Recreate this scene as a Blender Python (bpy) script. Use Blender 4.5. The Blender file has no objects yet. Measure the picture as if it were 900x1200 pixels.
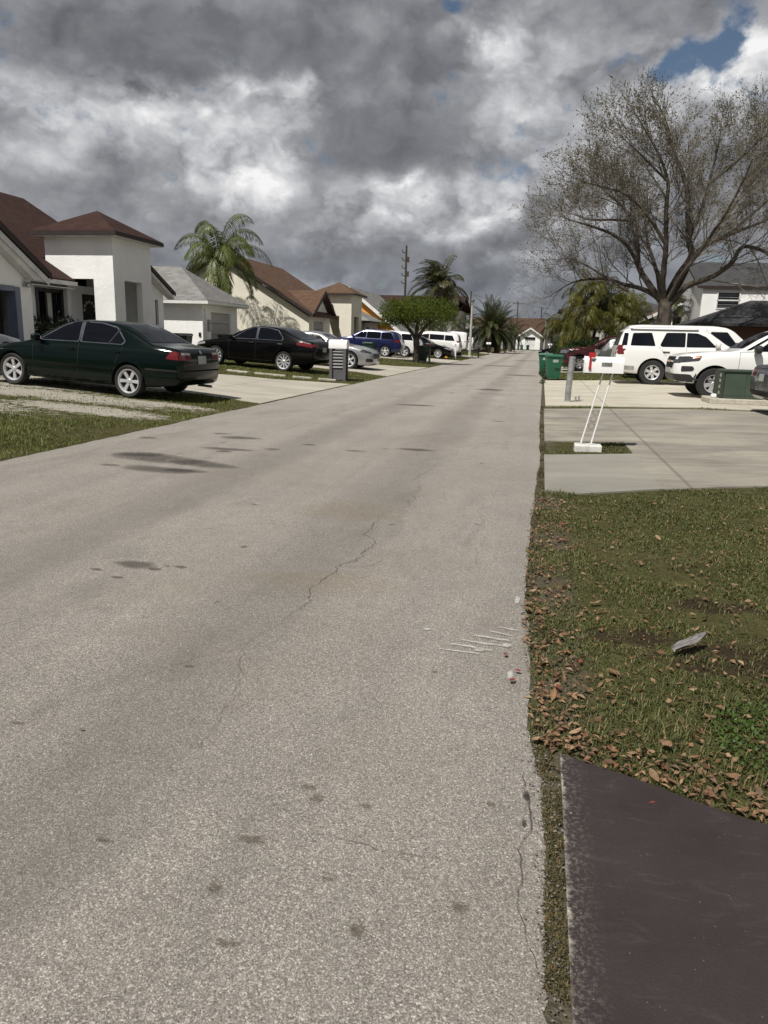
import bpy, bmesh, math, random
import numpy as np
from mathutils import Vector, Matrix, noise
from mathutils.bvhtree import BVHTree

random.seed(11)
rng = np.random.default_rng(11)
scene = bpy.context.scene
COL = scene.collection
PI = math.pi
R = math.radians

# ------------------------------------------------------------------ helpers
def tag(o, label=None, cat=None, group=None, kind=None):
    if label: o['label'] = label
    if cat: o['category'] = cat
    if group: o['group'] = group
    if kind: o['kind'] = kind
    return o

def empty(name, loc=(0, 0, 0), rz=0.0, label=None, cat=None, group=None):
    o = bpy.data.objects.new(name, None)
    o.empty_display_size = 0.2
    COL.objects.link(o)
    o.location = loc
    o.rotation_euler = (0, 0, rz)
    return tag(o, label, cat, group)

def link(name, me, parent=None):
    o = bpy.data.objects.new(name, me)
    COL.objects.link(o)
    if parent is not None: o.parent = parent
    return o

def copy_tree(o, parent=None):
    c = o.copy()
    COL.objects.link(c)
    if parent is not None: c.parent = parent
    for ch in list(o.children):
        copy_tree(ch, c)
    return c

class MB:
    """collects shapes and links them as one mesh object"""
    def __init__(s):
        s.v = []; s.f = []; s.m = []
    def add(s, vs, fs, mi=0):
        n = len(s.v)
        s.v += [tuple(p) for p in vs]
        for f in fs:
            s.f.append(tuple(i + n for i in f)); s.m.append(mi)
    def box(s, x0, y0, z0, x1, y1, z1, mi=0, M=None):
        vs = [(x0,y0,z0),(x1,y0,z0),(x1,y1,z0),(x0,y1,z0),(x0,y0,z1),(x1,y0,z1),(x1,y1,z1),(x0,y1,z1)]
        if M is not None: vs = [M @ Vector(p) for p in vs]
        s.add(vs, [(0,3,2,1),(4,5,6,7),(0,1,5,4),(1,2,6,5),(2,3,7,6),(3,0,4,7)], mi)
    def bbox(s, x0, y0, z0, x1, y1, z1, b=0.02, mi=0, M=None):
        """box with chamfered edges"""
        bm = bmesh.new()
        bmesh.ops.create_cube(bm, size=1)
        for v in bm.verts:
            v.co = Vector(((x0+x1)/2 + v.co.x*(x1-x0), (y0+y1)/2 + v.co.y*(y1-y0), (z0+z1)/2 + v.co.z*(z1-z0)))
        bmesh.ops.bevel(bm, geom=list(bm.edges), offset=b, segments=2, affect='EDGES', profile=0.5)
        s.bm(bm, mi, M); bm.free()
    def bm(s, bm, mi=0, M=None):
        bm.verts.index_update()
        vs = [(M @ v.co if M is not None else v.co.copy()) for v in bm.verts]
        s.add(vs, [[v.index for v in f.verts] for f in bm.faces], mi)
    def prism(s, poly, vec, mi=0):
        """closed prism: polygon of 3-D points swept along vec"""
        vec = Vector(vec); a = [Vector(p) for p in poly]; b = [p + vec for p in a]
        n = len(a)
        s.add(a + b, [tuple(range(n))[::-1], tuple(range(n, 2*n))] + [(i, (i+1) % n, n+(i+1) % n, n+i) for i in range(n)], mi)
    def tube(s, pts, rad, n=8, mi=0, caps=True):
        pts = [Vector(p) for p in pts]
        if not hasattr(rad, '__len__'): rad = [rad]*len(pts)
        base = len(s.v); prev = None
        for i, p in enumerate(pts):
            d = (pts[min(i+1, len(pts)-1)] - pts[max(i-1, 0)])
            if d.length < 1e-9: d = Vector((0,0,1))
            d.normalize()
            if prev is None:
                u = d.orthogonal().normalized()
            else:
                u = (prev - d*prev.dot(d))
                u = u.normalized() if u.length > 1e-6 else d.orthogonal().normalized()
            prev = u; w = d.cross(u)
            for k in range(n):
                a = 2*PI*k/n
                s.v.append(tuple(p + (u*math.cos(a) + w*math.sin(a))*rad[i]))
        for i in range(len(pts)-1):
            for k in range(n):
                a = base+i*n+k; b = base+i*n+(k+1) % n
                s.f.append((a, b, b+n, a+n)); s.m.append(mi)
        if caps:
            s.f.append(tuple(base+k for k in range(n))[::-1]); s.m.append(mi)
            e = base+(len(pts)-1)*n
            s.f.append(tuple(e+k for k in range(n))); s.m.append(mi)
    def lathe(s, prof, axis='Z', n=24, M=None, mi=0):
        """prof: list of (radius, height)"""
        vs = []
        for r, h in prof:
            for k in range(n):
                a = 2*PI*k/n
                p = Vector((r*math.cos(a), r*math.sin(a), h))
                if axis == 'Y': p = Vector((p.x, p.z, p.y))
                vs.append(M @ p if M is not None else p)
        fs = []
        for i in range(len(prof)-1):
            for k in range(n):
                fs.append((i*n+k, i*n+(k+1) % n, (i+1)*n+(k+1) % n, (i+1)*n+k))
        s.add(vs, fs, mi)
    def build(s, name, mats, parent=None, smooth=None):
        me = bpy.data.meshes.new(name)
        me.from_pydata(s.v, [], s.f)
        if not isinstance(mats, (list, tuple)): mats = [mats]
        for m in mats: me.materials.append(m)
        if len(mats) > 1: me.polygons.foreach_set('material_index', s.m)
        bm = bmesh.new(); bm.from_mesh(me)
        bmesh.ops.recalc_face_normals(bm, faces=list(bm.faces))
        bm.to_mesh(me); bm.free()
        if smooth is not None:
            me.polygons.foreach_set('use_smooth', [True]*len(me.polygons))
            me.set_sharp_from_angle(angle=R(smooth))
        me.update()
        return link(name, me, parent)

def np_mesh(name, V, F, mats, parent=None, smooth=False):
    """fast mesh: V (n,3), F (m,k) with constant k"""
    V = np.asarray(V, np.float32); F = np.asarray(F, np.int32)
    me = bpy.data.meshes.new(name)
    k = F.shape[1]
    me.vertices.add(len(V)); me.vertices.foreach_set('co', V.ravel())
    me.loops.add(F.size); me.loops.foreach_set('vertex_index', F.ravel())
    me.polygons.add(len(F))
    me.polygons.foreach_set('loop_start', np.arange(len(F), dtype=np.int32)*k)
    me.polygons.foreach_set('use_smooth', np.full(len(F), smooth))
    me.update(calc_edges=True)
    if not isinstance(mats, (list, tuple)): mats = [mats]
    for m in mats: me.materials.append(m)
    return link(name, me, parent)

def unit(a):
    return a/np.maximum(np.linalg.norm(a, axis=1, keepdims=True), 1e-9)

def cards(name, P, D, N, Ln, Wd, mats, parent=None, bend=0.0, mid=0.45):
    """diamond shaped leaves: base P, direction D, face normal N, length, width"""
    P = np.asarray(P); D = unit(np.asarray(D)); N = np.asarray(N)
    S = unit(np.cross(D, N)); N2 = unit(np.cross(S, D))
    Ln = np.asarray(Ln).reshape(-1, 1); Wd = np.asarray(Wd).reshape(-1, 1)
    n = len(P)
    V = np.empty((n, 4, 3))
    V[:, 0] = P
    V[:, 1] = P + D*Ln*mid + S*Wd*0.5 + N2*Wd*0.12
    V[:, 2] = P + D*Ln - N2*Ln*bend
    V[:, 3] = P + D*Ln*mid - S*Wd*0.5 + N2*Wd*0.12
    F = np.arange(n*4).reshape(n, 4)
    return np_mesh(name, V.reshape(-1, 3), F, mats, parent)

# ------------------------------------------------------------------ terrain height
def g(x):
    if x < -5.6:
        d = -5.6-x
        return min(0.065*min(d, 3)+0.045*max(0, d-3), 0.42)
    if x > 0: return min(0.035*x, 0.12)
    return 0.0
gv = np.vectorize(g)

# ------------------------------------------------------------------ materials
class NT:
    def __init__(s, tree): s.t = tree; s.n = tree.nodes; s.l = tree.links
    def new(s, typ, **kw):
        n = s.n.new(typ)
        for k, v in kw.items(): setattr(n, k, v)
        return n
    def put(s, sock, val):
        if hasattr(val, 'is_output') or isinstance(val, bpy.types.NodeSocket): s.l.new(val, sock)
        elif val is not None: sock.default_value = val
    def math(s, op, a, b=None, c=None, clamp=False):
        n = s.new('ShaderNodeMath', operation=op); n.use_clamp = clamp
        s.put(n.inputs[0], a)
        if b is not None: s.put(n.inputs[1], b)
        if c is not None: s.put(n.inputs[2], c)
        return n.outputs[0]
    def vmath(s, op, a, b=None, scale=None):
        n = s.new('ShaderNodeVectorMath', operation=op)
        s.put(n.inputs[0], a)
        if b is not None: s.put(n.inputs[1], b)
        if scale is not None: s.put(n.inputs['Scale'], scale)
        return n.outputs['Value'] if op in ('LENGTH', 'DOT_PRODUCT') else n.outputs[0]
    def noise(s, vec, scale, detail=3.0, rough=0.55, dist=0.0, col=False):
        n = s.new('ShaderNodeTexNoise')
        s.put(n.inputs['Vector'], vec); s.put(n.inputs['Scale'], scale)
        n.inputs['Detail'].default_value = detail; n.inputs['Roughness'].default_value = rough
        n.inputs['Distortion'].default_value = dist
        return n.outputs['Color' if col else 'Fac']
    def voro(s, vec, scale, feature='F1', out='Distance', rnd=1.0):
        n = s.new('ShaderNodeTexVoronoi', feature=feature)
        s.put(n.inputs['Vector'], vec); s.put(n.inputs['Scale'], scale)
        n.inputs['Randomness'].default_value = rnd
        return n.outputs[out]
    def rng(s, v, a, b, c=0.0, d=1.0, smooth=False):
        n = s.new('ShaderNodeMapRange', interpolation_type='SMOOTHSTEP' if smooth else 'LINEAR')
        n.clamp = True
        s.put(n.inputs[0], v)
        for i, q in enumerate((a, b, c, d)): s.put(n.inputs[i+1], q)
        return n.outputs[0]
    def mix(s, fac, a, b, mode='MIX'):
        n = s.new('ShaderNodeMix', data_type='RGBA', blend_type=mode)
        s.put(n.inputs[0], fac)
        s.put(n.inputs[6], a if not isinstance(a, tuple) else (*a[:3], 1))
        s.put(n.inputs[7], b if not isinstance(b, tuple) else (*b[:3], 1))
        return n.outputs[2]
    def ramp(s, fac, stops):
        n = s.new('ShaderNodeValToRGB')
        el = n.color_ramp.elements
        while len(el) < len(stops): el.new(0.5)
        for e, (p, c) in zip(el, stops):
            e.position = p; e.color = (*c, 1)
        s.put(n.inputs[0], fac)
        return n.outputs[0]
    def xyz(s, v):
        n = s.new('ShaderNodeSeparateXYZ'); s.put(n.inputs[0], v); return n.outputs
    def comb(s, x, y, z):
        n = s.new('ShaderNodeCombineXYZ')
        for i, q in enumerate((x, y, z)): s.put(n.inputs[i], q)
        return n.outputs[0]
    def bump(s, h, strength=0.3, dist=0.02):
        n = s.new('ShaderNodeBump'); s.put(n.inputs['Height'], h)
        n.inputs['Strength'].default_value = strength; n.inputs['Distance'].default_value = dist
        return n.outputs[0]
    def pos(s): return s.new('ShaderNodeNewGeometry').outputs['Position']
    def objco(s): return s.new('ShaderNodeTexCoord').outputs['Object']

def mat(name):
    m = bpy.data.materials.new(name); m.use_nodes = True
    t = NT(m.node_tree)
    return m, t, t.n['Principled BSDF']

def simple(name, col, rough=0.6, metal=0.0, var=0.15, scale=3.0, spec=0.5, coat=0.0, bump=0.0, bscale=40.0, obj=True):
    m, t, b = mat(name)
    co = t.objco() if obj else t.pos()
    n = t.noise(co, scale, 4.0, 0.6)
    lo = tuple(c*(1-var) for c in col); hi = tuple(min(1, c*(1+var)) for c in col)
    t.put(b.inputs['Base Color'], t.mix(t.rng(n, 0.3, 0.7), lo, hi))
    t.put(b.inputs['Roughness'], t.rng(n, 0.3, 0.7, max(0, rough-0.06), min(1, rough+0.06)))
    b.inputs['Metallic'].default_value = metal
    b.inputs['Specular IOR Level'].default_value = spec
    b.inputs['Coat Weight'].default_value = coat
    b.inputs['Coat Roughness'].default_value = 0.04
    if bump:
        t.put(b.inputs['Normal'], t.bump(t.noise(co, bscale, 4.0), bump, 0.01))
    return m

def paint(name, col, metal=0.0, rough=0.35, coat=0.6, dusty=0.16, spec=0.5):
    m, t, b = mat(name)
    b.inputs['Specular IOR Level'].default_value = spec
    co = t.objco()
    z = t.xyz(co)[2]
    n = t.noise(co, 2.5, 5.0, 0.65)
    dust = t.math('MULTIPLY', t.rng(z, 0.25, 0.75, 0.55, 0.05), t.rng(n, 0.35, 0.75))
    t.put(b.inputs['Base Color'], t.mix(t.math('MULTIPLY', dust, dusty), col, (0.16, 0.145, 0.125)))
    b.inputs['Metallic'].default_value = metal
    t.put(b.inputs['Roughness'], t.math('ADD', rough, t.math('MULTIPLY', dust, 0.2)))
    b.inputs['Coat Weight'].default_value = coat
    t.put(b.inputs['Coat Roughness'], t.rng(n, 0.3, 0.8, 0.03, 0.12))
    return m

def stucco(name, col, var=0.08, obj=False):
    m, t, b = mat(name)
    p = t.pos()
    big = t.noise(p, 0.9, 5.0, 0.6)
    st = t.noise(t.vmath('MULTIPLY', p, (3.0, 3.0, 0.35)), 1.2, 4.0, 0.6)
    c = t.mix(t.rng(big, 0.35, 0.7), tuple(q*(1-var) for q in col), tuple(min(1, q*(1+var*0.5)) for q in col))
    c = t.mix(t.rng(st, 0.55, 0.8, 0, 0.22), c, tuple(q*0.62 for q in col))
    t.put(b.inputs['Base Color'], c)
    b.inputs['Roughness'].default_value = 0.9
    b.inputs['Specular IOR Level'].default_value = 0.2
    h = t.math('ADD', t.noise(p, 26.0, 4.0, 0.7), t.math('MULTIPLY', t.noise(p, 7.0, 2.0), 0.6))
    t.put(b.inputs['Normal'], t.bump(h, 0.45, 0.03))
    return m

def shingle(name, col, var=0.35):
    m, t, b = mat(name)
    p = t.pos(); x, y, z = t.xyz(p)
    row = t.math('FLOOR', t.math('MULTIPLY', z, 11.0))
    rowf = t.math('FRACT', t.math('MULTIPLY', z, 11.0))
    sh = t.new('ShaderNodeTexWhiteNoise', noise_dimensions='3D')
    cell = t.comb(t.math('FLOOR', t.math('ADD', t.math('MULTIPLY', x, 3.2), t.math('MULTIPLY', row, 0.37))),
                  t.math('FLOOR', t.math('ADD', t.math('MULTIPLY', y, 3.2), t.math('MULTIPLY', row, 0.37))), row)
    t.put(sh.inputs['Vector'], cell)
    big = t.noise(p, 0.5, 5.0, 0.6)
    f = t.math('ADD', t.math('MULTIPLY', sh.outputs['Value'], 0.55), t.math('MULTIPLY', big, 0.55))
    c = t.mix(f, tuple(q*(1-var) for q in col), tuple(q*(1+var) for q in col))
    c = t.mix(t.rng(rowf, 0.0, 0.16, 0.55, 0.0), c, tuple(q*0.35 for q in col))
    t.put(b.inputs['Base Color'], c)
    b.inputs['Roughness'].default_value = 0.92
    b.inputs['Specular IOR Level'].default_value = 0.2
    t.put(b.inputs['Normal'], t.bump(t.math('ADD', rowf, t.noise(p, 40.0)), 0.35, 0.03))
    return m

def leafmat(name, c1, c2, scale=2.5, rough=0.55, trans=0.25, c3=None):
    m, t, b = mat(name)
    p = t.pos()
    n = t.noise(p, scale, 2.0, 0.6)
    wn = t.new('ShaderNodeNewGeometry').outputs['Random Per Island']
    f = t.math('ADD', t.math('MULTIPLY', t.rng(n, 0.3, 0.7), 0.6), t.math('MULTIPLY', wn, 0.4))
    c = t.mix(f, c1, c2)
    if c3: c = t.mix(t.rng(wn, 0.82, 0.86), c, c3)
    t.put(b.inputs['Base Color'], c)
    b.inputs['Roughness'].default_value = rough
    b.inputs['Specular IOR Level'].default_value = 0.35
    if trans:
        tr = t.new('ShaderNodeBsdfTranslucent'); t.put(tr.inputs[0], c)
        mx = t.new('ShaderNodeMixShader'); mx.inputs[0].default_value = trans
        out = t.n['Material Output']
        t.l.new(b.outputs[0], mx.inputs[1]); t.l.new(tr.outputs[0], mx.inputs[2]); t.l.new(mx.outputs[0], out.inputs[0])
    return m

def barkmat(name, c1, c2, sc=6.0):
    m, t, b = mat(name)
    p = t.pos()
    n = t.noise(t.vmath('MULTIPLY', p, (1, 1, 0.3)), sc, 5.0, 0.7)
    n2 = t.noise(p, 1.3, 3.0)
    c = t.mix(t.rng(n, 0.35, 0.7), c1, c2)
    c = t.mix(t.rng(n2, 0.5, 0.75, 0, 0.5), c, tuple(q*1.6 for q in c2))
    t.put(b.inputs['Base Color'], c)
    b.inputs['Roughness'].default_value = 0.95; b.inputs['Specular IOR Level'].default_value = 0.15
    t.put(b.inputs['Normal'], t.bump(n, 0.6, 0.03))
    return m

M = {}
M['stucco_white'] = stucco('white_stucco', (0.90, 0.90, 0.89))
M['stucco_cream'] = stucco('cream_stucco', (0.80, 0.76, 0.65))
M['stucco_orange'] = stucco('orange_stucco', (0.78, 0.38, 0.085))
M['stucco_grey'] = stucco('grey_stucco', (0.42, 0.40, 0.38))
M['brick'] = stucco('brown_brick', (0.16, 0.095, 0.065), 0.3)
M['siding'] = None
M['sh_brown'] = shingle('red_brown_shingles', (0.043, 0.022, 0.018))
M['sh_tan'] = shingle('tan_brown_shingles', (0.105, 0.063, 0.042))
M['sh_grey'] = shingle('grey_shingles', (0.20, 0.195, 0.19))
M['sh_dark'] = shingle('charcoal_shingles', (0.055, 0.055, 0.058))
M['trim_dark'] = simple('dark_brown_trim', (0.025, 0.016, 0.014), 0.6)
M['trim_white'] = simple('white_trim', (0.72, 0.72, 0.70), 0.5)
M['soffit'] = simple('soffit_white', (0.6, 0.6, 0.58), 0.7)
M['trim_blue'] = simple('blue_grey_trim', (0.16, 0.19, 0.25), 0.5)
M['black'] = simple('black_paint', (0.012, 0.012, 0.012), 0.45)
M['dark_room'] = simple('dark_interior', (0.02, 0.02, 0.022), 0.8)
M['door_grey'] = simple('garage_door_grey', (0.42, 0.41, 0.39), 0.55)
M['glass'] = simple('window_glass', (0.012, 0.014, 0.017), 0.05, spec=0.8, var=0.05)
M['curtain'] = simple('pale_curtain', (0.55, 0.53, 0.48), 0.8)
M['tyre'] = simple('rubber', (0.018, 0.018, 0.018), 0.75, var=0.3)
M['alloy'] = simple('alloy', (0.60, 0.60, 0.61), 0.35, 0.45, var=0.1)
M['disc'] = simple('brake_dark', (0.03, 0.03, 0.03), 0.6, 0.3)
M['chrome'] = simple('chrome', (0.62, 0.62, 0.63), 0.12, 1.0, var=0.05)
M['tint'] = simple('tinted_glass', (0.003, 0.004, 0.007), 0.03, spec=0.35, var=0.05)
M['tail'] = simple('tail_red', (0.13, 0.006, 0.008), 0.15, coat=0.5)
M['lamp'] = simple('lamp_lens', (0.35, 0.35, 0.36), 0.1, 0.4, coat=0.6)
M['lamp_dark'] = simple('lamp_dark_lens', (0.06, 0.06, 0.065), 0.1, 0.3, coat=0.6)
M['amber'] = simple('amber_lens', (0.6, 0.18, 0.03), 0.2, coat=0.4)
M['plastic_black'] = simple('black_plastic', (0.02, 0.02, 0.021), 0.55)
M['plate'] = simple('plate_white', (0.34, 0.37, 0.34), 0.5)
M['seam'] = simple('seam_dark', (0.008, 0.008, 0.008), 0.8)
M['steel'] = simple('galvanised_steel', (0.36, 0.37, 0.37), 0.5, 0.6, var=0.3, scale=6, bump=0.15)
M['white_metal'] = simple('white_enamel', (0.80, 0.80, 0.79), 0.4, var=0.05)
M['red'] = simple('red_paint', (0.42, 0.02, 0.025), 0.4)
M['yellow'] = simple('yellow_paint', (0.6, 0.36, 0.03), 0.5)
M['hyd_red'] = simple('hydrant_red', (0.42, 0.09, 0.03), 0.5)
M['bin_green'] = simple('bin_green', (0.010, 0.095, 0.05), 0.45, var=0.15)
M['bin_dark'] = simple('bin_dark_green', (0.008, 0.032, 0.022), 0.5)
M['bin_blue'] = simple('bin_blue', (0.015, 0.03, 0.09), 0.5)
M['box_green'] = simple('cabinet_green', (0.045, 0.068, 0.048), 0.5, var=0.12)
M['box_dark'] = simple('cabinet_dark', (0.028, 0.04, 0.026), 0.6, var=0.2)
M['louvre'] = simple('louvre_grey', (0.10, 0.10, 0.105), 0.55)
M['label'] = simple('label_grey', (0.24, 0.24, 0.23), 0.6)
M['ink'] = simple('ink_dark', (0.05, 0.05, 0.05), 0.6)
M['concrete_pad'] = simple('pad_concrete', (0.42, 0.39, 0.33), 0.9, var=0.25, scale=8, bump=0.3)
M['lamp_post'] = simple('lamp_post_grey', (0.42, 0.41, 0.36), 0.7)
M['wood_pole'] = barkmat('pole_wood', (0.045, 0.035, 0.03), (0.09, 0.075, 0.06))
M['wire'] = simple('wire_black', (0.015, 0.015, 0.016), 0.6)
M['pad_white'] = simple('whitewashed_concrete', (0.58, 0.57, 0.54), 0.9, var=0.25, scale=9, bump=0.3)
# ------------------------------------------------------------------ ground
def ell(t, p, ed, cx, cy, rx, ry, soft=0.35):
    d = t.vmath('LENGTH', t.vmath('MULTIPLY', t.vmath('SUBTRACT', p, (cx, cy, 0)), (1/rx, 1/ry, 0)))
    d = t.math('ADD', d, ed)
    return t.rng(d, 1.0-soft, 1.0+soft*0.5, 1.0, 0.0, True)

SAND = [(-9.6, 12.5, 3.2, 0.75), (-6.9, 12.9, 1.1, 0.35), (-11.0, 13.9, 2.6, 0.8), (-9.9, 10.2, 2.3, 0.75), (-7.4, 11.2, 1.5, 0.5),
        (-12.5, 10.9, 1.5, 0.8), (-10.2, 15.0, 2.6, 0.6)]
BARE = [(1.05, 3.35, 0.5, 0.22), (1.3, 2.9, 0.35, 0.2), (0.55, 3.55, 0.25, 0.12), (1.0, 4.1, 0.25, 0.12)]

def lawn_mat():
    m, t, b = mat('lawn_soil')
    p = t.pos()
    n1 = t.noise(p, 0.55, 5.0, 0.6); n2 = t.noise(p, 7.0, 5.0, 0.7); n3 = t.noise(p, 45.0, 3.0, 0.7)
    c = t.mix(t.rng(n2, 0.3, 0.7), (0.045, 0.045, 0.018), (0.095, 0.09, 0.036))
    c = t.mix(t.rng(n1, 0.45, 0.7, 0, 0.7), c, (0.10, 0.085, 0.045))
    c = t.mix(t.rng(n3, 0.45, 0.75, 0, 0.55), c, (0.028, 0.024, 0.013))
    ed = t.math('MULTIPLY', t.math('SUBTRACT', n2, 0.5), 2.6)
    ed = t.math('ADD', ed, t.math('MULTIPLY', t.math('SUBTRACT', n3, 0.5), 0.9))
    sand = None
    for q in SAND:
        e = ell(t, p, ed, *q)
        sand = e if sand is None else t.math('MAXIMUM', sand, e)
    scol = t.mix(t.rng(n3, 0.3, 0.7), (0.24, 0.22, 0.18), (0.50, 0.47, 0.41))
    c = t.mix(sand, c, scol)
    bare = None
    for q in BARE:
        e = ell(t, p, ed, *q, soft=0.5)
        bare = e if bare is None else t.math('MAXIMUM', bare, e)
    c = t.mix(t.math('MULTIPLY', bare, 0.8), c, (0.034, 0.021, 0.016))
    # soil seam between road and driveway
    x, y, z = t.xyz(p)
    seam = t.math('MULTIPLY', t.rng(x, -0.2, 0.0), t.rng(x, 0.22, 0.34, 1, 0))
    c = t.mix(t.math('MULTIPLY', seam, 0.95), c, t.mix(n2, (0.045, 0.037, 0.025), (0.15, 0.132, 0.10)))
    t.put(b.inputs['Base Color'], c)
    b.inputs['Roughness'].default_value = 1.0; b.inputs['Specular IOR Level'].default_value = 0.1
    t.put(b.inputs['Normal'], t.bump(t.math('ADD', n2, n3), 0.7, 0.04))
    return m
M['lawn'] = lawn_mat()

xs = [-600, -200, -60, -30, -18, -13.6, -11, -8.6, -7, -5.6, -3, 0, 1, 2, 3.4286, 6, 12, 30, 100, 300, 600]
ys = [-60, -20, -5, 0, 5, 10, 20, 30, 45, 60, 90, 140, 200, 400, 900]
V = [(x, y, g(x)) for y in ys for x in xs]
nx = len(xs)
F = [(j*nx+i, j*nx+i+1, (j+1)*nx+i+1, (j+1)*nx+i) for j in range(len(ys)-1) for i in range(nx-1)]
tag(np_mesh('ground', V, F, M['lawn']), kind='structure')

# ------------------------------------------------------------------ road
def road_mat():
    m, t, b = mat('worn_asphalt')
    p = t.pos(); x, y, z = t.xyz(p)
    pw = t.vmath('ADD', p, t.vmath('SCALE', t.noise(p, 60.0, 2.0, col=True), scale=0.012))
    v = t.new('ShaderNodeTexVoronoi'); t.put(v.inputs['Vector'], pw); v.inputs['Scale'].default_value = 215.0
    rnd = t.xyz(v.outputs['Color'])[0]
    v2 = t.new('ShaderNodeTexVoronoi'); t.put(v2.inputs['Vector'], pw); v2.inputs['Scale'].default_value = 330.0
    rnd2 = t.xyz(v2.outputs['Color'])[1]
    stone = t.ramp(rnd, [(0.0, (0.060, 0.055, 0.049)), (0.25, (0.115, 0.107, 0.097)), (0.58, (0.175, 0.163, 0.147)), (0.82, (0.235, 0.222, 0.203)), (0.97, (0.42, 0.40, 0.375))])
    fine = t.ramp(rnd2, [(0.0, (0.04, 0.036, 0.032)), (0.5, (0.15, 0.14, 0.127)), (1.0, (0.36, 0.34, 0.31))])
    c = t.mix(0.45, stone, fine)
    edge = t.rng(v.outputs['Distance'], 0.30, 0.62, 0.0, 0.45)
    c = t.mix(edge, c, (0.07, 0.065, 0.058))
    # larger wear: patches, wheel tracks along the street
    n1 = t.noise(p, 0.7, 5.0, 0.6); n2 = t.noise(t.vmath('MULTIPLY', p, (2.4, 0.10, 1)), 1.0, 4.0, 0.6)
    n3 = t.noise(p, 5.0, 4.0, 0.65)
    lum = t.math('ADD', t.math('MULTIPLY', t.rng(n1, 0.25, 0.75), 0.30), t.math('MULTIPLY', t.rng(n2, 0.3, 0.7), 0.26))
    lum = t.math('ADD', lum, t.math('MULTIPLY', t.rng(n3, 0.3, 0.7), 0.18))
    far = t.rng(y, 1.0, 22.0, 0.0, 0.55)  # base colour gets lighter with distance along the street
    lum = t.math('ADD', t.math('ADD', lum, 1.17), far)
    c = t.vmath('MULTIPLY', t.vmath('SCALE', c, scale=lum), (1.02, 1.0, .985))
    c = t.mix(t.rng(t.noise(p, 0.9, 4.0, 0.6, 0.5), 0.50, 0.75, 0, 0.35), c, (0.20, 0.17, 0.13))
    pt = t.noise(t.vmath('MULTIPLY', p, (1.0, 0.35, 1)), 1.7, 5.0, 0.65, 0.8)
    c = t.mix(t.rng(pt, 0.55, 0.72, 0, 0.32), c, (0.10, 0.095, 0.085))
    c = t.mix(t.rng(pt, 0.42, 0.28, 0, 0.25), c, (0.30, 0.285, 0.26))
    # wheel tracks: slightly darker bands
    for xc in (-1.35, -3.0):
        band = t.rng(t.math('ABSOLUTE', t.math('SUBTRACT', t.math('ADD', x, t.math('MULTIPLY', n1, 0.5)), xc+0.25)), 0.05, 0.5, 0.30, 0.0, True)
        c = t.mix(band, c, (0.10, 0.092, 0.082))
    # scattered oil drips
    d = t.voro(t.vmath('MULTIPLY', p, (1.0, 0.75, 1.0)), 2.3)
    dr = t.math('MULTIPLY', t.rng(d, 0.035, 0.075, 1.0, 0.0), t.rng(t.noise(p, 0.8), 0.5, 0.62))
    c = t.mix(t.math('MULTIPLY', dr, 0.7), c, (0.06, 0.052, 0.045))
    t.put(b.inputs['Base Color'], c)
    t.put(b.inputs['Roughness'], t.rng(rnd, 0, 1, 0.72, 0.95))
    b.inputs['Specular IOR Level'].default_value = 0.35
    h = t.math('SUBTRACT', t.math('MULTIPLY', rnd, 0.7), t.math('MULTIPLY', v.outputs['Distance'], 0.9))
    t.put(b.inputs['Normal'], t.bump(t.math('ADD', h, t.math('MULTIPLY', n3, 2.0)), 0.4, 0.005))
    return m
def fade_mat(name, col, k=1.0, nscale=25.0, thr=(0.1, 1.25)):
    m, t, b = mat(name)
    a = t.new('ShaderNodeAttribute', attribute_name='fade').outputs['Fac']
    p = t.pos()
    n = t.noise(p, nscale, 5.0, 0.7)
    al = t.math('MULTIPLY', t.rng(t.math('ADD', a, t.math('MULTIPLY', t.math('SUBTRACT', n, 0.5), 0.9)), *thr), k)
    t.put(b.inputs['Base Color'], t.mix(n, tuple(q*0.7 for q in col), tuple(q*1.25 for q in col)))
    b.inputs['Roughness'].default_value = 0.85
    b.inputs['Specular IOR Level'].default_value = 0.2
    t.put(b.inputs['Alpha'], al)
    return m
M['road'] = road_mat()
M['stain'] = fade_mat('oil_stain', (0.050, 0.043, 0.037), 0.58)
M['crack'] = fade_mat('crack_dark', (0.035, 0.03, 0.026), 0.7, 60.0, (0.25, 0.9))
M['scuff'] = fade_mat('white_paint_scuff', (0.60, 0.59, 0.56), 0.75, 55.0, (0.5, 1.1))
M['rust'] = fade_mat('brown_debris', (0.085, 0.058, 0.03), 0.5, 90.0, (0.45, 1.2))
M['ochre'] = fade_mat('ochre_patch', (0.30, 0.22, 0.12), 0.16, 8.0, (0.1, 1.3))

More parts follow.
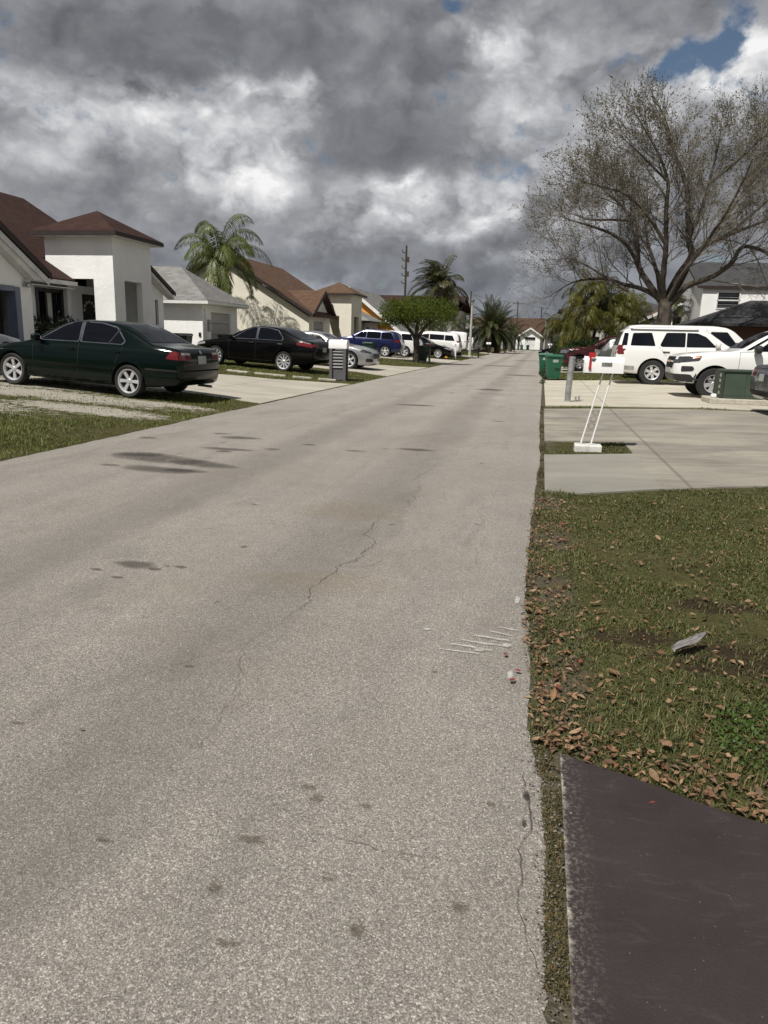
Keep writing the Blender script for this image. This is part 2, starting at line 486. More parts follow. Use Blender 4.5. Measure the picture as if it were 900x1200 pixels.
edgeR = [(-6, 0.11), (1.3, 0.11), (1.9, 0.12), (2.2, 0.10), (2.5, 0.07), (2.96, 0.06), (3.5, 0.03), (4.4, 0.01), (5.7, 0.02), (7.2, 0.04), (9.2, 0.08), (13, 0.06), (30, 0.12), (140, 0.12)]
def interp(tab, y):
    for (a, va), (b_, vb) in zip(tab, tab[1:]):
        if y <= b_: return va+(vb-va)*(y-a)/(b_-a)
    return tab[-1][1]
yl = list(np.arange(-6, 1, 0.4))+list(np.arange(1, 10, 0.035))+list(np.arange(10, 40, 0.15))+list(np.arange(40, 141, 1.0))
V = []; F = []; MI = []; fade = []
for i, y in enumerate(yl):
    y = float(y)
    jl = (noise.noise((y*0.9, 3.1, 0))*0.06+noise.noise((y*4, 1.1, 0))*0.03)
    jr = noise.noise((y*1.3, 8, 0))*0.02+noise.noise((y*9, 4, 0))*0.012+noise.noise((y*30, 7, 0))*(0.012 if y < 2.6 else 0.006)
    x0 = -5.6+jl; x1 = interp(edgeR, y)+jr
    V += [(x0, y, 0.006), (-4, y, 0.010), (-2, y, 0.014), (-0.5, y, 0.012), (x1, y, 0.008)]
    fade += [1]*5
    if i:
        for k in range(4):
            a = (i-1)*5+k
            F.append((a, a+1, a+6, a+5)); MI.append(0)
ZS = 0.018
def blob(cx, cy, rx, ry, mi, rot=0.0, z=ZS, n=22, seed=None):
    s = random.random()*50 if seed is None else seed
    c0 = len(V); V.append((cx, cy, z)); fade.append(1.0)
    rings = (0.5, 0.8, 1.0); vals = (0.9, 0.55, 0.0)
    for rr, vv in zip(rings, vals):
        for k in range(n):
            a = 2*PI*k/n
            q = rr*(1+0.35*noise.noise((math.cos(a)*1.4+s, math.sin(a)*1.4, s)))
            u = rx*q*math.cos(a); w = ry*q*math.sin(a)
            V.append((cx+u*math.cos(rot)-w*math.sin(rot), cy+u*math.sin(rot)+w*math.cos(rot), z)); fade.append(vv)
    for k in range(n):
        F.append((c0, c0+1+k, c0+1+(k+1) % n, c0+1+(k+1) % n)); MI.append(mi)
        for r_ in range(2):
            a = c0+1+r_*n
            F.append((a+k, a+(k+1) % n, a+n+(k+1) % n, a+n+k)); MI.append(mi)
def ribbon(pts, w, mi, z=ZS, jag=0.0, step=0.03):
    P = []
    for (a, b_) in zip(pts, pts[1:]):
        a = Vector((*a, 0)); b_ = Vector((*b_, 0)); n = max(2, int((b_-a).length/step))
        for k in range(n): P.append(a.lerp(b_, k/n))
    P.append(Vector((*pts[-1], 0)))
    c0 = len(V)
    for i, p in enumerate(P):
        d = (P[min(i+1, len(P)-1)]-P[max(i-1, 0)]).normalized(); s_ = Vector((-d.y, d.x, 0))
        p = p + s_*(noise.noise((p.x*6, p.y*6, 1.7))*jag*2+noise.noise((p.x*25, p.y*25, 5.7))*jag)
        ww = w*(0.45+0.9*abs(noise.noise((p.x*9, p.y*9, 9.2))))*(0.3+0.7*math.sin(PI*(i+0.5)/len(P))**0.4)
        for q, fv in ((-1, 0.25), (0, 1.0), (1, 0.25)):
            v_ = p+s_*ww*q
            V.append((v_.x, v_.y, z)); fade.append(fv)
    for i in range(len(P)-1):
        for k in (0, 1):
            a = c0+i*3+k
            F.append((a, a+1, a+4, a+3)); MI.append(mi)
# oil patches, drips, cracks, paint scuffs
blob(-4.15, 7.62, 0.75, 0.30, 1, -0.2); blob(-3.55, 7.45, 0.5, 0.20, 1, -0.25); blob(-4.5, 7.8, 0.35, 0.2, 1, .1); blob(-3.8, 6.98, 0.5, 0.20, 1, -0.1); blob(-3.5, 7.0, 0.25, 0.12, 1); blob(-4.4, 7.05, 0.14, 0.06, 1)
blob(-3.95, 9.6, 0.32, 0.16, 1); blob(-3.7, 8.55, 0.36, 0.13, 1); blob(-4.4, 9.9, 0.16, 0.08, 1); blob(-3.2, 8.75, 0.12, 0.06, 1)
blob(-2.34, 3.95, 0.16, 0.07, 1); blob(-2.18, 3.9, 0.06, 0.03, 1); blob(-2.05, 3.98, 0.05, 0.025, 1); blob(-2.5, 3.8, 0.05, 0.025, 1); blob(-2.3, 3.7, 0.05, 0.025, 1)
blob(-1.5, 9.4, 0.28, 0.12, 1); blob(-2.2, 9.0, 0.16, 0.06, 1); blob(-2.9, 9.3, 0.12, 0.06, 1)
blob(-1.4, 22.4, 0.5, 0.5, 1); blob(-2.6, 16.0, 0.5, 0.25, 1); blob(-0.8, 33, 0.9, 0.7, 1); blob(-2.4, 45, 1.2, 0.9, 1); blob(-1.0, 60, 1.5, 1.2, 1)
for k in range(26):
    yy = random.uniform(2.2, 9.5); xx = random.uniform(-4.9, -0.3)
    s_ = random.uniform(0.012, 0.035)*(0.6+yy*0.09)
    blob(xx, yy, s_*1.4, s_*0.7, 1, random.uniform(-.5, .5), n=12)
for k in range(18):
    yy = random.uniform(8, 40); xx = random.uniform(-5.2, -0.2)
    s_ = random.uniform(0.03, 0.11)
    blob(xx, yy, s_*1.5, s_, 1, n=12)
for q in ((-0.58, 1.95, 0.035, 0.03), (-0.42, 1.95, 0.025, 0.02), (-0.70, 1.72, 0.05, 0.022), (-0.62, 2.0, 0.04, 0.02), (-0.33, 1.47, 0.03, 0.03), (-0.62, 1.36, 0.04, 0.015), (-1.75, 2.12, 0.035, 0.014), (-0.72, 1.52, 0.03, 0.02), (-0.1, 1.6, 0.03, 0.03), (-0.05, 2.05, 0.02, 0.02), (-0.45, 1.62, 0.025, 0.012), (-1.1, 1.62, 0.03, 0.012)):
    blob(*q, 4)
blob(-1.45, 5.75, 0.55, 0.4, 5); blob(-1.1, 3.95, 0.5, 0.25, 5)
ribbon([(-1.14, 3.46), (-1.13, 3.7), (-1.16, 3.95), (-1.13, 4.25), (-1.05, 4.55), (-1.06, 4.85), (-1.13, 5.1), (-1.17, 5.55)], 0.0065, 2, jag=0.03)
ribbon([(-1.17, 5.55), (-1.0, 6.4), (-1.15, 7.4), (-1.05, 8.8)], 0.005, 2, jag=0.04)
ribbon([(-1.2, 3.1), (-1.14, 3.46)], 0.0028, 2, jag=0.02)
ribbon([(-1.02, 2.05), (-1.10, 2.5), (-1.22, 2.95), (-1.2, 3.1)], 0.0022, 2, jag=0.02)
ribbon([(-1.13, 4.25), (-0.95, 4.35), (-0.9, 4.5)], 0.004, 2, jag=0.02); ribbon([(-1.13, 3.7), (-1.3, 3.62), (-1.42, 3.66)], 0.003, 2, jag=0.015); ribbon([(-1.22, 2.95), (-1.4, 2.8), (-1.55, 2.5)], 0.002, 2, jag=0.02); ribbon([(-2.6, 5.2), (-2.2, 5.0), (-1.9, 5.15), (-1.5, 5.0)], 0.004, 2, jag=0.03); ribbon([(-0.35, 4.4), (-0.3, 5.2), (-0.42, 6.1), (-0.3, 7.2)], 0.003, 2, jag=0.03)
ribbon([(-0.55, 1.78), (-0.35, 1.75), (-0.12, 1.77)], 0.0025, 2, jag=0.015)
ribbon([(0.07, 1.45), (0.03, 1.7), (0.06, 1.95), (0.04, 2.25)], 0.0035, 2, jag=0.015)
ribbon([(-0.02, 1.7), (0.03, 1.78)], 0.002, 2, jag=0.01)
blob(0.055, 2.12, 0.012, 0.03, 2); blob(0.05, 1.98, 0.008, 0.02, 2)
ribbon([(-5.3, 12), (-4.2, 14), (-3.6, 17), (-3.2, 22)], 0.012, 2, jag=0.05)
for y0, x0, x1, w_ in ((3.17, -0.36, -0.18, .022), (3.235, -0.32, -0.12, .028), (3.30, -0.27, -0.08, .024), (3.37, -0.22, -0.05, .03), (3.44, -0.15, -0.03, .024), (3.52, -0.11, -0.01, .02), (3.40, -0.46, -0.39, .012)):
    ribbon([(x0, y0+0.012), ((x0+x1)/2, y0), (x1, y0-0.010)], w_, 3, jag=0.008, step=0.012)
for q in ((-0.03, 3.95, 0.02, 0.09), (-0.03, 2.98, 0.02, 0.07), (-0.18, 3.22, 0.035, 0.03), (-0.06, 3.3, 0.03, 0.03), (-0.45, 3.4, 0.03, 0.02)): blob(*q, 3)
blob(0.0, 15.0, 0.02, 0.5, 3)
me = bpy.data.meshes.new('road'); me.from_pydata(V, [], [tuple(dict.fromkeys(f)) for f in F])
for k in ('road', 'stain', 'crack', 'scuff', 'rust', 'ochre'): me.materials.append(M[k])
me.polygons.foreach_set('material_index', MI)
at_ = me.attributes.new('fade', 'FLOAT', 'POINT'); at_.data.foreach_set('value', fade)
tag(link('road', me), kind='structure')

# cross street at the far end
cs = MB(); cs.add([(-120, 140, 0.3), (-13.6, 140, 0.44), (-5.6, 140, 0.008), (0.2, 140, 0.008), (4, 140, 0.14), (120, 140, 0.14),
                   (-120, 146, 0.3), (-13.6, 146, 0.44), (-5.6, 146, 0.008), (0.2, 146, 0.008), (4, 146, 0.14), (120, 146, 0.14)],
                  [(i, i+1, i+7, i+6) for i in range(5)])
tag(cs.build('cross_street', M['road']), kind='structure')

# ------------------------------------------------------------------ driveways
def conc_mat(name, c1, c2, dark, streak=0.0, axis=(0.25, 2.2, 1)):
    m, t, b = mat(name)
    p = t.pos()
    n1 = t.noise(p, 0.8, 5.0, 0.6); n2 = t.noise(t.vmath('MULTIPLY', p, axis), 1.1, 5.0, 0.6, 0.4); n3 = t.noise(p, 18.0, 4.0, 0.7); n4 = t.noise(p, 140.0, 2.0, 0.7)
    c = t.mix(t.rng(n1, 0.3, 0.7), c1, c2)
    c = t.mix(t.rng(n2, 0.5, 0.78, 0, 0.85), c, dark)
    c = t.mix(t.rng(n3, 0.5, 0.8, 0, 0.3), c, dark)
    n5 = t.noise(t.vmath('MULTIPLY', p, (0.6, 1.2, 1)), 0.9, 6.0, 0.7, 0.6)
    c = t.mix(t.rng(n5, 0.48, 0.66, 0, 0.6), c, dark)
    c = t.mix(t.rng(n5, 0.46, 0.30, 0, 0.5), c, tuple(min(1, q*1.25) for q in c2))
    c = t.mix(t.rng(n4, 0.35, 0.75, 0, 0.35), c, tuple(q*0.55 for q in c1))
    # expansion joints across the slab
    x, y, z = t.xyz(p)
    j = t.math('ABSOLUTE', t.math('SUBTRACT', t.math('FRACT', t.math('DIVIDE', x, 3.05)), 0.5))
    c = t.mix(t.rng(j, 0.004, 0.009, 0.45, 0.0), c, tuple(q*0.3 for q in c1))
    t.put(b.inputs['Base Color'], c)
    b.inputs['Roughness'].default_value = 0.9; b.inputs['Specular IOR Level'].default_value = 0.25
    t.put(b.inputs['Normal'], t.bump(t.math('ADD', n3, n4), 0.25, 0.01))
    return m
M['conc_cream'] = conc_mat('cream_concrete', (0.46, 0.425, 0.35), (0.56, 0.525, 0.44), (0.36, 0.33, 0.265))
M['conc_grey'] = conc_mat('weathered_concrete', (0.25, 0.23, 0.195), (0.36, 0.33, 0.275), (0.125, 0.12, 0.11))
M['conc_apron'] = conc_mat('apron_concrete', (0.265, 0.252, 0.22), (0.295, 0.282, 0.245), (0.20, 0.19, 0.167))
M['conc_left'] = conc_mat('pale_concrete', (0.40, 0.37, 0.31), (0.48, 0.45, 0.385), (0.31, 0.285, 0.24))

def brown_mat():
    m, t, b = mat('brown_sealed_asphalt')
    p = t.pos(); x, y, z = t.xyz(p)
    n1 = t.noise(p, 3.0, 5.0, 0.6); n3 = t.noise(p, 160.0, 3.0, 0.7)
    c = t.mix(t.rng(n1, 0.3, 0.7), (0.030, 0.0225, 0.0225), (0.043, 0.033, 0.0325))
    c = t.mix(t.rng(n3, 0.35, 0.75, 0, 0.5), c, (0.017, 0.014, 0.014))
    v = t.voro(p, 42.0)
    sp = t.math('MULTIPLY', t.rng(v, 0.04, 0.10, 1, 0), t.rng(t.noise(p, 9.0), 0.54, 0.66))
    c = t.mix(t.math('MULTIPLY', sp, .7), c, (0.22, 0.20, 0.17))
    sc2 = t.noise(t.vmath('MULTIPLY', p, (1, 3, 1)), 5.0, 6.0, 0.75, 1.5)
    c = t.mix(t.rng(sc2, 0.54, 0.75, 0, 0.35), c, (0.085, 0.072, 0.068))
    # chipped pale edge along the street
    e = t.math('ADD', t.math('SUBTRACT', x, 0.165), t.math('MULTIPLY', t.math('SUBTRACT', t.noise(p, 22.0, 5.0, 0.75), 0.5), 0.07))
    c = t.mix(t.math('MULTIPLY', t.rng(e, -0.002, 0.010, 1.0, 0.0), t.rng(t.noise(p, 3.5, 3.0), 0.42, 0.6)), c, (0.42, 0.39, 0.34))
    c = t.mix(t.math('MULTIPLY', t.rng(e, 0.0, 0.09, 0.45, 0.0), t.rng(t.noise(p, 90.0, 3.0, 0.8), 0.5, 0.62)), c, (0.24, 0.22, 0.19))
    t.put(b.inputs['Base Color'], c)
    t.put(b.inputs['Roughness'], t.rng(n1, 0.3, 0.7, 0.62, 0.8))
    b.inputs['Specular IOR Level'].default_value = 0.35
    t.put(b.inputs['Normal'], t.bump(t.math('ADD', n3, t.math('MULTIPLY', n1, 0.5)), 0.4, 0.004))
    return m
M['brown'] = brown_mat()

def sheet(name, rows, material, dz, jit=0.0):
    """rows: list of (x, y_near, y_far); follows the terrain"""
    V = []; F = []
    # dense in x, with terrain breakpoints
    xs_ = sorted(set([r[0] for r in rows]+[x for x in np.arange(rows[0][0], rows[-1][0], 0.1 if jit else 1.0)]+[b_ for b_ in (-13.6, -8.6, 3.4286) if rows[0][0] < b_ < rows[-1][0]]))
    for x in xs_:
        a = interp([(r[0], r[1]) for r in rows], x); c = interp([(r[0], r[2]) for r in rows], x)
        if jit:
            a += jit*noise.noise((x*3, a, 1))+jit*0.5*noise.noise((x*11, a, 4)); c += jit*noise.noise((x*3, c, 2))+jit*0.5*noise.noise((x*11, c, 4))
        V += [(x, a, g(x)+dz), (x, c, g(x)+dz), (x, a, g(x)-0.05), (x, c, g(x)-0.05)]
    for i in range(len(xs_)-1):
        a = 4*i
        F += [(a, a+4, a+5, a+1), (a+2, a+6, a+4, a), (a+1, a+5, a+7, a+3)]
    F += [(0, 1, 3, 2), (4*len(xs_)-4, 4*len(xs_)-2, 4*len(xs_)-1, 4*len(xs_)-3)]
    return tag(np_mesh(name, V, F, material), kind='structure')
# near grey driveway on the right, with the mailbox bed left out of it
sheet('driveway', [(1.24, 7.45, 16.7), (2.28, 7.79, 16.75), (4, 8.0, 16.7), (16, 8.0, 16.6)], M['conc_grey'], 0.016, 0.02)
sheet('driveway', [(0.14, 11.0, 16.5), (1.24, 11.0, 16.7)], M['conc_grey'], 0.016)
sheet('driveway', [(0.13, 7.2, 9.6), (0.46, 7.09, 9.65), (1.24, 7.45, 9.85)], M['conc_apron'], 0.016, 0.012)
sheet('driveway', [(0.18, 17.35, 29.2), (1.3, 17.35, 29.2), (4.5, 17.05, 29.4), (18, 17.0, 29.4)], M['conc_cream'], 0.02, 0.03)
sheet('driveway', [(0.2, 37.4, 46), (10, 37.4, 46)], M['conc_cream'], 0.02)
sheet('driveway', [(0.2, 55, 66), (10, 55, 66)], M['conc_cream'], 0.02)
sheet('driveway', [(0.2, 82, 92), (10, 82, 92)], M['conc_cream'], 0.02)
sheet('driveway', [(0.165, -4.0, 2.39), (0.39, -4.0, 2.29), (0.58, -4, 2.19), (0.76, -4, 2.11), (1.4, -4, 1.83), (3.5, -4, 0.95), (6, -4, 0.3)], M['brown'], 0.012, 0.012)
sheet('driveway', [(-15.85, 15.6, 20.6), (-11.0, 15.3, 20.8), (-7.6, 15.2, 21.2), (-5.66, 14.8, 22.4)], M['conc_left'], 0.012)
sheet('driveway', [(-14.35, 29.0, 35.0), (-7.0, 28.8, 36.5), (-5.66, 28.0, 38.6)], M['conc_left'], 0.012)
sheet('driveway', [(-15.0, 45.6, 53.5), (-7.0, 45.4, 53.2), (-5.66, 44.4, 54.6)], M['conc_left'], 0.012)
sheet('driveway', [(-15.0, 64, 70), (-7.0, 64, 70), (-5.66, 63, 71.5)], M['conc_left'], 0.012)
sheet('driveway', [(-15.0, 88, 95), (-7.0, 88, 95), (-5.66, 87, 96)], M['conc_left'], 0.012)
# ------------------------------------------------------------------ vehicles
def hermite(tab):
    xs_ = [p[0] for p in tab]; zs_ = [p[1] for p in tab]; n = len(tab)
    d = [(zs_[i+1]-zs_[i])/(xs_[i+1]-xs_[i]) for i in range(n-1)]
    m_ = [d[0]]+[0.0 if d[i-1]*d[i] <= 0 else 2*d[i-1]*d[i]/(d[i-1]+d[i]) for i in range(1, n-1)]+[d[-1]]
    def f(x):
        if x <= xs_[0]: return zs_[0]
        if x >= xs_[-1]: return zs_[-1]
        i = 0
        while x > xs_[i+1]: i += 1
        h = xs_[i+1]-xs_[i]; t = (x-xs_[i])/h
        return ((2*t**3-3*t**2+1)*zs_[i]+(t**3-2*t**2+t)*h*m_[i]+(-2*t**3+3*t**2)*zs_[i+1]+(t**3-t**2)*h*m_[i+1])
    return f

def wheel_meshes(Rw, tw, rim, spokes, rimmat, thick=0.5):
    """three meshes, wheel centre at origin, outside face towards +Y"""
    t = MB(); h = tw/2
    t.lathe([(rim*0.985, -h*0.8), (rim+0.012, -h*0.92), (Rw*0.94, -h), (Rw*0.985, -h*0.8), (Rw, -h*0.45), (Rw, h*0.45), (Rw*0.985, h*0.8), (Rw*0.94, h), (rim+0.012, h*0.92), (rim*0.985, h*0.8), (rim*0.985, -h*0.8)], 'Y', 32)
    d = MB()
    d.lathe([(0.0, -h*0.7), (rim*0.98, -h*0.7), (rim*0.98, -h*0.1), (rim*0.6, -h*0.05), (0.0, -h*0.05)], 'Y', 24)
    r = MB()
    r.lathe([(rim*0.86, h*0.55), (rim*0.92, h*0.82), (rim*0.99, h*0.88), (rim*1.0, h*0.70), (rim*0.97, -h*0.4), (rim*0.93, -h*0.4), (rim*0.86, h*0.55)], 'Y', 32)
    r.lathe([(0.0, h*0.66), (rim*0.14, h*0.66), (rim*0.2, h*0.58), (rim*0.24, h*0.2)], 'Y', 20)
    for k in range(spokes):
        a = 2*PI*k/spokes
        Mx = Matrix.Rotation(a, 4, 'Y')
        w0 = rim*thick*0.34; w1 = rim*thick*0.5
        vs = [(-w0, h*0.50, rim*0.10), (w0, h*0.50, rim*0.10), (w1, h*0.66, rim*0.90), (-w1, h*0.66, rim*0.90),
              (-w0, h*0.15, rim*0.10), (w0, h*0.15, rim*0.10), (w1, h*0.35, rim*0.90), (-w1, h*0.35, rim*0.90)]
        r.add([Mx @ Vector(p) for p in vs], [(0, 1, 2, 3), (4, 7, 6, 5), (0, 4, 5, 1), (1, 5, 6, 2), (2, 6, 7, 3), (3, 7, 4, 0)])
    return t, d, r

def rpoly(poly, r=0.05, n=3):
    """round the corners of a convex polygon"""
    out = []; k = len(poly)
    for i in range(k):
        p = Vector(poly[i]); a = Vector(poly[i-1]); b = Vector(poly[(i+1) % k])
        da = a-p; db = b-p
        q = min(r, da.length*0.45, db.length*0.45)
        s = p+da.normalized()*q; e = p+db.normalized()*q
        for j in range(n+1):
            t = j/n
            out.append((s*(1-t)**2+p*2*t*(1-t)+e*t*t)[:])
    return out

class Car:
    def __init__(s, name, sp, loc, rz, pitch, paintmat, label, cat='car', group=None):
        s.sp = sp; L = sp['L']; s.L = L; s.W = sp['W']; hw = s.W/2
        s.root = empty(name, loc, rz, label, cat, group)
        s.root.rotation_euler = (0, -pitch, rz)
        s.zt = hermite(sp['zt']); s.zb = hermite(sp['zb']); s.belt = hermite(sp['belt']); s.hw = hermite([(x, w*hw) for x, w in sp['wp']])
        tum = sp.get('tumble', 0.42)
        xs_ = [0, .012, .03, .06, .1, .15, .22]+list(np.arange(.3, L-.25, .06))+[L-.22, L-.15, L-.1, L-.06, L-.03, L-.012, L]
        xs_ = sorted(set(round(float(x), 3) for x in xs_))
        rings = []
        for x in xs_:
            zb, zt, w = s.zb(x), s.zt(x), s.hw(x)
            be = min(s.belt(x), zt-0.035)
            h = be-zb; hc = zt-be
            wb = w*0.955
            wr = max(wb-tum*hc-0.02, wb*0.5)
            pts = [(0, zb), (w*.80, zb), (w*.93, zb+.025), (w*.975, zb+.12*h), (w*.99, zb+.3*h), (w, zb+.55*h), (w*.996, zb+.72*h), (w*.985, zb+.86*h), (w*.972, zb+.955*h), (wb, be),
                   (wb-(wb-wr)*.30, be+hc*.30), (wb-(wb-wr)*.58, be+hc*.60), (wb-(wb-wr)*.80, be+hc*.82), (wr, be+hc*.93), (wr-.06*w, be+hc*.975), (wr*.75, zt-.002), (wr*.4, zt+.008), (0, zt+.012)]
            rings.append([(L/2-x, y, z) for y, z in pts]+[(L/2-x, -y, z) for y, z in pts[-2:0:-1]])
        n = len(rings[0])
        bmv = [p for r_ in rings for p in r_]
        fs = [(i*n+k, i*n+(k+1) % n, (i+1)*n+(k+1) % n, (i+1)*n+k) for i in range(len(rings)-1) for k in range(n)]
        fs += [tuple(range(n))[::-1], tuple((len(rings)-1)*n+k for k in range(n))]
        b = MB(); b.add(bmv, fs)
        body = b.build('body', [paintmat, M['plastic_black']], s.root)
        # wheel arches
        c = MB(); Ra = sp['R']+sp.get('gap', 0.055)
        for xw in sp['wheels']:
            for sg in (1, -1):
                Mx = Matrix.Translation((L/2-xw, sg*hw, sp['R']+0.0))
                c.lathe([(0, -0.26), (Ra, -0.26), (Ra, 0.26), (0, 0.26)], 'Y', 36, Mx, 1)
        cut = c.build('cutter', [paintmat, M['plastic_black']])
        # weld the lathe poles
        bm = bmesh.new(); bm.from_mesh(cut.data); bmesh.ops.remove_doubles(bm, verts=list(bm.verts), dist=1e-5)
        bmesh.ops.recalc_face_normals(bm, faces=list(bm.faces)); bm.to_mesh(cut.data); bm.free()
        md = body.modifiers.new('arches', 'BOOLEAN'); md.object = cut; md.operation = 'DIFFERENCE'; md.solver = 'EXACT'
        body.parent = None
        bpy.context.view_layer.update()
        dg = bpy.context.evaluated_depsgraph_get()
        me = bpy.data.meshes.new_from_object(body.evaluated_get(dg))
        body.modifiers.clear()
        old = body.data; body.data = me; body.parent = s.root
        bpy.data.objects.remove(cut); bpy.data.meshes.remove(old)
        me.name = 'body'
        me.polygons.foreach_set('use_smooth', [True]*len(me.polygons))
        me.set_sharp_from_angle(angle=R(38))
        s.body = body
        s.bvh = BVHTree.FromPolygons([v.co.copy() for v in me.vertices], [tuple(p.vertices) for p in me.polygons])
        # wheels
        t, d, r = wheel_meshes(sp['R'], sp.get('tw', .21), sp['rim'], sp.get('spokes', 5), M['alloy'], sp.get('spoke_w', .5))
        first = None
        for xw in sp['wheels']:
            for sg in (1, -1):
                if first is None:
                    w = d.build('wheel', M['disc'], s.root, 40)
                    t.build('tyre', M['tyre'], w, 40); r.build('rim', sp.get('rimmat', M['alloy']), w, 30); first = w
                else: w = copy_tree(first, s.root)
                w.location = (L/2-xw, sg*(hw-sp.get('tw', .21)/2-.015), sp['R'])
                w.rotation_euler = (0, random.uniform(0, 2), 0 if sg > 0 else PI)
    def X(s, x): return s.L/2-x
    def cast(s, view, p, sg):
        u, v = p
        if view == 'side': o = Vector((u, sg*4, v)); d = Vector((0, -sg, 0))
        elif view == 'front': o = Vector((6, u, v)); d = Vector((-1, 0, 0))
        elif view == 'rear': o = Vector((-6, u, v)); d = Vector((1, 0, 0))
        else: o = Vector((u, v, 5)); d = Vector((0, 0, -1))
        return s.bvh.ray_cast(o, d)
    def patch(s, mb, view, poly, sg=1, off=0.004, cell=0.05, rnd=0.04):
        if view == 'side': poly = [(s.X(x), z) for x, z in poly]
        if view == 'top': poly = [(s.X(x), y) for x, y in poly]
        if rnd: poly = rpoly(poly, rnd)
        ar = sum(poly[i-1][0]*poly[i][1]-poly[i][0]*poly[i-1][1] for i in range(len(poly)))
        if ar < 0: poly = poly[::-1]
        us = [p[0] for p in poly]; vs = [p[1] for p in poly]
        nu = max(1, int((max(us)-min(us))/cell)); nv = max(1, int((max(vs)-min(vs))/cell))
        bm = bmesh.new()
        gr = [[bm.verts.new((min(us)+(max(us)-min(us))*i/nu, min(vs)+(max(vs)-min(vs))*j/nv, 0)) for j in range(nv+1)] for i in range(nu+1)]
        for i in range(nu):
            for j in range(nv): bm.faces.new((gr[i][j], gr[i+1][j], gr[i+1][j+1], gr[i][j+1]))
        for i in range(len(poly)):
            a = Vector((*poly[i-1], 0)); b_ = Vector((*poly[i], 0)); e = b_-a
            if e.length < 1e-6: continue
            nrm = Vector((e.y, -e.x, 0)).normalized()
            bmesh.ops.bisect_plane(bm, geom=list(bm.verts)+list(bm.edges)+list(bm.faces), plane_co=a, plane_no=nrm, clear_outer=True)
        kill = []
        for v in bm.verts:
            hit = s.cast(view, (v.co.x, v.co.y), sg)
            if hit[0] is None: kill.append(v); continue
            nn = hit[1]
            dd = {'side': Vector((0, sg, 0)), 'front': Vector((1, 0, 0)), 'rear': Vector((-1, 0, 0)), 'top': Vector((0, 0, 1))}[view]
            if nn.dot(dd) < 0: nn = -nn
            v.co = hit[0]+nn*off
        if kill: bmesh.ops.delete(bm, geom=kill, context='VERTS')
        mb.bm(bm); bm.free()
    def panel(s, name, items, m, off=0.004, both=True, rnd=0.04, cell=0.05, label=None, parent=None):
        """items: list of (view, poly); polys for side / front / rear are given for the +Y half and mirrored"""
        out = []
        for sg in ((1, -1) if both else (1,)):
            for view, poly in items:
                mb = MB()
                if view == 'side': s.patch(mb, 'side', poly, sg, off, cell, rnd)
                else: s.patch(mb, view, [(u*sg, v) if view != 'top' else (u, v*sg) for u, v in poly], 1, off, cell, rnd)
                if mb.f:
                    o = mb.build(name, m, parent or s.root, 40)
                    if label: o['label'] = label
                    out.append(o)
        return out
    def seam(s, pts, w=0.009):
        """thin dark shut lines, each a part of its own"""
        for sg in (1, -1):
            for a, b_ in pts:
                mb = MB()
                a = Vector(a); b_ = Vector(b_); d = (b_-a).normalized(); q = Vector((-d.y, d.x))*w/2
                s.patch(mb, 'side', [tuple(a+q), tuple(b_+q), tuple(b_-q), tuple(a-q)], sg, 0.003, 0.06, 0)
                if mb.f: mb.build('shut_line', M['seam'], s.root, 40)
    def handle(s, x, z, m, ln=0.16):
        for sg in (1, -1):
            h = s.cast('side', (s.X(x), z), sg)
            if h[0] is None: continue
            mb = MB(); p = h[0]
            mb.bbox(p.x-ln/2, -.02, p.z-.018, p.x+ln/2, .03, p.z+.018, .012, M=Matrix.Translation((0, p.y, 0)) @ Matrix.Scale(sg, 4, (0, 1, 0)))
            mb.build('door_handle', m, s.root, 40)
    def mirror(s, x, z, m, size=(.13, .19, .14)):
        for sg in (1, -1):
            h = s.cast('side', (s.X(x), z), sg)
            if h[0] is None: continue
            p = h[0]; bm = bmesh.new()
            bmesh.ops.create_icosphere(bm, subdivisions=3, radius=1)
            for v in bm.verts:
                c = v.co
                q = Vector([math.copysign(abs(a)**0.6, a) for a in c])
                v.co = Vector((p.x+q.x*size[0]/2, p.y+sg*(size[1]/2+.05)+q.y*size[1]/2, p.z+.05+q.z*size[2]/2))
            mb = MB(); mb.bm(bm); bm.free()
            mb.tube([(p.x, p.y-sg*.03, p.z-.01), (p.x, p.y+sg*.1, p.z+.03)], .025, 8)
            mb.build('wing_mirror', m, s.root, 50)
    def bar(s, name, view, x0, x1, z, out, h, m):
        pass
    def plate(s, view, u, v, w=.31, h=.155, m=None, off=.012):
        o = s.panel('licence_plate', [(view, [(u-w/2, v-h/2), (u+w/2, v-h/2), (u+w/2, v+h/2), (u-w/2, v+h/2)])], m or M['plate'], off, False, .01, .08)
        return o

def place(fx, fy, rx, ry):
    """heading and pitch from front and rear axle ground points"""
    d = Vector((fx-rx, fy-ry)); rz = math.atan2(d.y, d.x)
    zf, zr = g(fx)+.014, g(rx)+.014
    return rz, math.atan2(zf-zr, d.length)

def spawn(name, sp, axle_rear, heading, paintmat, label, cat='car', group=None):
    """axle_rear = (x, y) ground point under the middle of the rear axle; heading in degrees from +X"""
    h = R(heading); wb = sp['wheels'][1]-sp['wheels'][0]
    fx, fy = axle_rear[0]+math.cos(h)*wb, axle_rear[1]+math.sin(h)*wb
    rz, pitch = place(fx, fy, *axle_rear)
    zr = g(axle_rear[0])+.014
    off = sp['L']/2-(sp['L']-sp['wheels'][1])   # rear axle to car centre, along heading
    loc = (axle_rear[0]+math.cos(h)*off, axle_rear[1]+math.sin(h)*off, zr+math.tan(pitch)*off)
    return Car(name, sp, loc, rz, pitch, paintmat, label, cat, group)

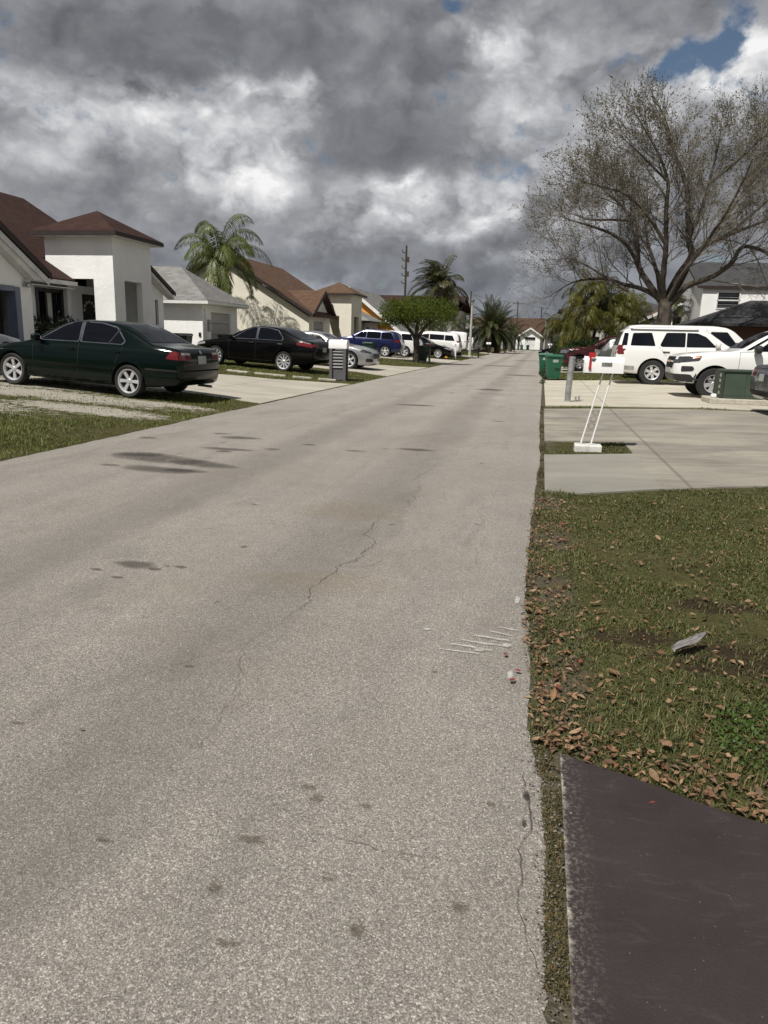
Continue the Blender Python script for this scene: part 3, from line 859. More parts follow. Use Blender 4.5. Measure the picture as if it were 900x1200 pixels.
WP = [(0, .66), (.04, .74), (.15, .87), (.4, .955), (.9, .995), (1.6, 1.0)]
def wp(L, rear=.84): return WP+[(L-1.3, 1.0), (L-.6, .97), (L-.2, .90), (L-.06, rear), (L, rear-.1)]

SEDAN = dict(L=4.77, W=1.785, R=.312, rim=.235, tw=.205, wheels=(.96, 3.675), spokes=6, spoke_w=.30, tumble=.50,
    zt=[(0, .56), (.05, .64), (.2, .71), (.7, .80), (1.28, .90), (1.45, .955), (1.85, 1.19), (2.2, 1.345), (2.55, 1.395), (2.95, 1.405), (3.35, 1.37), (3.65, 1.275), (4.0, 1.105), (4.15, 1.045), (4.4, 1.02), (4.66, .985), (4.74, .90), (4.77, .80)],
    zb=[(0, .36), (.08, .23), (.5, .19), (1.2, .19), (3.6, .20), (4.4, .26), (4.68, .30), (4.77, .42)],
    belt=[(0, .60), (.5, .70), (1.3, .87), (2, .905), (3.2, .935), (4.1, .965), (4.77, .93)], wp=wp(4.77, .86))
COUPE = dict(L=4.79, W=1.91, R=.345, rim=.255, tw=.25, wheels=(.93, 3.65), spokes=5, spoke_w=.4, tumble=.5,
    zt=[(0, .58), (.05, .70), (.2, .79), (.8, .90), (1.4, .975), (1.62, 1.02), (2.0, 1.21), (2.35, 1.345), (2.75, 1.385), (3.1, 1.36), (3.7, 1.20), (4.15, 1.06), (4.6, 1.04), (4.74, .98), (4.79, .82)],
    zb=[(0, .30), (.08, .18), (.5, .16), (3.8, .17), (4.6, .28), (4.79, .42)],
    belt=[(0, .62), (.5, .80), (1.5, .93), (2.5, .97), (3.7, 1.01), (4.79, .94)], wp=wp(4.79, .9))
ALT = dict(L=4.87, W=1.83, R=.335, rim=.262, tw=.225, wheels=(.97, 3.745), spokes=10, spoke_w=.2, tumble=.50,
    zt=[(0, .60), (.05, .70), (.2, .78), (.8, .885), (1.3, .97), (1.45, 1.02), (1.9, 1.26), (2.3, 1.41), (2.7, 1.47), (3.1, 1.465), (3.55, 1.40), (3.95, 1.26), (4.3, 1.13), (4.5, 1.095), (4.74, 1.06), (4.83, .98), (4.87, .84)],
    zb=[(0, .34), (.08, .22), (.5, .19), (3.7, .20), (4.5, .27), (4.76, .33), (4.87, .46)],
    belt=[(0, .62), (.5, .76), (1.4, .92), (2.2, .955), (3.2, .985), (4.2, 1.02), (4.87, .98)], wp=wp(4.87, .86))
SUVR = dict(L=4.65, W=1.84, R=.355, rim=.25, tw=.22, wheels=(.93, 3.635), spokes=5, spoke_w=.45, tumble=.40,
    zt=[(0, .70), (.05, .84), (.2, .95), (.8, 1.05), (1.1, 1.11), (1.3, 1.18), (1.75, 1.45), (2.1, 1.62), (2.5, 1.68), (3.3, 1.67), (4.0, 1.60), (4.25, 1.53), (4.45, 1.25), (4.58, 1.02), (4.65, .85)],
    zb=[(0, .42), (.08, .28), (.5, .24), (3.7, .25), (4.5, .34), (4.65, .5)],
    belt=[(0, .72), (.5, .90), (1.2, 1.04), (2.5, 1.07), (3.5, 1.10), (4.3, 1.13), (4.65, 1.0)], wp=wp(4.65, .88))
TAHOE = dict(L=5.18, W=2.03, R=.405, rim=.245, tw=.27, wheels=(1.0, 3.95), spokes=6, spoke_w=.42, tumble=.25, gap=.07,
    zt=[(0, .80), (.04, 1.0), (.15, 1.13), (.8, 1.20), (1.4, 1.25), (1.6, 1.31), (2.0, 1.58), (2.3, 1.78), (2.6, 1.86), (3.4, 1.89), (4.3, 1.875), (4.85, 1.82), (4.98, 1.70), (5.1, 1.30), (5.15, 1.1), (5.18, .80)],
    zb=[(0, .48), (.08, .34), (.5, .30), (4.0, .32), (5.05, .40), (5.18, .52)],
    belt=[(0, .9), (.5, 1.08), (1.5, 1.17), (3, 1.19), (4.8, 1.21), (5.18, 1.0)], wp=WP+[(4.0, 1.0), (4.8, .985), (5.05, .955), (5.15, .93), (5.18, .88)])
PICK = dict(L=5.40, W=1.90, R=.385, rim=.228, tw=.255, wheels=(.95, 4.21), spokes=6, spoke_w=.5, tumble=.40, gap=.075,
    zt=[(0, .78), (.04, .98), (.12, 1.06), (.7, 1.145), (1.35, 1.195), (1.5, 1.24), (1.95, 1.52), (2.3, 1.70), (2.65, 1.77), (3.2, 1.785), (3.62, 1.75), (3.75, 1.60), (3.86, 1.24), (4.0, 1.17), (5.2, 1.18), (5.36, 1.15), (5.40, .9)],
    zb=[(0, .58), (.08, .42), (.5, .36), (4.3, .40), (5.3, .50), (5.4, .6)],
    belt=[(0, .85), (.5, 1.02), (1.4, 1.10), (3.6, 1.14), (4, 1.12), (5.4, 1.1)], wp=wp(5.4, .93))
VAN = dict(L=5.6, W=2.0, R=.37, rim=.21, tw=.22, wheels=(.95, 4.35), spokes=8, spoke_w=.4, tumble=.2, gap=.06,
    zt=[(0, .72), (.05, .95), (.3, 1.12), (.8, 1.24), (.95, 1.32), (1.35, 1.68), (1.65, 1.93), (1.9, 2.03), (2.4, 2.08), (4.8, 2.08), (5.4, 2.04), (5.52, 1.9), (5.57, 1.3), (5.6, .8)],
    zb=[(0, .45), (.08, .32), (.5, .28), (4.4, .3), (5.5, .4), (5.6, .5)],
    belt=[(0, .85), (.6, 1.1), (1.2, 1.22), (5.2, 1.25), (5.6, 1.0)], wp=WP+[(5.2, 1.0), (5.5, .97), (5.57, .94), (5.6, .9)])

def dress_sedan(c, k=0.0, trim=None, plate_rear=True, dz=0.0, sx=1.0):
    """glazing, lamps, shut lines for the four-door sedans; coordinates scaled from the base sedan"""
    s = lambda pts: [(x*sx, z+dz+(0.0 if z < .9 else k*(z-.9))) for x, z in pts]
    fw = [(1.62, .955), (2.52, .985), (2.47, 1.345), (2.32, 1.332), (2.08, 1.232)]
    rw = [(2.60, .985), (3.50, 1.0), (3.55, 1.06), (3.30, 1.288), (2.96, 1.346), (2.57, 1.348)]
    if trim:
        c.panel('window_trim', [('side', s([(1.575, .943), (2.54, .97), (2.55, 1.365), (2.31, 1.352), (2.065, 1.25)]))], trim, .003, rnd=.03)
        c.panel('window_trim', [('side', s([(2.56, .97), (3.54, .988), (3.58, 1.06), (3.32, 1.308), (2.96, 1.366), (2.53, 1.368)]))], trim, .003, rnd=.03)
    c.panel('side_window', [('side', s(fw))], M['tint'], .007, rnd=.03)
    c.panel('side_window', [('side', s(rw))], M['tint'], .007, rnd=.03)
    H = lambda z: z+dz+(0.0 if z < .9 else k*(z-.9))
    c.panel('windscreen', [('front', [(-.68, H(.99)), (.68, H(.99)), (.53, H(1.36)), (-.53, H(1.36))])], M['tint'], .005, False, .06)
    c.panel('rear_window', [('rear', [(-.64, H(1.08)), (.64, H(1.08)), (.50, H(1.375)), (-.50, H(1.375))])], M['tint'], .005, False, .06)
    c.seam([(q[0], q[1]) for q in [((1.50*sx, .30+dz), (1.48*sx, .90+dz)), ((2.53*sx, .28+dz), (2.56*sx, .95+dz)), ((3.38*sx, .62+dz), (3.55*sx, .96+dz)), ((2.53*sx, .28+dz), (3.2*sx, .30+dz)), ((1.5*sx, .29+dz), (2.53*sx, .28+dz))]])
    c.handle(2.38*sx, .83+dz, c.body.data.materials[0] if trim is None or True else trim); c.handle(3.42*sx, .85+dz, c.body.data.materials[0])

def far_car_details(c, hi, L, suv=True, zw=(1.13, 1.55)):
    pass
P = {}
P['green'] = paint('dark_green_paint', (0.0005, 0.0048, 0.0036), 0.0, 0.12, 0.12, 0.03, 0.28)
P['black'] = paint('black_car_paint', (0.002, 0.002, 0.0025), 0.0, 0.14, 0.12, 0.015, 0.28)
P['silver'] = paint('silver_paint', (0.36, 0.37, 0.38), 0.6, 0.3)
P['navy'] = paint('navy_paint', (0.005, 0.010, 0.065), 0.3, 0.25)
P['white'] = paint('white_car_paint', (0.74, 0.74, 0.73), 0.0, 0.3)
P['grey'] = paint('dark_grey_paint', (0.05, 0.053, 0.06), 0.4, 0.25)
P['maroon'] = paint('red_maroon_paint', (0.14, 0.014, 0.018), 0.1, 0.3)
P['gunmetal'] = paint('gunmetal_paint', (0.10, 0.105, 0.10), 0.4, 0.3)

# --- dark green sedan on the left verge
c = spawn('parked_car', SEDAN, (-7.72, 14.12), 175, P['green'], 'dark green four-door sedan with six-spoke silver wheels parked on the grass verge')
dress_sedan(c, trim=M['chrome'])
for o_ in c.panel('tail_light', [('side', [(4.46, .80), (4.75, .79), (4.75, .94), (4.56, .95)]), ('rear', [(.40, .79), (.745, .79), (.745, .935), (.40, .925)])], M['tail'], .006, rnd=.02): pass
c.panel('reverse_light', [('rear', [(.42, .885), (.70, .885), (.70, .93), (.42, .92)])], M['lamp'], .010, rnd=.01)
c.panel('headlight', [('side', [(.03, .55), (.42, .60), (.40, .67), (.06, .64)]), ('front', [(.35, .54), (.74, .55), (.74, .66), (.35, .63)])], M['lamp'], .005, rnd=.02)
c.panel('grille', [('front', [(-.30, .50), (.30, .50), (.32, .60), (-.32, .60)])], M['plastic_black'], .006, False)
c.plate('rear', 0, .79)
c.panel('side_moulding', [('side', [(1.32, .50), (3.32, .50), (3.32, .54), (1.32, .54)])], P['green'], .018, rnd=.01)
c.panel('bumper_strip', [('side', [(4.05, .565), (4.72, .565), (4.72, .60), (4.05, .60)]), ('rear', [(-.8, .57), (.8, .57), (.8, .60), (-.8, .60)])], M['seam'], .003, rnd=0)
c.panel('emblem', [('rear', [(-.045, .90), (.045, .90), (.035, .965), (-.035, .965)])], M['chrome'], .008, False, .02, .02)
c.panel('rear_quarter_divider', [('side', [(3.20, .985), (3.225, .985), (3.40, 1.26), (3.375, 1.28)])], M['seam'], .009, rnd=0)
c.mirror(1.64, .94, P['green'])
ex = MB(); ex.tube([(-2.05, -.45, .25), (-2.36, -.45, .245)], .028, 10); ex.build('exhaust_pipe', M['steel'], c.root, 40)

# --- black sedan by the palm house
c = spawn('parked_car', ALT, (-8.55, 25.75), 170, P['black'], 'shiny black sedan with bright multi-spoke wheels and chrome window line on the left lawn')
dress_sedan(c, k=0.06, trim=M['chrome'], dz=.03, sx=1.035)
c.panel('tail_light', [('side', [(4.22, .92), (4.80, .86), (4.80, .97), (4.45, 1.03), (4.22, 1.0)]), ('rear', [(.42, .88), (.765, .89), (.765, .99), (.42, .97)])], M['tail'], .006, rnd=.03)
c.panel('headlight', [('side', [(.05, .62), (.55, .72), (.50, .79), (.10, .72)]), ('front', [(.45, .62), (.77, .64), (.77, .75), (.45, .70)])], M['lamp'], .005, rnd=.02)
c.panel('grille', [('front', [(-.36, .42), (.36, .42), (.44, .68), (-.44, .68)])], M['plastic_black'], .006, False)
c.plate('rear', 0, .80)
c.panel('handle_trim', [('side', [(2.37, .88), (2.56, .88), (2.56, .905), (2.37, .905)])], M['chrome'], .02, rnd=.01)
c.panel('handle_trim', [('side', [(3.50, .90), (3.68, .90), (3.68, .925), (3.50, .925)])], M['chrome'], .02, rnd=.01)
c.mirror(1.68, .99, P['black'])

# --- silver coupe
c = spawn('parked_car', COUPE, (-10.45, 31.35), -2, P['silver'], 'silver sports coupe facing the street beyond the grey louvred mailbox pillar')
c.panel('side_window', [('side', [(1.95, 1.03), (3.0, 1.05), (3.25, 1.10), (2.95, 1.26), (2.6, 1.30), (2.3, 1.25)])], M['tint'], .006, rnd=.03)
c.panel('windscreen', [('front', [(-.72, 1.05), (.72, 1.05), (.56, 1.32), (-.56, 1.32)])], M['tint'], .005, False, .05)
c.panel('rear_window', [('rear', [(-.62, 1.12), (.62, 1.12), (.5, 1.33), (-.5, 1.33)])], M['tint'], .005, False, .05)
c.panel('headlight', [('side', [(.06, .68), (.45, .74), (.42, .81), (.10, .765)]), ('front', [(.48, .66), (.90, .68), (.90, .77), (.48, .735)])], M['lamp_dark'], .005, rnd=.02)
c.panel('grille', [('front', [(-.48, .46), (.48, .46), (.50, .66), (-.50, .66)])], M['plastic_black'], .006, False, .06)
c.panel('air_intake', [('front', [(.52, .32), (.86, .34), (.86, .47), (.55, .44)]), ('side', [(.08, .33), (.24, .33), (.22, .46), (.06, .46)])], M['plastic_black'], .006, rnd=.03)
c.panel('bonnet_vent', [('top', [(.95, .25), (1.35, .25), (1.35, .45), (.95, .45)])], M['plastic_black'], .004, rnd=.03)
c.panel('tail_light', [('rear', [(.40, .82), (.85, .82), (.85, .96), (.40, .96)])], M['tail'], .005, rnd=.02)
c.seam([((1.55, .3), (1.5, .95)), ((3.0, .3), (3.05, 1.0)), ((1.55, .3), (3.0, .3))]); c.handle(2.85, .86, P['silver'])
c.mirror(1.85, 1.02, P['silver'])

def dress_suv(c, zb, zt, x0, x1, splits, front_y=.62, dark=False):
    """glass band from x0 to x1 between zb and zt, split at the pillars"""
    xs_ = [x0]+splits+[x1]
    for i, (a, b_) in enumerate(zip(xs_, xs_[1:])):
        lo = [(a+.03, zb), (b_-.03, zb+.02)]
        hi = [(b_-.03-(.22 if i == len(xs_)-2 else 0), zt), (a+.03+((zt-zb)*1.2 if i == 0 else 0), zt-(.05 if i == 0 else 0))]
        c.panel('side_window', [('side', lo+hi)], M['tint'], .006, rnd=.04)

# --- navy SUV
c = spawn('parked_suv', SUVR, (-9.85, 48.65), 180, P['navy'], 'navy blue compact SUV parked tail to the street', 'suv')
dress_suv(c, 1.10, 1.52, 1.45, 4.2, [2.35, 3.3])
c.panel('windscreen', [('front', [(-.72, 1.2), (.72, 1.2), (.6, 1.57), (-.6, 1.57)])], M['tint'], .005, False)
c.panel('rear_window', [('rear', [(-.66, 1.2), (.66, 1.2), (.56, 1.5), (-.56, 1.5)])], M['tint'], .005, False)
c.panel('tail_light', [('side', [(4.2, .95), (4.56, .95), (4.5, 1.1), (4.2, 1.1)]), ('rear', [(.55, .95), (.79, .95), (.79, 1.1), (.55, 1.1)])], M['tail'], .006, rnd=.03)
c.panel('roof_rail', [('side', [(2.2, 1.585), (4.0, 1.56), (4.0, 1.585), (2.2, 1.61)])], M['steel'], .02, rnd=.005)
c.panel('lower_cladding', [('side', [(1.35, .27), (3.2, .27), (3.2, .42), (1.35, .42)])], M['plastic_black'], .006)
c.plate('rear', 0, .75); c.mirror(1.5, 1.12, P['navy']); c.handle(2.2, 1.0, P['navy']); c.handle(3.15, 1.02, P['navy'])

# --- white SUV between the navy one and the round tree
c = spawn('parked_suv', SUVR, (-9.1, 51.6), 180, P['white'], 'white SUV half hidden behind the navy SUV and the round clipped tree', 'suv')
dress_suv(c, 1.10, 1.52, 1.45, 4.2, [2.35, 3.3])
c.panel('rear_window', [('rear', [(-.66, 1.2), (.66, 1.2), (.56, 1.5), (-.56, 1.5)])], M['tint'], .005, False)
c.panel('windscreen', [('front', [(-.72, 1.2), (.72, 1.2), (.6, 1.57), (-.6, 1.57)])], M['tint'], .005, False)
c.panel('tail_light', [('rear', [(.55, .95), (.79, .95), (.79, 1.1), (.55, 1.1)])], M['tail'], .006, rnd=.03)
c.mirror(1.5, 1.12, P['white']); c.plate('rear', 0, .75)

# --- black sedan nose to the street beyond the round tree
c = spawn('parked_car', ALT, (-10.1, 55.4), 0, P['black'], 'black sedan with its nose to the street right of the round clipped tree trunk')
dress_sedan(c, k=0.06, dz=.03, sx=1.035)
c.panel('headlight', [('side', [(.05, .62), (.55, .72), (.50, .79), (.10, .72)]), ('front', [(.45, .62), (.77, .64), (.77, .75), (.45, .70)])], M['lamp'], .005, rnd=.02)
c.panel('grille', [('front', [(-.36, .42), (.36, .42), (.44, .68), (-.44, .68)])], M['plastic_black'], .006, False)
c.panel('tail_light', [('rear', [(.42, .88), (.765, .89), (.765, .99), (.42, .97)])], M['tail'], .006, rnd=.03)
c.mirror(1.68, .99, P['black'])

# --- white SUV behind the hydrants
c = spawn('parked_suv', TAHOE, (-7.55, 60.2), 180, P['white'], 'white SUV parked behind the two fire hydrants and the coconut palm trunk', 'suv')
dress_suv(c, 1.25, 1.66, 1.75, 4.8, [2.75, 3.95])
c.panel('rear_window', [('rear', [(-.75, 1.25), (.75, 1.25), (.68, 1.7), (-.68, 1.7)])], M['tint'], .005, False)
c.panel('windscreen', [('front', [(-.8, 1.35), (.8, 1.35), (.68, 1.74), (-.68, 1.74)])], M['tint'], .005, False)
c.panel('tail_light', [('rear', [(.82, .95), (.97, .95), (.97, 1.3), (.82, 1.3)]), ('side', [(5.0, .95), (5.13, .95), (5.1, 1.3), (5.0, 1.3)])], M['tail'], .006, rnd=.02)
c.mirror(1.85, 1.28, P['white']); c.plate('rear', 0, .95)

c = spawn('parked_suv', SUVR, (-8.3, 69.2), 180, P['black'], 'black SUV parked just left of the near street lamp', 'suv')
dress_suv(c, 1.10, 1.52, 1.45, 4.2, [2.35, 3.3])
c.panel('rear_window', [('rear', [(-.66, 1.2), (.66, 1.2), (.56, 1.5), (-.56, 1.5)])], M['tint'], .005, False)
c.panel('tail_light', [('rear', [(.55, .95), (.79, .95), (.79, 1.1), (.55, 1.1)])], M['tail'], .006, rnd=.03)
c.plate('rear', 0, .75); c.mirror(1.5, 1.12, P['black'])

c = spawn('parked_van', VAN, (-8.6, 76.5), 180, P['white'], 'white box-sided van far down the street beside the lamp post', 'van')
c.panel('side_window', [('side', [(1.45, 1.32), (2.2, 1.34), (2.2, 1.8), (1.75, 1.8)])], M['tint'], .006)
c.panel('windscreen', [('front', [(-.8, 1.4), (.8, 1.4), (.7, 1.92), (-.7, 1.92)])], M['tint'], .005, False)
c.panel('rear_window', [('rear', [(-.7, 1.3), (.7, 1.3), (.7, 1.8), (-.7, 1.8)])], M['tint'], .005, False)
c.panel('tail_light', [('rear', [(.8, .8), (.95, .8), (.95, 1.2), (.8, 1.2)])], M['tail'], .006, rnd=.02)
c.mirror(1.55, 1.3, M['plastic_black'])

# --- right hand side
c = spawn('parked_suv', TAHOE, (3.68, 27.55), 0, P['white'], 'large white SUV with black tinted side windows on the cream driveway', 'suv')
c.panel('side_window', [('side', [(2.0, 1.27), (2.95, 1.255), (2.95, 1.72), (2.62, 1.71), (2.35, 1.60)])], M['tint'], .006, rnd=.04)
c.panel('side_window', [('side', [(2.99, 1.255), (3.72, 1.25), (3.78, 1.30), (3.60, 1.71), (2.99, 1.72)])], M['tint'], .006, rnd=.04)
c.panel('side_window', [('side', [(3.92, 1.27), (4.72, 1.27), (4.66, 1.68), (4.06, 1.70)])], M['tint'], .006, rnd=.04)
c.panel('rear_window', [('rear', [(-.78, 1.27), (.78, 1.27), (.70, 1.72), (-.70, 1.72)])], M['tint'], .006, False, .03)
c.panel('quarter_glass', [('side', [(4.83, 1.27), (5.0, 1.27), (4.93, 1.68), (4.80, 1.68)])], M['tint'], .006, True, .03)
c.panel('windscreen', [('front', [(-.82, 1.36), (.82, 1.36), (.70, 1.75), (-.70, 1.75)])], M['tint'], .005, False)
c.panel('tail_light', [('side', [(4.90, .98), (5.12, .98), (5.08, 1.28), (4.98, 1.28)]), ('rear', [(.80, .98), (.97, .98), (.97, 1.28), (.80, 1.28)])], M['tail'], .010, rnd=.03)
c.panel('roof_rail', [('side', [(2.6, 1.775), (4.75, 1.765), (4.75, 1.80), (2.6, 1.81)])], M['plastic_black'], .03, rnd=.01)
c.panel('rear_bumper', [('side', [(4.55, .46), (5.13, .50), (5.12, .62), (4.55, .60)]), ('rear', [(-.9, .50), (.9, .50), (.9, .64), (-.9, .64)])], M['steel'], .006, True, .02)
c.seam([((1.6, .35), (1.62, 1.2)), ((2.85, .34), (2.96, 1.25)), ((3.55, .95), (3.82, 1.26)), ((1.6, .35), (2.9, .34)), ((2.9, .34), (3.45, .36)), ((3.45, .36), (3.46, .9))])
c.panel('door_handle', [('side', [(2.68, 1.05), (2.88, 1.05), (2.88, 1.09), (2.68, 1.09)])], M['plastic_black'], .02, rnd=.012)
c.panel('door_handle', [('side', [(3.46, 1.06), (3.68, 1.06), (3.68, 1.10), (3.46, 1.10)])], M['plastic_black'], .02, rnd=.012)
c.panel('side_step', [('side', [(1.55, .33), (3.4, .33), (3.4, .37), (1.55, .37)])], M['plastic_black'], .05, rnd=.01)
c.panel('headlight', [('side', [(.05, .86), (.4, .90), (.36, 1.06), (.08, 1.03)]), ('front', [(.62, .84), (.98, .86), (.98, 1.04), (.62, 1.02)])], M['lamp'], .006, rnd=.03)
c.panel('grille', [('front', [(-.58, .72), (.58, .72), (.58, 1.0), (-.58, 1.0)])], M['chrome'], .006, False)
c.plate('rear', 0, .98); c.mirror(2.0, 1.30, P['white'], (.16, .24, .19))

c = spawn('pickup_truck', PICK, (7.55, 21.1), 180, P['white'], 'white pickup truck with black lower bumper facing the street behind the green utility cabinet', 'truck')
c.panel('side_window', [('side', [(1.86, 1.20), (2.78, 1.22), (2.78, 1.62), (2.50, 1.61), (2.22, 1.48)])], M['tint'], .006, rnd=.04)
c.panel('side_window', [('side', [(2.84, 1.22), (3.5, 1.24), (3.55, 1.30), (3.48, 1.60), (2.84, 1.62)])], M['tint'], .006, rnd=.04)
c.panel('windscreen', [('front', [(-.74, 1.27), (.74, 1.27), (.62, 1.69), (-.62, 1.69)]), ('side', [(1.62, 1.22), (1.75, 1.235), (2.30, 1.60), (2.22, 1.60)])], M['tint'], .005, True, .03)
c.panel('rear_window', [('rear', [(-.6, 1.3), (.6, 1.3), (.55, 1.62), (-.55, 1.62)])], M['tint'], .005, False)
c.panel('headlight', [('side', [(.06, .87), (.56, .94), (.62, 1.06), (.10, 1.03)]), ('front', [(.52, .86), (.80, .87), (.80, .96), (.52, .96)])], M['lamp_dark'], .008, rnd=.03)
c.panel('indicator', [('side', [(.40, .985), (.58, 1.01), (.57, 1.05), (.42, 1.03)])], M['amber'], .012, rnd=.015)
c.panel('grille', [('front', [(-.50, .74), (.50, .74), (.54, 1.02), (-.54, 1.02)]), ('side', [(-.01, .78), (.07, .80), (.09, 1.0), (.02, 1.0)])], M['plastic_black'], .008, True, .03)
c.panel('grille_bar', [('front', [(-.5, .88), (.5, .88), (.5, .92), (-.5, .92)])], P['white'], .014, False, .01)
c.panel('emblem', [('front', [(-.10, .865), (.10, .865), (.10, .935), (-.10, .935)])], M['amber'], .022, False, .02, .03)
c.panel('fog_lamp_recess', [('side', [(.16, .66), (.42, .68), (.46, .73), (.42, .80), (.16, .80)])], M['plastic_black'], .008, rnd=.03)
c.panel('front_bumper', [('side', [(.0, .40), (.52, .36), (.52, .50), (.20, .56), (.0, .66)]), ('front', [(0, .44), (.9, .44), (.9, .60), (0, .60)])], M['plastic_black'], .012, rnd=.03)
c.panel('wheel_arch_lip', [('side', [(.47, .46), (.53, .60), (.50, .62), (.44, .48)])], M['plastic_black'], .01, rnd=0)
c.seam([((1.46, .42), (1.50, 1.18)), ((2.80, .42), (2.81, 1.2)), ((1.46, .42), (3.7, .44)), ((3.66, .44), (3.70, 1.2)), ((1.5, 1.18), (1.8, 1.19))])
c.panel('door_handle', [('side', [(2.58, 1.02), (2.78, 1.02), (2.78, 1.06), (2.58, 1.06)])], P['white'], .02, rnd=.012)
c.mirror(1.86, 1.20, M['plastic_black'], (.17, .26, .20)); c.plate('front', 0, .62)
c.panel('tail_light', [('rear', [(.78, .8), (.9, .8), (.9, 1.1), (.78, 1.1)])], M['tail'], .006, rnd=.02)

c = spawn('parked_van', VAN, (4.45, 32.2), 0, P['white'], 'white panel van standing behind the large white SUV on the right', 'van')
c.panel('side_window', [('side', [(1.40, 1.30), (2.45, 1.32), (2.45, 1.86), (1.85, 1.86)])], M['tint'], .006)
c.panel('windscreen', [('front', [(-.8, 1.4), (.8, 1.4), (.7, 1.92), (-.7, 1.92)])], M['tint'], .005, False)
c.panel('rear_window', [('rear', [(-.7, 1.3), (.7, 1.3), (.7, 1.8), (-.7, 1.8)])], M['tint'], .005, False)
c.seam([((1.25, .4), (1.3, 1.3)), ((2.6, .4), (2.6, 1.98)), ((3.9, .4), (3.9, 1.98))]); c.mirror(1.5, 1.3, M['plastic_black'], (.16, .2, .26))
c.panel('tail_light', [('rear', [(.8, .8), (.95, .8), (.95, 1.2), (.8, 1.2)])], M['tail'], .006, rnd=.02)

c = spawn('parked_car', ALT, (5.42, 16.1), 2, P['grey'], 'dark grey sedan whose tail shows at the right edge beside the utility cabinet')
c.root.scale = (1, 1, .90)
dress_sedan(c, k=0.06, dz=.03, sx=1.035)
c.panel('tail_light', [('side', [(4.40, .84), (4.82, .80), (4.82, 1.0), (4.45, 1.02)]), ('rear', [(.46, .82), (.765, .82), (.765, 1.0), (.46, .98)])], M['tail'], .006, rnd=.03)
c.panel('tail_light_lens', [('side', [(4.58, .83), (4.80, .82), (4.80, .93), (4.60, .94)])], M['lamp'], .010, rnd=.02)
c.panel('boot_trim', [('rear', [(-.4, 1.0), (.4, 1.0), (.4, 1.03), (-.4, 1.03)])], M['chrome'], .008, False, .01)
c.panel('rear_diffuser', [('rear', [(-.7, .40), (.7, .40), (.7, .52), (-.7, .52)]), ('side', [(4.3, .33), (4.82, .42), (4.82, .54), (4.3, .42)])], M['plastic_black'], .006, True, .02)
c.plate('rear', 0, .80); c.mirror(1.68, .99, P['grey'])

c = spawn('pickup_truck', PICK, (5.15, 39.6), 180, P['maroon'], 'maroon pickup truck with a black front end in front of the yellow-green palms', 'truck')
c.panel('side_window', [('side', [(1.86, 1.20), (2.78, 1.22), (2.78, 1.62), (2.50, 1.61), (2.22, 1.48)])], M['tint'], .006, rnd=.04)
c.panel('side_window', [('side', [(2.84, 1.22), (3.5, 1.24), (3.55, 1.30), (3.48, 1.60), (2.84, 1.62)])], M['tint'], .006, rnd=.04)
c.panel('windscreen', [('front', [(-.74, 1.27), (.74, 1.27), (.62, 1.69), (-.62, 1.69)])], M['tint'], .005, False, .03)
c.panel('grille', [('front', [(-.9, .55), (.9, .55), (.88, 1.04), (-.88, 1.04)])], M['plastic_black'], .012, False, .03)
c.panel('front_cladding', [('side', [(.0, .45), (.55, .42), (.58, .9), (1.3, .98), (1.3, 1.06), (.05, 1.0)])], M['plastic_black'], .01, rnd=.03)
c.panel('headlight', [('front', [(.55, .88), (.88, .88), (.88, 1.02), (.55, 1.02)]), ('side', [(.1, .9), (.35, .92), (.33, 1.0), (.1, .99)])], M['lamp'], .016, rnd=.03)
c.panel('door_sign', [('side', [(1.65, .72), (2.05, .72), (2.05, 1.08), (1.65, 1.08)])], M['white_metal'], .008, rnd=.02)
c.mirror(1.86, 1.2, M['plastic_black'], (.17, .26, .2))

c = spawn('parked_suv', SUVR, (3.55, 35.2), 0, P['gunmetal'], 'dark grey SUV with its tail to the street between maroon pickup and white SUV', 'suv')
dress_suv(c, 1.10, 1.52, 1.45, 4.2, [2.35, 3.3])
c.panel('rear_window', [('rear', [(-.66, 1.2), (.66, 1.2), (.56, 1.5), (-.56, 1.5)])], M['tint'], .005, False)
c.panel('windscreen', [('front', [(-.72, 1.2), (.72, 1.2), (.6, 1.57), (-.6, 1.57)])], M['tint'], .005, False)
c.panel('tail_light', [('rear', [(.60, 1.0), (.82, 1.0), (.8, 1.35), (.68, 1.35)])], M['lamp'], .008, rnd=.03)
c.plate('rear', 0, .92)

c = spawn('parked_car', SEDAN, (3.4, 75.5), 160, P['black'], 'small dark car far down the right side beyond the green wheelie bins')
dress_sedan(c)
c.panel('headlight', [('side', [(.03, .55), (.42, .60), (.40, .67), (.06, .64)]), ('front', [(.35, .54), (.74, .55), (.74, .66), (.35, .63)])], M['lamp'], .005, rnd=.02)

c = spawn('parked_car', SEDAN, (-13.05, 12.9), 92, P['silver'], 'pale silver car at the left edge behind the bonnet of the green sedan')
dress_sedan(c)
c.panel('headlight', [('side', [(.03, .55), (.42, .60), (.40, .67), (.06, .64)]), ('front', [(.35, .54), (.74, .55), (.74, .66), (.35, .63)])], M['lamp'], .005, rnd=.02)
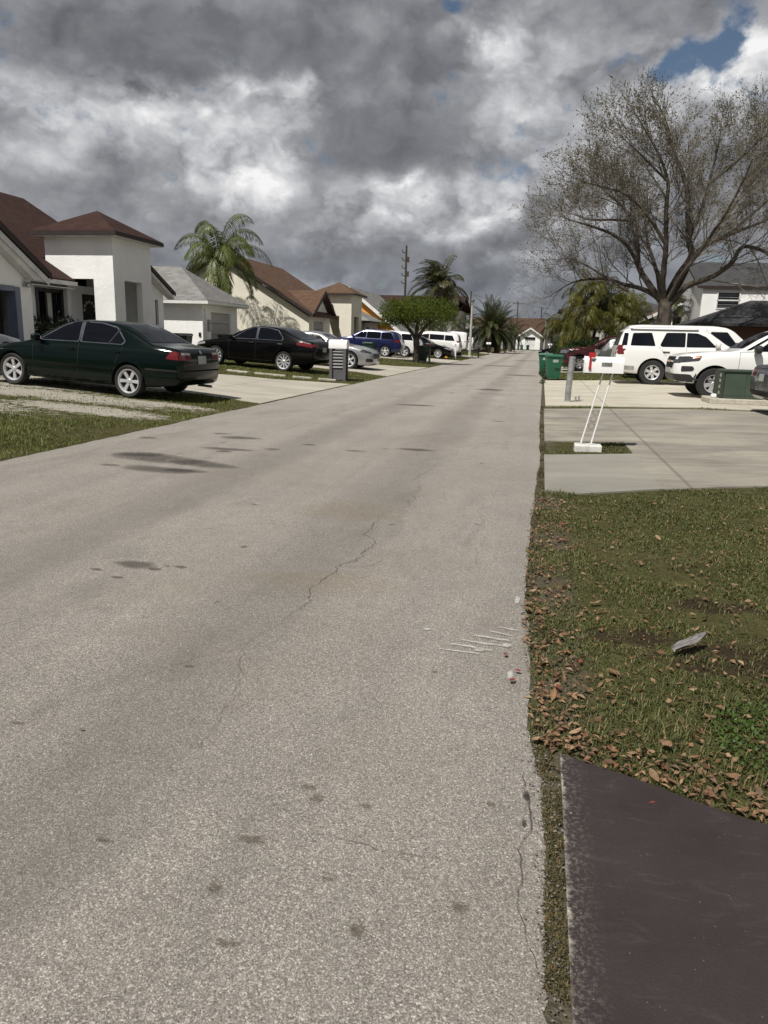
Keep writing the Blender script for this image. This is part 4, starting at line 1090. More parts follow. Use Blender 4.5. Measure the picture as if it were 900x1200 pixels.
# ------------------------------------------------------------------ buildings
def wall_y(mb, y, th, x0, x1, z0, z1, holes=(), mi=0):
    """wall facing -Y at plane y, thickness th towards +Y, openings (xa, xb, za, zb)"""
    cuts = sorted(holes); x = x0
    for xa, xb, za, zb in cuts:
        if xa > x: mb.box(x, y, z0, xa, y+th, z1, mi)
        if za > z0: mb.box(xa, y, z0, xb, y+th, za, mi)
        if zb < z1: mb.box(xa, y, zb, xb, y+th, z1, mi)
        x = xb
    if x < x1: mb.box(x, y, z0, x1, y+th, z1, mi)
def wall_x(mb, x, th, y0, y1, z0, z1, holes=(), mi=0):
    """wall at plane x with thickness th (signed), openings (ya, yb, za, zb)"""
    y = y0; a, b = sorted((x, x+th))
    for ya, yb, za, zb in sorted(holes):
        if ya > y: mb.box(a, y, z0, b, ya, z1, mi)
        if za > z0: mb.box(a, ya, z0, b, yb, za, mi)
        if zb < z1: mb.box(a, ya, zb, b, yb, z1, mi)
        y = yb
    if y < y1: mb.box(a, y, z0, b, y1, z1, mi)
def hip(mb, x0, y0, x1, y1, z, rise, along='x', th=.14, mi=0, ridge=None):
    """hip roof over a rectangle (eave outline given)"""
    if ridge is None:
        w = (y1-y0)/2 if along == 'x' else (x1-x0)/2
        if along == 'x': r0, r1 = (x0+w, (y0+y1)/2), (x1-w, (y0+y1)/2)
        else: r0, r1 = ((x0+x1)/2, y0+w), ((x0+x1)/2, y1-w)
    else: r0, r1 = ridge
    a = [(x0, y0), (x1, y0), (x1, y1), (x0, y1)]
    vs = [(*p, z) for p in a]+[(*p, z+th) for p in a]
    same = (Vector(r0)-Vector(r1)).length < 1e-3
    vs += [(*r0, z+th+rise)]+([] if same else [(*r1, z+th+rise)])
    fs = [(3, 2, 1, 0)]+[(i, (i+1) % 4, 4+(i+1) % 4, 4+i) for i in range(4)]
    if same: fs += [(4+i, 4+(i+1) % 4, 8) for i in range(4)]
    elif along == 'x': fs += [(4, 5, 9, 8), (5, 6, 9), (6, 7, 8, 9), (7, 4, 8)]
    else: fs += [(4, 5, 8), (5, 6, 9, 8), (6, 7, 9), (7, 4, 8, 9)]
    mb.add(vs, fs, mi)
def gable(mb, axis, a0, a1, c0, c1, cr, ze, zr, th=.16, mi=0):
    """gable roof slab; ridge along axis from a0 to a1, eaves at c0/c1 (height ze), ridge at cr (height zr)"""
    sec = [(c0, ze), (cr, zr), (c1, ze), (c1, ze-th), (cr, zr-th*1.15), (c0, ze-th)]
    if axis == 'y':
        mb.prism([(c, a0, z) for c, z in sec[:3]+sec[3:]], (0, a1-a0, 0), mi)
    else:
        mb.prism([(a0, c, z) for c, z in sec], (a1-a0, 0, 0), mi)
def fascia(mb, p, q, h, t, mi=0):
    """board from p to q hanging below the roof edge"""
    p, q = Vector(p), Vector(q); d = (q-p); s = Vector((d.y, -d.x, 0))
    s = s.normalized()*t if s.length > 1e-6 else Vector((t, 0, 0))
    mb.prism([p, q, q-Vector((0, 0, h)), p-Vector((0, 0, h))], s, mi)

def tower(root, x0, x1, y0, y1, zb, ze, rise, wallm, roofm, trimm, open_y, open_x, over=.35):
    """square entrance portico; x1 is the street side"""
    w = MB(); th = .22
    wall_y(w, y0, th, x0, x1, zb, ze, [open_y])
    wall_x(w, x1, -th, y0+th, y1-th, zb, ze, [open_x])
    wall_y(w, y1-th, th, x0, x1, zb, ze)
    wall_x(w, x0, th, y0+th, y1-th, open_y[3]+.2, ze)
    w.box(x0+th, y0+th, open_y[3]+.25, x1-th, y1-th, open_y[3]+.33)
    w.build('portico', wallm, root)
    r = MB(); hip(r, x0-over, y0-over, x1+over, y1+over, ze+.12, rise, ridge=(((x0+x1)/2, (y0+y1)/2),)*2, th=.03)
    r.build('portico_roof', roofm, root)
    f = MB(); f.box(x0-over+.02, y0-over+.02, ze-.01, x1+over-.02, y1+over-.02, ze+.117)
    f.build('portico_soffit', M['soffit'], root)
    t = MB()
    for (a, b_, c_, d_) in ((x0-over-.02, y0-over-.02, x1+over+.02, y0-over+.015), (x1+over-.015, y0-over+.015, x1+over+.02, y1+over-.015), (x0-over-.02, y1+over-.015, x1+over+.02, y1+over+.02), (x0-over-.02, y0-over+.015, x0-over+.015, y1+over-.015)):
        t.box(a, b_, ze+.015, c_, d_, ze+.135)
    t.build('portico_fascia', trimm, root)

# --- white house with red-brown roofs, nearest on the left
H = empty('house', (-18, 22, g(-18)), 0, 'white stucco house with red-brown shingle roof and square entrance portico behind the green sedan', 'house')
H.location = (0, 0, 0)
def Wp(mb, name, m, root, sm=None): return mb.build(name, m, root, sm)
zf = .30
w = MB()
wall_x(w, -14.4, -.22, 14.7, 19.6, zf, 2.9, [(15.4, 18.95, zf, 2.42)])        # garage front
w.prism([(-14.4, 14.7, 2.9), (-14.4, 19.6, 2.9), (-14.4, 17.15, 4.30)], (-.22, 0, 0))
wall_y(w, 19.38, .22, -16.4, -14.62, zf, 2.9)
wall_y(w, 14.7, .22, -24, -14.62, zf, 2.9)
wall_x(w, -16.4, -.22, 19.6, 29.3, zf, 2.95, [(22.5, 23.95, .9, 2.74), (25.1, 26.12, .45, 2.68)])
wall_y(w, 29.3, .22, -27, -16.62, zf, 2.95)
w.prism([(-16.62, 29.3, 2.95), (-27.0, 29.3, 2.95), (-22, 29.3, 6.15)], (0, .22, 0))
wall_y(w, 14.0, .22, -27, -24, zf, 2.95)
Wp(w, 'wall', M['stucco_white'], H)
w = MB(); wall_x(w, -15.9, -.2, 26.52, 30.2, zf, 3.0, [(29.5, 29.76, 1.7, 2.72)])
w.prism([(-15.9, 26.52, 3.0), (-15.9, 30.2, 3.0), (-15.9, 27.6, 4.2), (-15.9, 26.52, 3.7)], (-.2, 0, 0)); wall_y(w, 30.0, .2, -27, -16.1, zf, 3.0)
Wp(w, 'wing_wall', M['stucco_white'], H)
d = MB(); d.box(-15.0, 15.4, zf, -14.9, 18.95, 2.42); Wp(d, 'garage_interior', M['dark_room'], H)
d = MB()
d.box(-14.66, 18.86, zf, -14.36, 19.07, 2.52); d.box(-14.66, 15.3, 2.40, -14.37, 18.86, 2.54); d.box(-14.64, 15.28, zf, -14.36, 15.42, 2.40)
Wp(d, 'garage_door_trim', M['trim_blue'], H)
r = MB(); gable(r, 'x', -21, -14.08, 14.25, 20.05, 17.15, 3.0, 4.66)
ro = Wp(r, 'garage_roof', M['sh_brown'], H)
r = MB(); f_ = .02
r.prism([(-14.06, 17.15, 4.65), (-14.06, 20.07, 2.98), (-14.06, 20.07, 2.80), (-14.06, 17.15, 4.45)], (.03, 0, 0)); r.prism([(-14.06, 17.15, 4.65), (-14.06, 14.23, 2.98), (-14.06, 14.23, 2.80), (-14.06, 17.15, 4.45)], (.03, 0, 0))
Wp(r, 'bargeboard', M['trim_dark'], H)
r = MB(); r.prism([(-14.10, 17.15, 4.42), (-14.10, 20.0, 2.80), (-14.10, 20.0, 2.62), (-14.10, 17.15, 4.24)], (.03, 0, 0)); r.prism([(-14.10, 17.15, 4.42), (-14.10, 14.3, 2.80), (-14.10, 14.3, 2.62), (-14.10, 17.15, 4.24)], (.03, 0, 0)); r.prism([(-14.12, 17.15, 4.30), (-14.12, 20.0, 2.74), (-14.12, 19.4, 2.74), (-14.12, 17.15, 4.10)], (-.24, 0, 0))
Wp(r, 'verge_soffit', M['soffit'], H)
r = MB()
sl = (6.78-3.06)/(22.0-15.85)
for ya, yb, xe in ((8.0, 23.93, -15.85), (23.93, 29.9, -16.97)):
    ze_ = 6.78-sl*(xe+22.0)
    r.prism([(-22.0, ya, 6.78), (xe, ya, ze_), (xe, ya, ze_-.16), (-22.0, ya, 6.60)], (0, yb-ya-(.002 if yb < 25 else 0), 0))
r.prism([(-22.0, 8, 6.78), (-28.3, 8, 3.06), (-28.3, 8, 2.9), (-22.0, 8, 6.60)], (0, 21.9, 0))
Wp(r, 'roof', M['sh_brown'], H)
r = MB(); r.prism([(-15.83, 19.9, 2.99), (-15.70, 19.9, 2.99), (-15.72, 19.9, 2.86), (-15.83, 19.9, 2.86)], (0, 3.95, 0)); r.box(-16.35, 20.0, 2.76, -15.85, 23.9, 2.79)
Wp(r, 'gutter', M['trim_white'], H)
r = MB(); gable(r, 'x', -20, -15.55, 26.55, 30.6, 27.6, 3.1, 4.46, .14)
Wp(r, 'wing_roof', M['sh_brown'], H)
r = MB(); r.prism([(-15.54, 27.6, 4.45), (-15.54, 30.62, 3.08), (-15.54, 30.62, 2.92), (-15.54, 27.6, 4.29)], (.03, 0, 0)); Wp(r, 'wing_bargeboard', M['trim_dark'], H)
r = MB(); r.prism([(-15.57, 27.6, 4.28), (-15.57, 30.56, 2.92), (-15.57, 30.56, 2.78), (-15.57, 27.6, 4.14)], (-.3, 0, 0)); Wp(r, 'wing_soffit', M['soffit'], H)
d = MB(); d.box(-16.05, 29.5, 1.7, -16.0, 29.76, 2.72); Wp(d, 'slit_window', M['glass'], H)
d = MB()
for a, b_ in ((22.5, 22.62), (22.95, 23.05), (23.82, 23.95)): d.box(-16.5, a, .9, -16.36, b_, 2.74)
d.box(-16.5, 22.62, 2.62, -16.37, 23.82, 2.74); d.box(-16.5, 22.62, .9, -16.37, 23.82, 1.0)
wf = Wp(d, 'window', M['black'], H)
d = MB(); d.box(-16.56, 22.62, 1.0, -16.54, 23.82, 2.62); Wp(d, 'pane', M['glass'], wf)
d = MB(); d.box(-16.535, 23.10, 1.35, -16.53, 23.52, 2.60); Wp(d, 'curtain', M['curtain'], wf)
d = MB(); d.box(-16.52, 25.1, .45, -16.45, 26.12, 2.68); dr = Wp(d, 'front_door', M['black'], H)
d = MB()
for k in range(7):
    a = PI*k/6; d.bbox(-16.445, 25.61+.33*math.cos(a)-.05, 2.12+.30*math.sin(a)-.05, -16.44, 25.61+.33*math.cos(a)+.05, 2.12+.30*math.sin(a)+.05, .002)
Wp(d, 'fanlight', M['curtain'], dr)
tower(H, -16.95, -14.4, 23.95, 26.5, zf, 4.48, .88, M['stucco_white'], M['sh_brown'], M['trim_dark'], (-16.2, -15.16, zf, 3.12), (24.62, 25.80, zf, 3.12))
d = MB(); d.tube([(-14.39, 19.15, 3.45), (-14.25, 19.2, 3.42)], .05, 10); d.bbox(-14.3, 19.12, 3.32, -14.12, 19.28, 3.42, .03); Wp(d, 'security_camera', M['black'], H, 40)
d = MB(); d.lathe([(.0, 0), (.10, .02), (.12, .10), (.07, .16), (0, .17)], 'Z', 16, Matrix.Translation((-14.28, 19.3, 2.52))); d.box(-14.40, 19.26, 2.55, -14.3, 19.34, 2.63); Wp(d, 'wall_lamp', M['lamp'], H, 50)
d = MB()
for k in range(8): d.box(-14.63-.02, 25.95, 0, -14.63, 26.0, .01)

# --- white house with grey hip roof
H = empty('house', (0, 0, 0), 0, 'small white house with a grey shingle hip roof between the portico house and the palm', 'house')
w = MB(); wall_y(w, 34.0, .22, -24, -15.9, zf, 2.74); wall_x(w, -15.9, -.22, 34.22, 37.98, zf, 2.74, [(34.95, 37.35, zf, 2.42)]); wall_y(w, 37.98, .22, -24, -15.9, zf, 2.74)
Wp(w, 'wall', M['stucco_white'], H)
r = MB(); hip(r, -27, 33.55, -15.42, 38.65, 2.90, 1.72, 'x', .02); Wp(r, 'roof', M['sh_grey'], H)
r = MB(); r.box(-26.98, 33.57, 2.742, -15.44, 38.63, 2.775); Wp(r, 'soffit', M['soffit'], H)
r = MB(); r.box(-27, 33.53, 2.76, -15.40, 33.57, 2.895); r.box(-15.44, 33.57, 2.778, -15.40, 38.63, 2.895); r.box(-27, 38.63, 2.76, -15.40, 38.67, 2.895); Wp(r, 'fascia', M['trim_white'], H)
d = MB()
for k in range(4): d.bbox(-16.06, 34.95, zf+.02+k*.53, -16.0, 37.35, zf+.02+k*.53+.515, .012)
Wp(d, 'garage_door', M['door_grey'], H)
d = MB(); d.box(-15.9, 34.22, .5, -15.82, 34.32, 2.3); d.tube([(-15.86, 34.16, .4), (-15.86, 34.16, 2.6)], .025, 8); Wp(d, 'conduit', M['trim_white'], H)
d = MB(); d.lathe([(0, 0), (.11, .01), (.11, .1), (.08, .14), (0, .15)], 'Z', 18, Matrix.Translation((-15.9, 34.55, 1.95)) @ Matrix.Rotation(PI/2, 4, 'Y')); d.box(-15.9, 34.44, 1.5, -15.8, 34.66, 1.9); Wp(d, 'electric_meter', M['steel'], H, 40)
d = MB(); d.lathe([(0, 0), (.05, .01), (.05, .05), (0, .06)], 'Y', 12, Matrix.Translation((-16.05, 33.93, 1.36))); d.box(-16.1, 33.96, 1.25, -16.0, 34.0, 1.45); Wp(d, 'outside_tap', M['black'], H, 40)

# --- cream house, same plan as the white one
H = empty('house', (0, 0, 0), 0, 'cream stucco house with tan-brown roofs and a palm shadow on its side wall', 'house')
w = MB()
wall_y(w, 46.1, .22, -26, -14.4, zf, 2.62)
w.prism([(-14.4, 46.1, 2.62), (-26.2, 46.1, 2.62), (-20.3, 46.1, 6.15)], (0, .22, 0))
wall_x(w, -14.4, -.22, 46.32, 50.9, zf, 2.62, [(47.1, 49.3, zf, 2.36)])
w.prism([(-14.4, 46.32, 2.62), (-14.4, 50.9, 2.62), (-14.4, 48.6, 4.0)], (-.22, 0, 0))
wall_y(w, 50.68, .22, -16.4, -14.62, zf, 2.62)
wall_x(w, -16.4, -.22, 50.9, 57.0, zf, 2.9, [(54.8, 55.9, .4, 2.6)]); wall_y(w, 57.6, .22, -26, -16.4, zf, 2.9)
w.prism([(-16.4, 57.6, 2.9), (-24.2, 57.6, 2.9), (-20.3, 57.6, 6.15)], (0, .22, 0))
Wp(w, 'wall', M['stucco_cream'], H)
r = MB(); gable(r, 'y', 45.72, 51.0, -26.6, -14.0, -20.3, 2.76, 6.52); gable(r, 'y', 51.0, 57.95, -24.9, -15.7, -20.3, 3.7, 6.52) if False else None
r.prism([(-20.3, 51.0, 6.52), (-15.85, 51.0, 3.82), (-15.85, 51.0, 3.66), (-20.3, 51.0, 6.34)], (0, 6.95, 0)); r.prism([(-20.3, 51.0, 6.52), (-24.75, 51.0, 3.82), (-24.75, 51.0, 3.66), (-20.3, 51.0, 6.34)], (0, 6.95, 0))
Wp(r, 'roof', M['sh_tan'], H)
r = MB(); r.prism([(-14.05, 48.6, 4.34), (-14.05, 51.3, 2.80), (-14.05, 51.3, 2.64), (-14.05, 48.6, 4.16)], (-3.0, 0, 0))
r.prism([(-14.05, 45.9, 2.80), (-14.05, 48.598, 4.34), (-16.72, 48.598, 4.34)], (0, 0, -.16)); Wp(r, 'garage_roof', M['sh_tan'], H)
r = MB(); r.prism([(-14.03, 48.6, 4.33), (-14.03, 51.32, 2.78), (-14.03, 51.32, 2.56), (-14.03, 48.6, 4.11)], (.03, 0, 0)); r.prism([(-14.03, 48.6, 4.33), (-14.03, 45.88, 2.78), (-14.03, 45.88, 2.56), (-14.03, 48.6, 4.11)], (.03, 0, 0))
r.prism([(-20.3, 45.70, 6.50), (-13.98, 45.70, 2.74), (-13.98, 45.70, 2.54), (-20.3, 45.70, 6.28)], (0, -.03, 0)); r.prism([(-20.3, 45.70, 6.50), (-26.62, 45.70, 2.74), (-26.62, 45.70, 2.54), (-20.3, 45.70, 6.28)], (0, -.03, 0))
Wp(r, 'bargeboard', M['trim_dark'], H)
d = MB()
for k in range(4): d.bbox(-14.56, 47.1, zf+.02+k*.515, -14.5, 49.3, zf+.02+k*.515+.5, .012)
Wp(d, 'garage_door', M['stucco_grey'], H)
d = MB(); d.box(-14.4, 46.45, .8, -14.32, 46.6, 2.2); d.bbox(-14.4, 46.75, 1.5, -14.28, 46.98, 1.8, .02); Wp(d, 'electric_meter', M['trim_white'], H)
d = MB(); d.box(-16.55, 54.8, .4, -16.5, 55.9, 2.6); Wp(d, 'front_door', M['black'], H)
tower(H, -17.2, -14.4, 56.9, 60.3, zf, 4.52, .92, M['stucco_cream'], M['sh_tan'], M['trim_dark'], (-16.7, -15.35, zf, 3.0), (57.8, 59.4, zf, 3.0))

# --- orange house
H = empty('house', (0, 0, 0), 0, 'orange-yellow house with a grey roof and white gable trim beyond the cream house', 'house')
w = MB(); wall_y(w, 68, .22, -22, -12.9, zf, 2.1); w.prism([(-12.9, 68, 2.1), (-21.9, 68, 2.1), (-17.4, 68, 5.55)], (0, .22, 0)); wall_x(w, -12.9, -.22, 68.22, 79.78, zf, 2.1, [(70, 73, zf, 2.0)]); wall_y(w, 79.78, .22, -26, -12.9, zf, 2.1)
Wp(w, 'wall', M['stucco_orange'], H)
r = MB(); gable(r, 'y', 67.6, 80.3, -22.5, -12.3, -17.4, 1.95, 5.95); Wp(r, 'roof', M['sh_grey'], H)
r = MB(); r.prism([(-17.4, 67.58, 5.93), (-12.28, 67.58, 1.93), (-12.28, 67.58, 1.60), (-17.4, 67.58, 5.58)], (0, -.05, 0)); Wp(r, 'bargeboard', M['trim_white'], H)
w = MB(); wall_x(w, -14.6, -.2, 62.5, 67.5, zf, 2.75, [(62.9, 64.4, zf, 2.3), (65.3, 66.6, zf, 2.3)]); wall_y(w, 62.3, .2, -18, -14.6, zf, 2.75, [(-16.3, -15.2, zf, 2.25)])
Wp(w, 'porch_wall', M['stucco_grey'], H)
w = MB(); w.box(-17.8, 62.7, zf, -14.95, 67.3, 2.6); Wp(w, 'porch_interior', M['dark_room'], H)
r = MB(); hip(r, -18.5, 61.8, -14.1, 68, 2.80, 1.15, 'y', .02); Wp(r, 'porch_roof', M['sh_grey'], H)
r = MB(); r.box(-18.48, 61.82, 2.752, -14.12, 67.5, 2.797); r.box(-14.12, 61.8, 2.64, -14.06, 67.5, 2.80); r.box(-18.5, 61.74, 2.64, -14.06, 61.8, 2.80); Wp(r, 'gutter', M['trim_dark'], H)

# --- red-brown roof behind the round tree
H = empty('house', (0, 0, 0), 0, 'grey house with a dull red-brown roof rising behind the round clipped tree', 'house')
w = MB(); wall_y(w, 84, .22, -20, -9.5, .3, 4.8, [(-15, -13.4, 1.3, 2.6), (-12.2, -10.6, .9, 2.5)]); wall_x(w, -9.5, -.22, 84.22, 96, .3, 4.8); Wp(w, 'wall', M['stucco_grey'], H)
d = MB(); d.box(-15, 84.1, 1.3, -13.4, 84.15, 2.6); Wp(d, 'window', M['glass'], H)
d = MB(); d.box(-12.2, 84.1, .9, -10.6, 84.15, 2.5); Wp(d, 'window', M['glass'], H)
r = MB(); gable(r, 'x', -20.6, -8.9, 83.4, 96.6, 90, 4.7, 6.45); Wp(r, 'roof', M['sh_brown'], H)
r = MB(); gable(r, 'y', 82.5, 88, -12.0, -8.7, -10.3, 5.5, 7.2); r.box(-11.5, 83.2, 4.8, -9.2, 83.4, 6.2); Wp(r, 'dormer', M['sh_brown'], H)

# --- low pale houses beyond it
H = empty('house', (0, 0, 0), 0, 'pale grey house seen between the coconut palm and the near street lamp', 'house')
w = MB(); wall_y(w, 100, .22, -20, -8.8, .3, 2.9, [(-14, -12.2, 1.1, 2.3), (-11.2, -9.6, .4, 2.4)]); wall_x(w, -8.8, -.22, 100.22, 112, .3, 2.9); Wp(w, 'wall', M['stucco_white'], H)
d = MB(); d.box(-14, 100.1, 1.1, -12.2, 100.15, 2.3); Wp(d, 'window', M['glass'], H)
d = MB(); d.box(-11.2, 100.1, .4, -9.6, 100.15, 2.4); Wp(d, 'garage_door', M['door_grey'], H)
r = MB(); hip(r, -20.6, 99.4, -8.2, 112.6, 2.9, 2.2, 'y'); Wp(r, 'roof', M['sh_grey'], H)

# --- end of the street
H = empty('house', (0, 0, 0), 0, 'white house with a gabled garage and brown roof closing the far end of the street', 'house')
M['sh_end'] = shingle('dull_brown_shingles', (0.075, 0.045, 0.033))
w = MB(); wall_y(w, 150, .22, -4.2, -.35, .1, 2.65, [(-3.2, -1.3, .15, 2.0)]); w.prism([(-4.2, 150, 2.65), (-.35, 150, 2.65), (-2.28, 150, 4.0)], (0, .22, 0)); wall_y(w, 153, .22, -14, 6, .1, 2.8, [(-7.2, -5.9, .9, 2.2), (-12, -9, .3, 2.4)]); wall_x(w, -.35, -.22, 150.22, 153, .1, 2.65); wall_x(w, -4.2, .22, 150.22, 153, .1, 2.65)
Wp(w, 'wall', M['stucco_white'], H)
d = MB()
for k in range(4): d.bbox(-3.2, 150.1, .17+k*.46, -1.3, 150.16, .61+k*.46, .01)
Wp(d, 'garage_door', M['trim_white'], H)
d = MB(); d.box(-3.2, 149.96, 2.02, -1.3, 149.99, 2.45); Wp(d, 'transom_window', M['glass'], H)
d = MB(); d.box(-7.2, 153.1, .9, -5.9, 153.15, 2.2); Wp(d, 'window', M['glass'], H)
d = MB(); d.box(-12, 153.1, .3, -9, 153.15, 2.4); Wp(d, 'porch_recess', M['dark_room'], H)
d = MB()
for x_ in (-8.5, -7.9, -5.0): d.box(x_, 151.4, .1, x_+.35, 151.75, 2.8)
Wp(d, 'porch_columns', M['trim_white'], H)
r = MB(); gable(r, 'y', 149.5, 156, -4.75, .2, -2.28, 2.6, 4.25); Wp(r, 'garage_roof', M['sh_end'], H)
r = MB(); r.prism([(-2.28, 149.48, 4.25), (.25, 149.48, 2.58), (.25, 149.48, 2.3), (-2.28, 149.48, 3.95)], (0, -.05, 0)); r.prism([(-2.28, 149.48, 4.25), (-4.8, 149.48, 2.58), (-4.8, 149.48, 2.3), (-2.28, 149.48, 3.95)], (0, -.05, 0)); Wp(r, 'bargeboard', M['trim_white'], H)
r = MB(); gable(r, 'x', -14.6, 6.6, 151.0, 163, 157, 2.85, 6.2); Wp(r, 'roof', M['sh_end'], H)

# --- right hand houses
def siding():
    m, t, b = mat('white_lap_siding'); p = t.pos(); z = t.xyz(p)[2]
    f = t.math('FRACT', t.math('MULTIPLY', z, 5.0))
    t.put(b.inputs['Base Color'], t.mix(t.rng(f, 0.0, 0.12, 0.75, 0.0), (0.74, 0.74, 0.73), (0.25, 0.25, 0.25)))
    b.inputs['Roughness'].default_value = 0.6
    t.put(b.inputs['Normal'], t.bump(f, 0.8, 0.03)); return m
M['siding'] = siding()
H = empty('house', (0, 0, 0), 0, 'two-storey white house with dark roofs and a brown brick garage on the right', 'house')
w = MB(); wall_y(w, 55, .22, 10.3, 24, .1, 5.25, [(11.3, 12.62, 4.0, 5.0), (15, 17, 4.0, 5.0)]); Wp(w, 'wall', M['stucco_white'], H)
w = MB(); wall_x(w, 10.3, .22, 55.22, 66, .1, 5.25, [(58.6, 59.2, 3.9, 4.8)]); w.prism([(10.3, 55.0, 5.25), (10.3, 66, 5.25), (10.3, 60.5, 7.1)], (.22, 0, 0)); Wp(w, 'siding_wall', M['siding'], H)
for xa, xb in ((11.3, 12.62), (15, 17)):
    d = MB(); d.box(xa, 55.1, 4.0, xb, 55.13, 5.0); wd = Wp(d, 'window', M['glass'], H)
    d = MB(); d.box(xa-.06, 54.96, 4.47, xb+.06, 55.06, 4.55); d.box(xa-.06, 54.96, 3.93, xb+.06, 55.06, 4.0); d.box(xa-.06, 54.96, 5.0, xb+.06, 55.06, 5.07); d.box(xa-.07, 54.96, 4.0, xa, 55.06, 5.0); d.box(xb, 54.96, 4.0, xb+.07, 55.06, 5.0); Wp(d, 'frame', M['trim_white'], wd)
    d = MB()
    for k in range(6): d.box(xa, 55.07, 4.06+k*.16, xb, 55.09, 4.075+k*.16)
    Wp(d, 'blind', M['door_grey'], wd)
d = MB(); d.box(10.36, 58.6, 3.9, 10.4, 59.2, 4.8); Wp(d, 'window', M['glass'], H)
r = MB(); gable(r, 'x', 9.95, 24.5, 54.85, 66.3, 60.5, 5.42, 7.45); Wp(r, 'roof', M['sh_dark'], H)
r = MB(); r.box(9.95, 54.80, 5.24, 24.5, 54.84, 5.42); Wp(r, 'fascia', M['trim_dark'], H)
w = MB(); wall_y(w, 40.6, .22, 7.9, 20, .1, 2.45, [(10.2, 14.5, .12, 2.3)]); wall_x(w, 7.9, .22, 40.82, 54.4, .1, 2.45); Wp(w, 'garage_wall', M['brick'], H)
d = MB(); d.box(10.2, 40.7, .12, 14.5, 40.75, 2.3); Wp(d, 'garage_door', M['brick'], H)
r = MB(); hip(r, 7.35, 40.0, 22, 46.2, 2.46, 1.25, 'x', .14); Wp(r, 'garage_roof', M['sh_dark'], H)
H = empty('house', (0, 0, 0), 0, 'low house with charcoal gables behind the trunk of the bare tree', 'house')
w = MB(); wall_y(w, 62, .22, 2.5, 9.6, .1, 2.5, [(3.2, 4.4, 1.0, 2.0)]); w.prism([(6.0, 62, 2.5), (9.6, 62, 2.5), (9.6, 62, 3.9)], (0, .22, 0)); Wp(w, 'wall', M['stucco_grey'], H)
d = MB(); d.box(3.2, 62.1, 1, 4.4, 62.15, 2); Wp(d, 'window', M['glass'], H)
r = MB(); r.prism([(5.2, 61.5, 2.35), (10.2, 61.5, 4.75), (10.2, 61.5, 4.6), (5.2, 61.5, 2.2)], (0, 9, 0)); Wp(r, 'lean_roof', M['sh_tan'], H)
r = MB(); r.prism([(5.1, 61.45, 2.33), (10.2, 61.45, 4.78), (10.2, 61.45, 4.55), (5.1, 61.45, 2.1)], (0, -.06, 0)); Wp(r, 'bargeboard', M['trim_white'], H)
r = MB(); hip(r, 1.8, 63.0, 9.6, 72, 2.7, 2.6, 'y', .15); Wp(r, 'roof', M['sh_dark'], H)
r = MB(); gable(r, 'y', 57.0, 62, 6.2, 10.25, 10.2, 2.4, 4.2) if False else r.prism([(6.2, 57.5, 2.35), (10.1, 57.5, 3.95), (10.1, 57.5, 3.75), (6.2, 57.5, 2.2)], (0, 3.9, 0)); r.box(6.6, 57.8, .1, 10.1, 58, 2.3); Wp(r, 'side_roof', M['sh_dark'], H)
H = empty('house', (0, 0, 0), 0, 'pale two-storey house glimpsed behind the palms on the right', 'house')
w = MB(); wall_y(w, 88, .22, 2.2, 14, .1, 5.0, [(3.0, 4.0, 3.5, 4.6), (5, 6.5, 1, 2.2)]); wall_x(w, 2.2, .22, 88.22, 98, .1, 5.0); Wp(w, 'wall', M['stucco_cream'], H)
d = MB(); d.box(3.0, 88.1, 3.5, 4.0, 88.15, 4.6); Wp(d, 'window', M['glass'], H)
d = MB(); d.box(5.0, 88.1, 1, 6.5, 88.15, 2.2); Wp(d, 'window', M['glass'], H)
r = MB(); hip(r, 1.6, 87.4, 14.6, 98.6, 5.0, 1.8, 'x'); Wp(r, 'roof', M['sh_dark'], H)
H = empty('house', (0, 0, 0), 0, 'low dark-roofed house with an open carport at the far right end of the street', 'house')
w = MB(); wall_y(w, 112, .22, 2.2, 16, .1, 2.3, [(2.8, 6.0, .12, 2.0)]); wall_x(w, 2.2, .22, 112.22, 122, .1, 2.3); Wp(w, 'wall', M['stucco_grey'], H)
d = MB(); d.box(2.8, 113.2, .12, 6.0, 113.3, 2.0); Wp(d, 'carport_recess', M['dark_room'], H)
r = MB(); hip(r, 1.4, 111.2, 16.6, 122.8, 2.3, 1.5, 'x'); Wp(r, 'roof', M['sh_dark'], H)
# ------------------------------------------------------------------ trees and plants
M['bark'] = barkmat('grey_bark', (0.035, 0.028, 0.022), (0.115, 0.098, 0.08))
M['twig'] = barkmat('twig_bark', (0.09, 0.08, 0.07), (0.27, 0.245, 0.215), 3.0)
M['palm_bark'] = barkmat('palm_bark', (0.07, 0.06, 0.05), (0.17, 0.15, 0.125), 8.0)
M['sparse_leaf'] = leafmat('olive_sparse_leaf', (0.07, 0.066, 0.024), (0.15, 0.135, 0.05), 0.8, c3=(0.17, 0.11, 0.045))
M['round_leaf'] = leafmat('clipped_leaf', (0.030, 0.055, 0.006), (0.14, 0.175, 0.014), 1.6, trans=0.35)
M['queen_leaf'] = leafmat('queen_palm_leaf', (0.032, 0.055, 0.010), (0.145, 0.175, 0.030), 1.5, 0.4, c3=(0.15, 0.16, 0.06))
M['coco_leaf'] = leafmat('coconut_palm_leaf', (0.022, 0.032, 0.010), (0.075, 0.085, 0.026), 1.2, 0.4, c3=(0.14, 0.08, 0.035))
M['date_leaf'] = leafmat('date_palm_leaf', (0.022, 0.035, 0.012), (0.075, 0.095, 0.030), 0.8, 0.45, c3=(0.12, 0.085, 0.04))
M['areca_leaf'] = leafmat('yellow_green_palm_leaf', (0.025, 0.042, 0.007), (0.145, 0.145, 0.02), 0.9, 0.4, c3=(0.17, 0.11, 0.02))
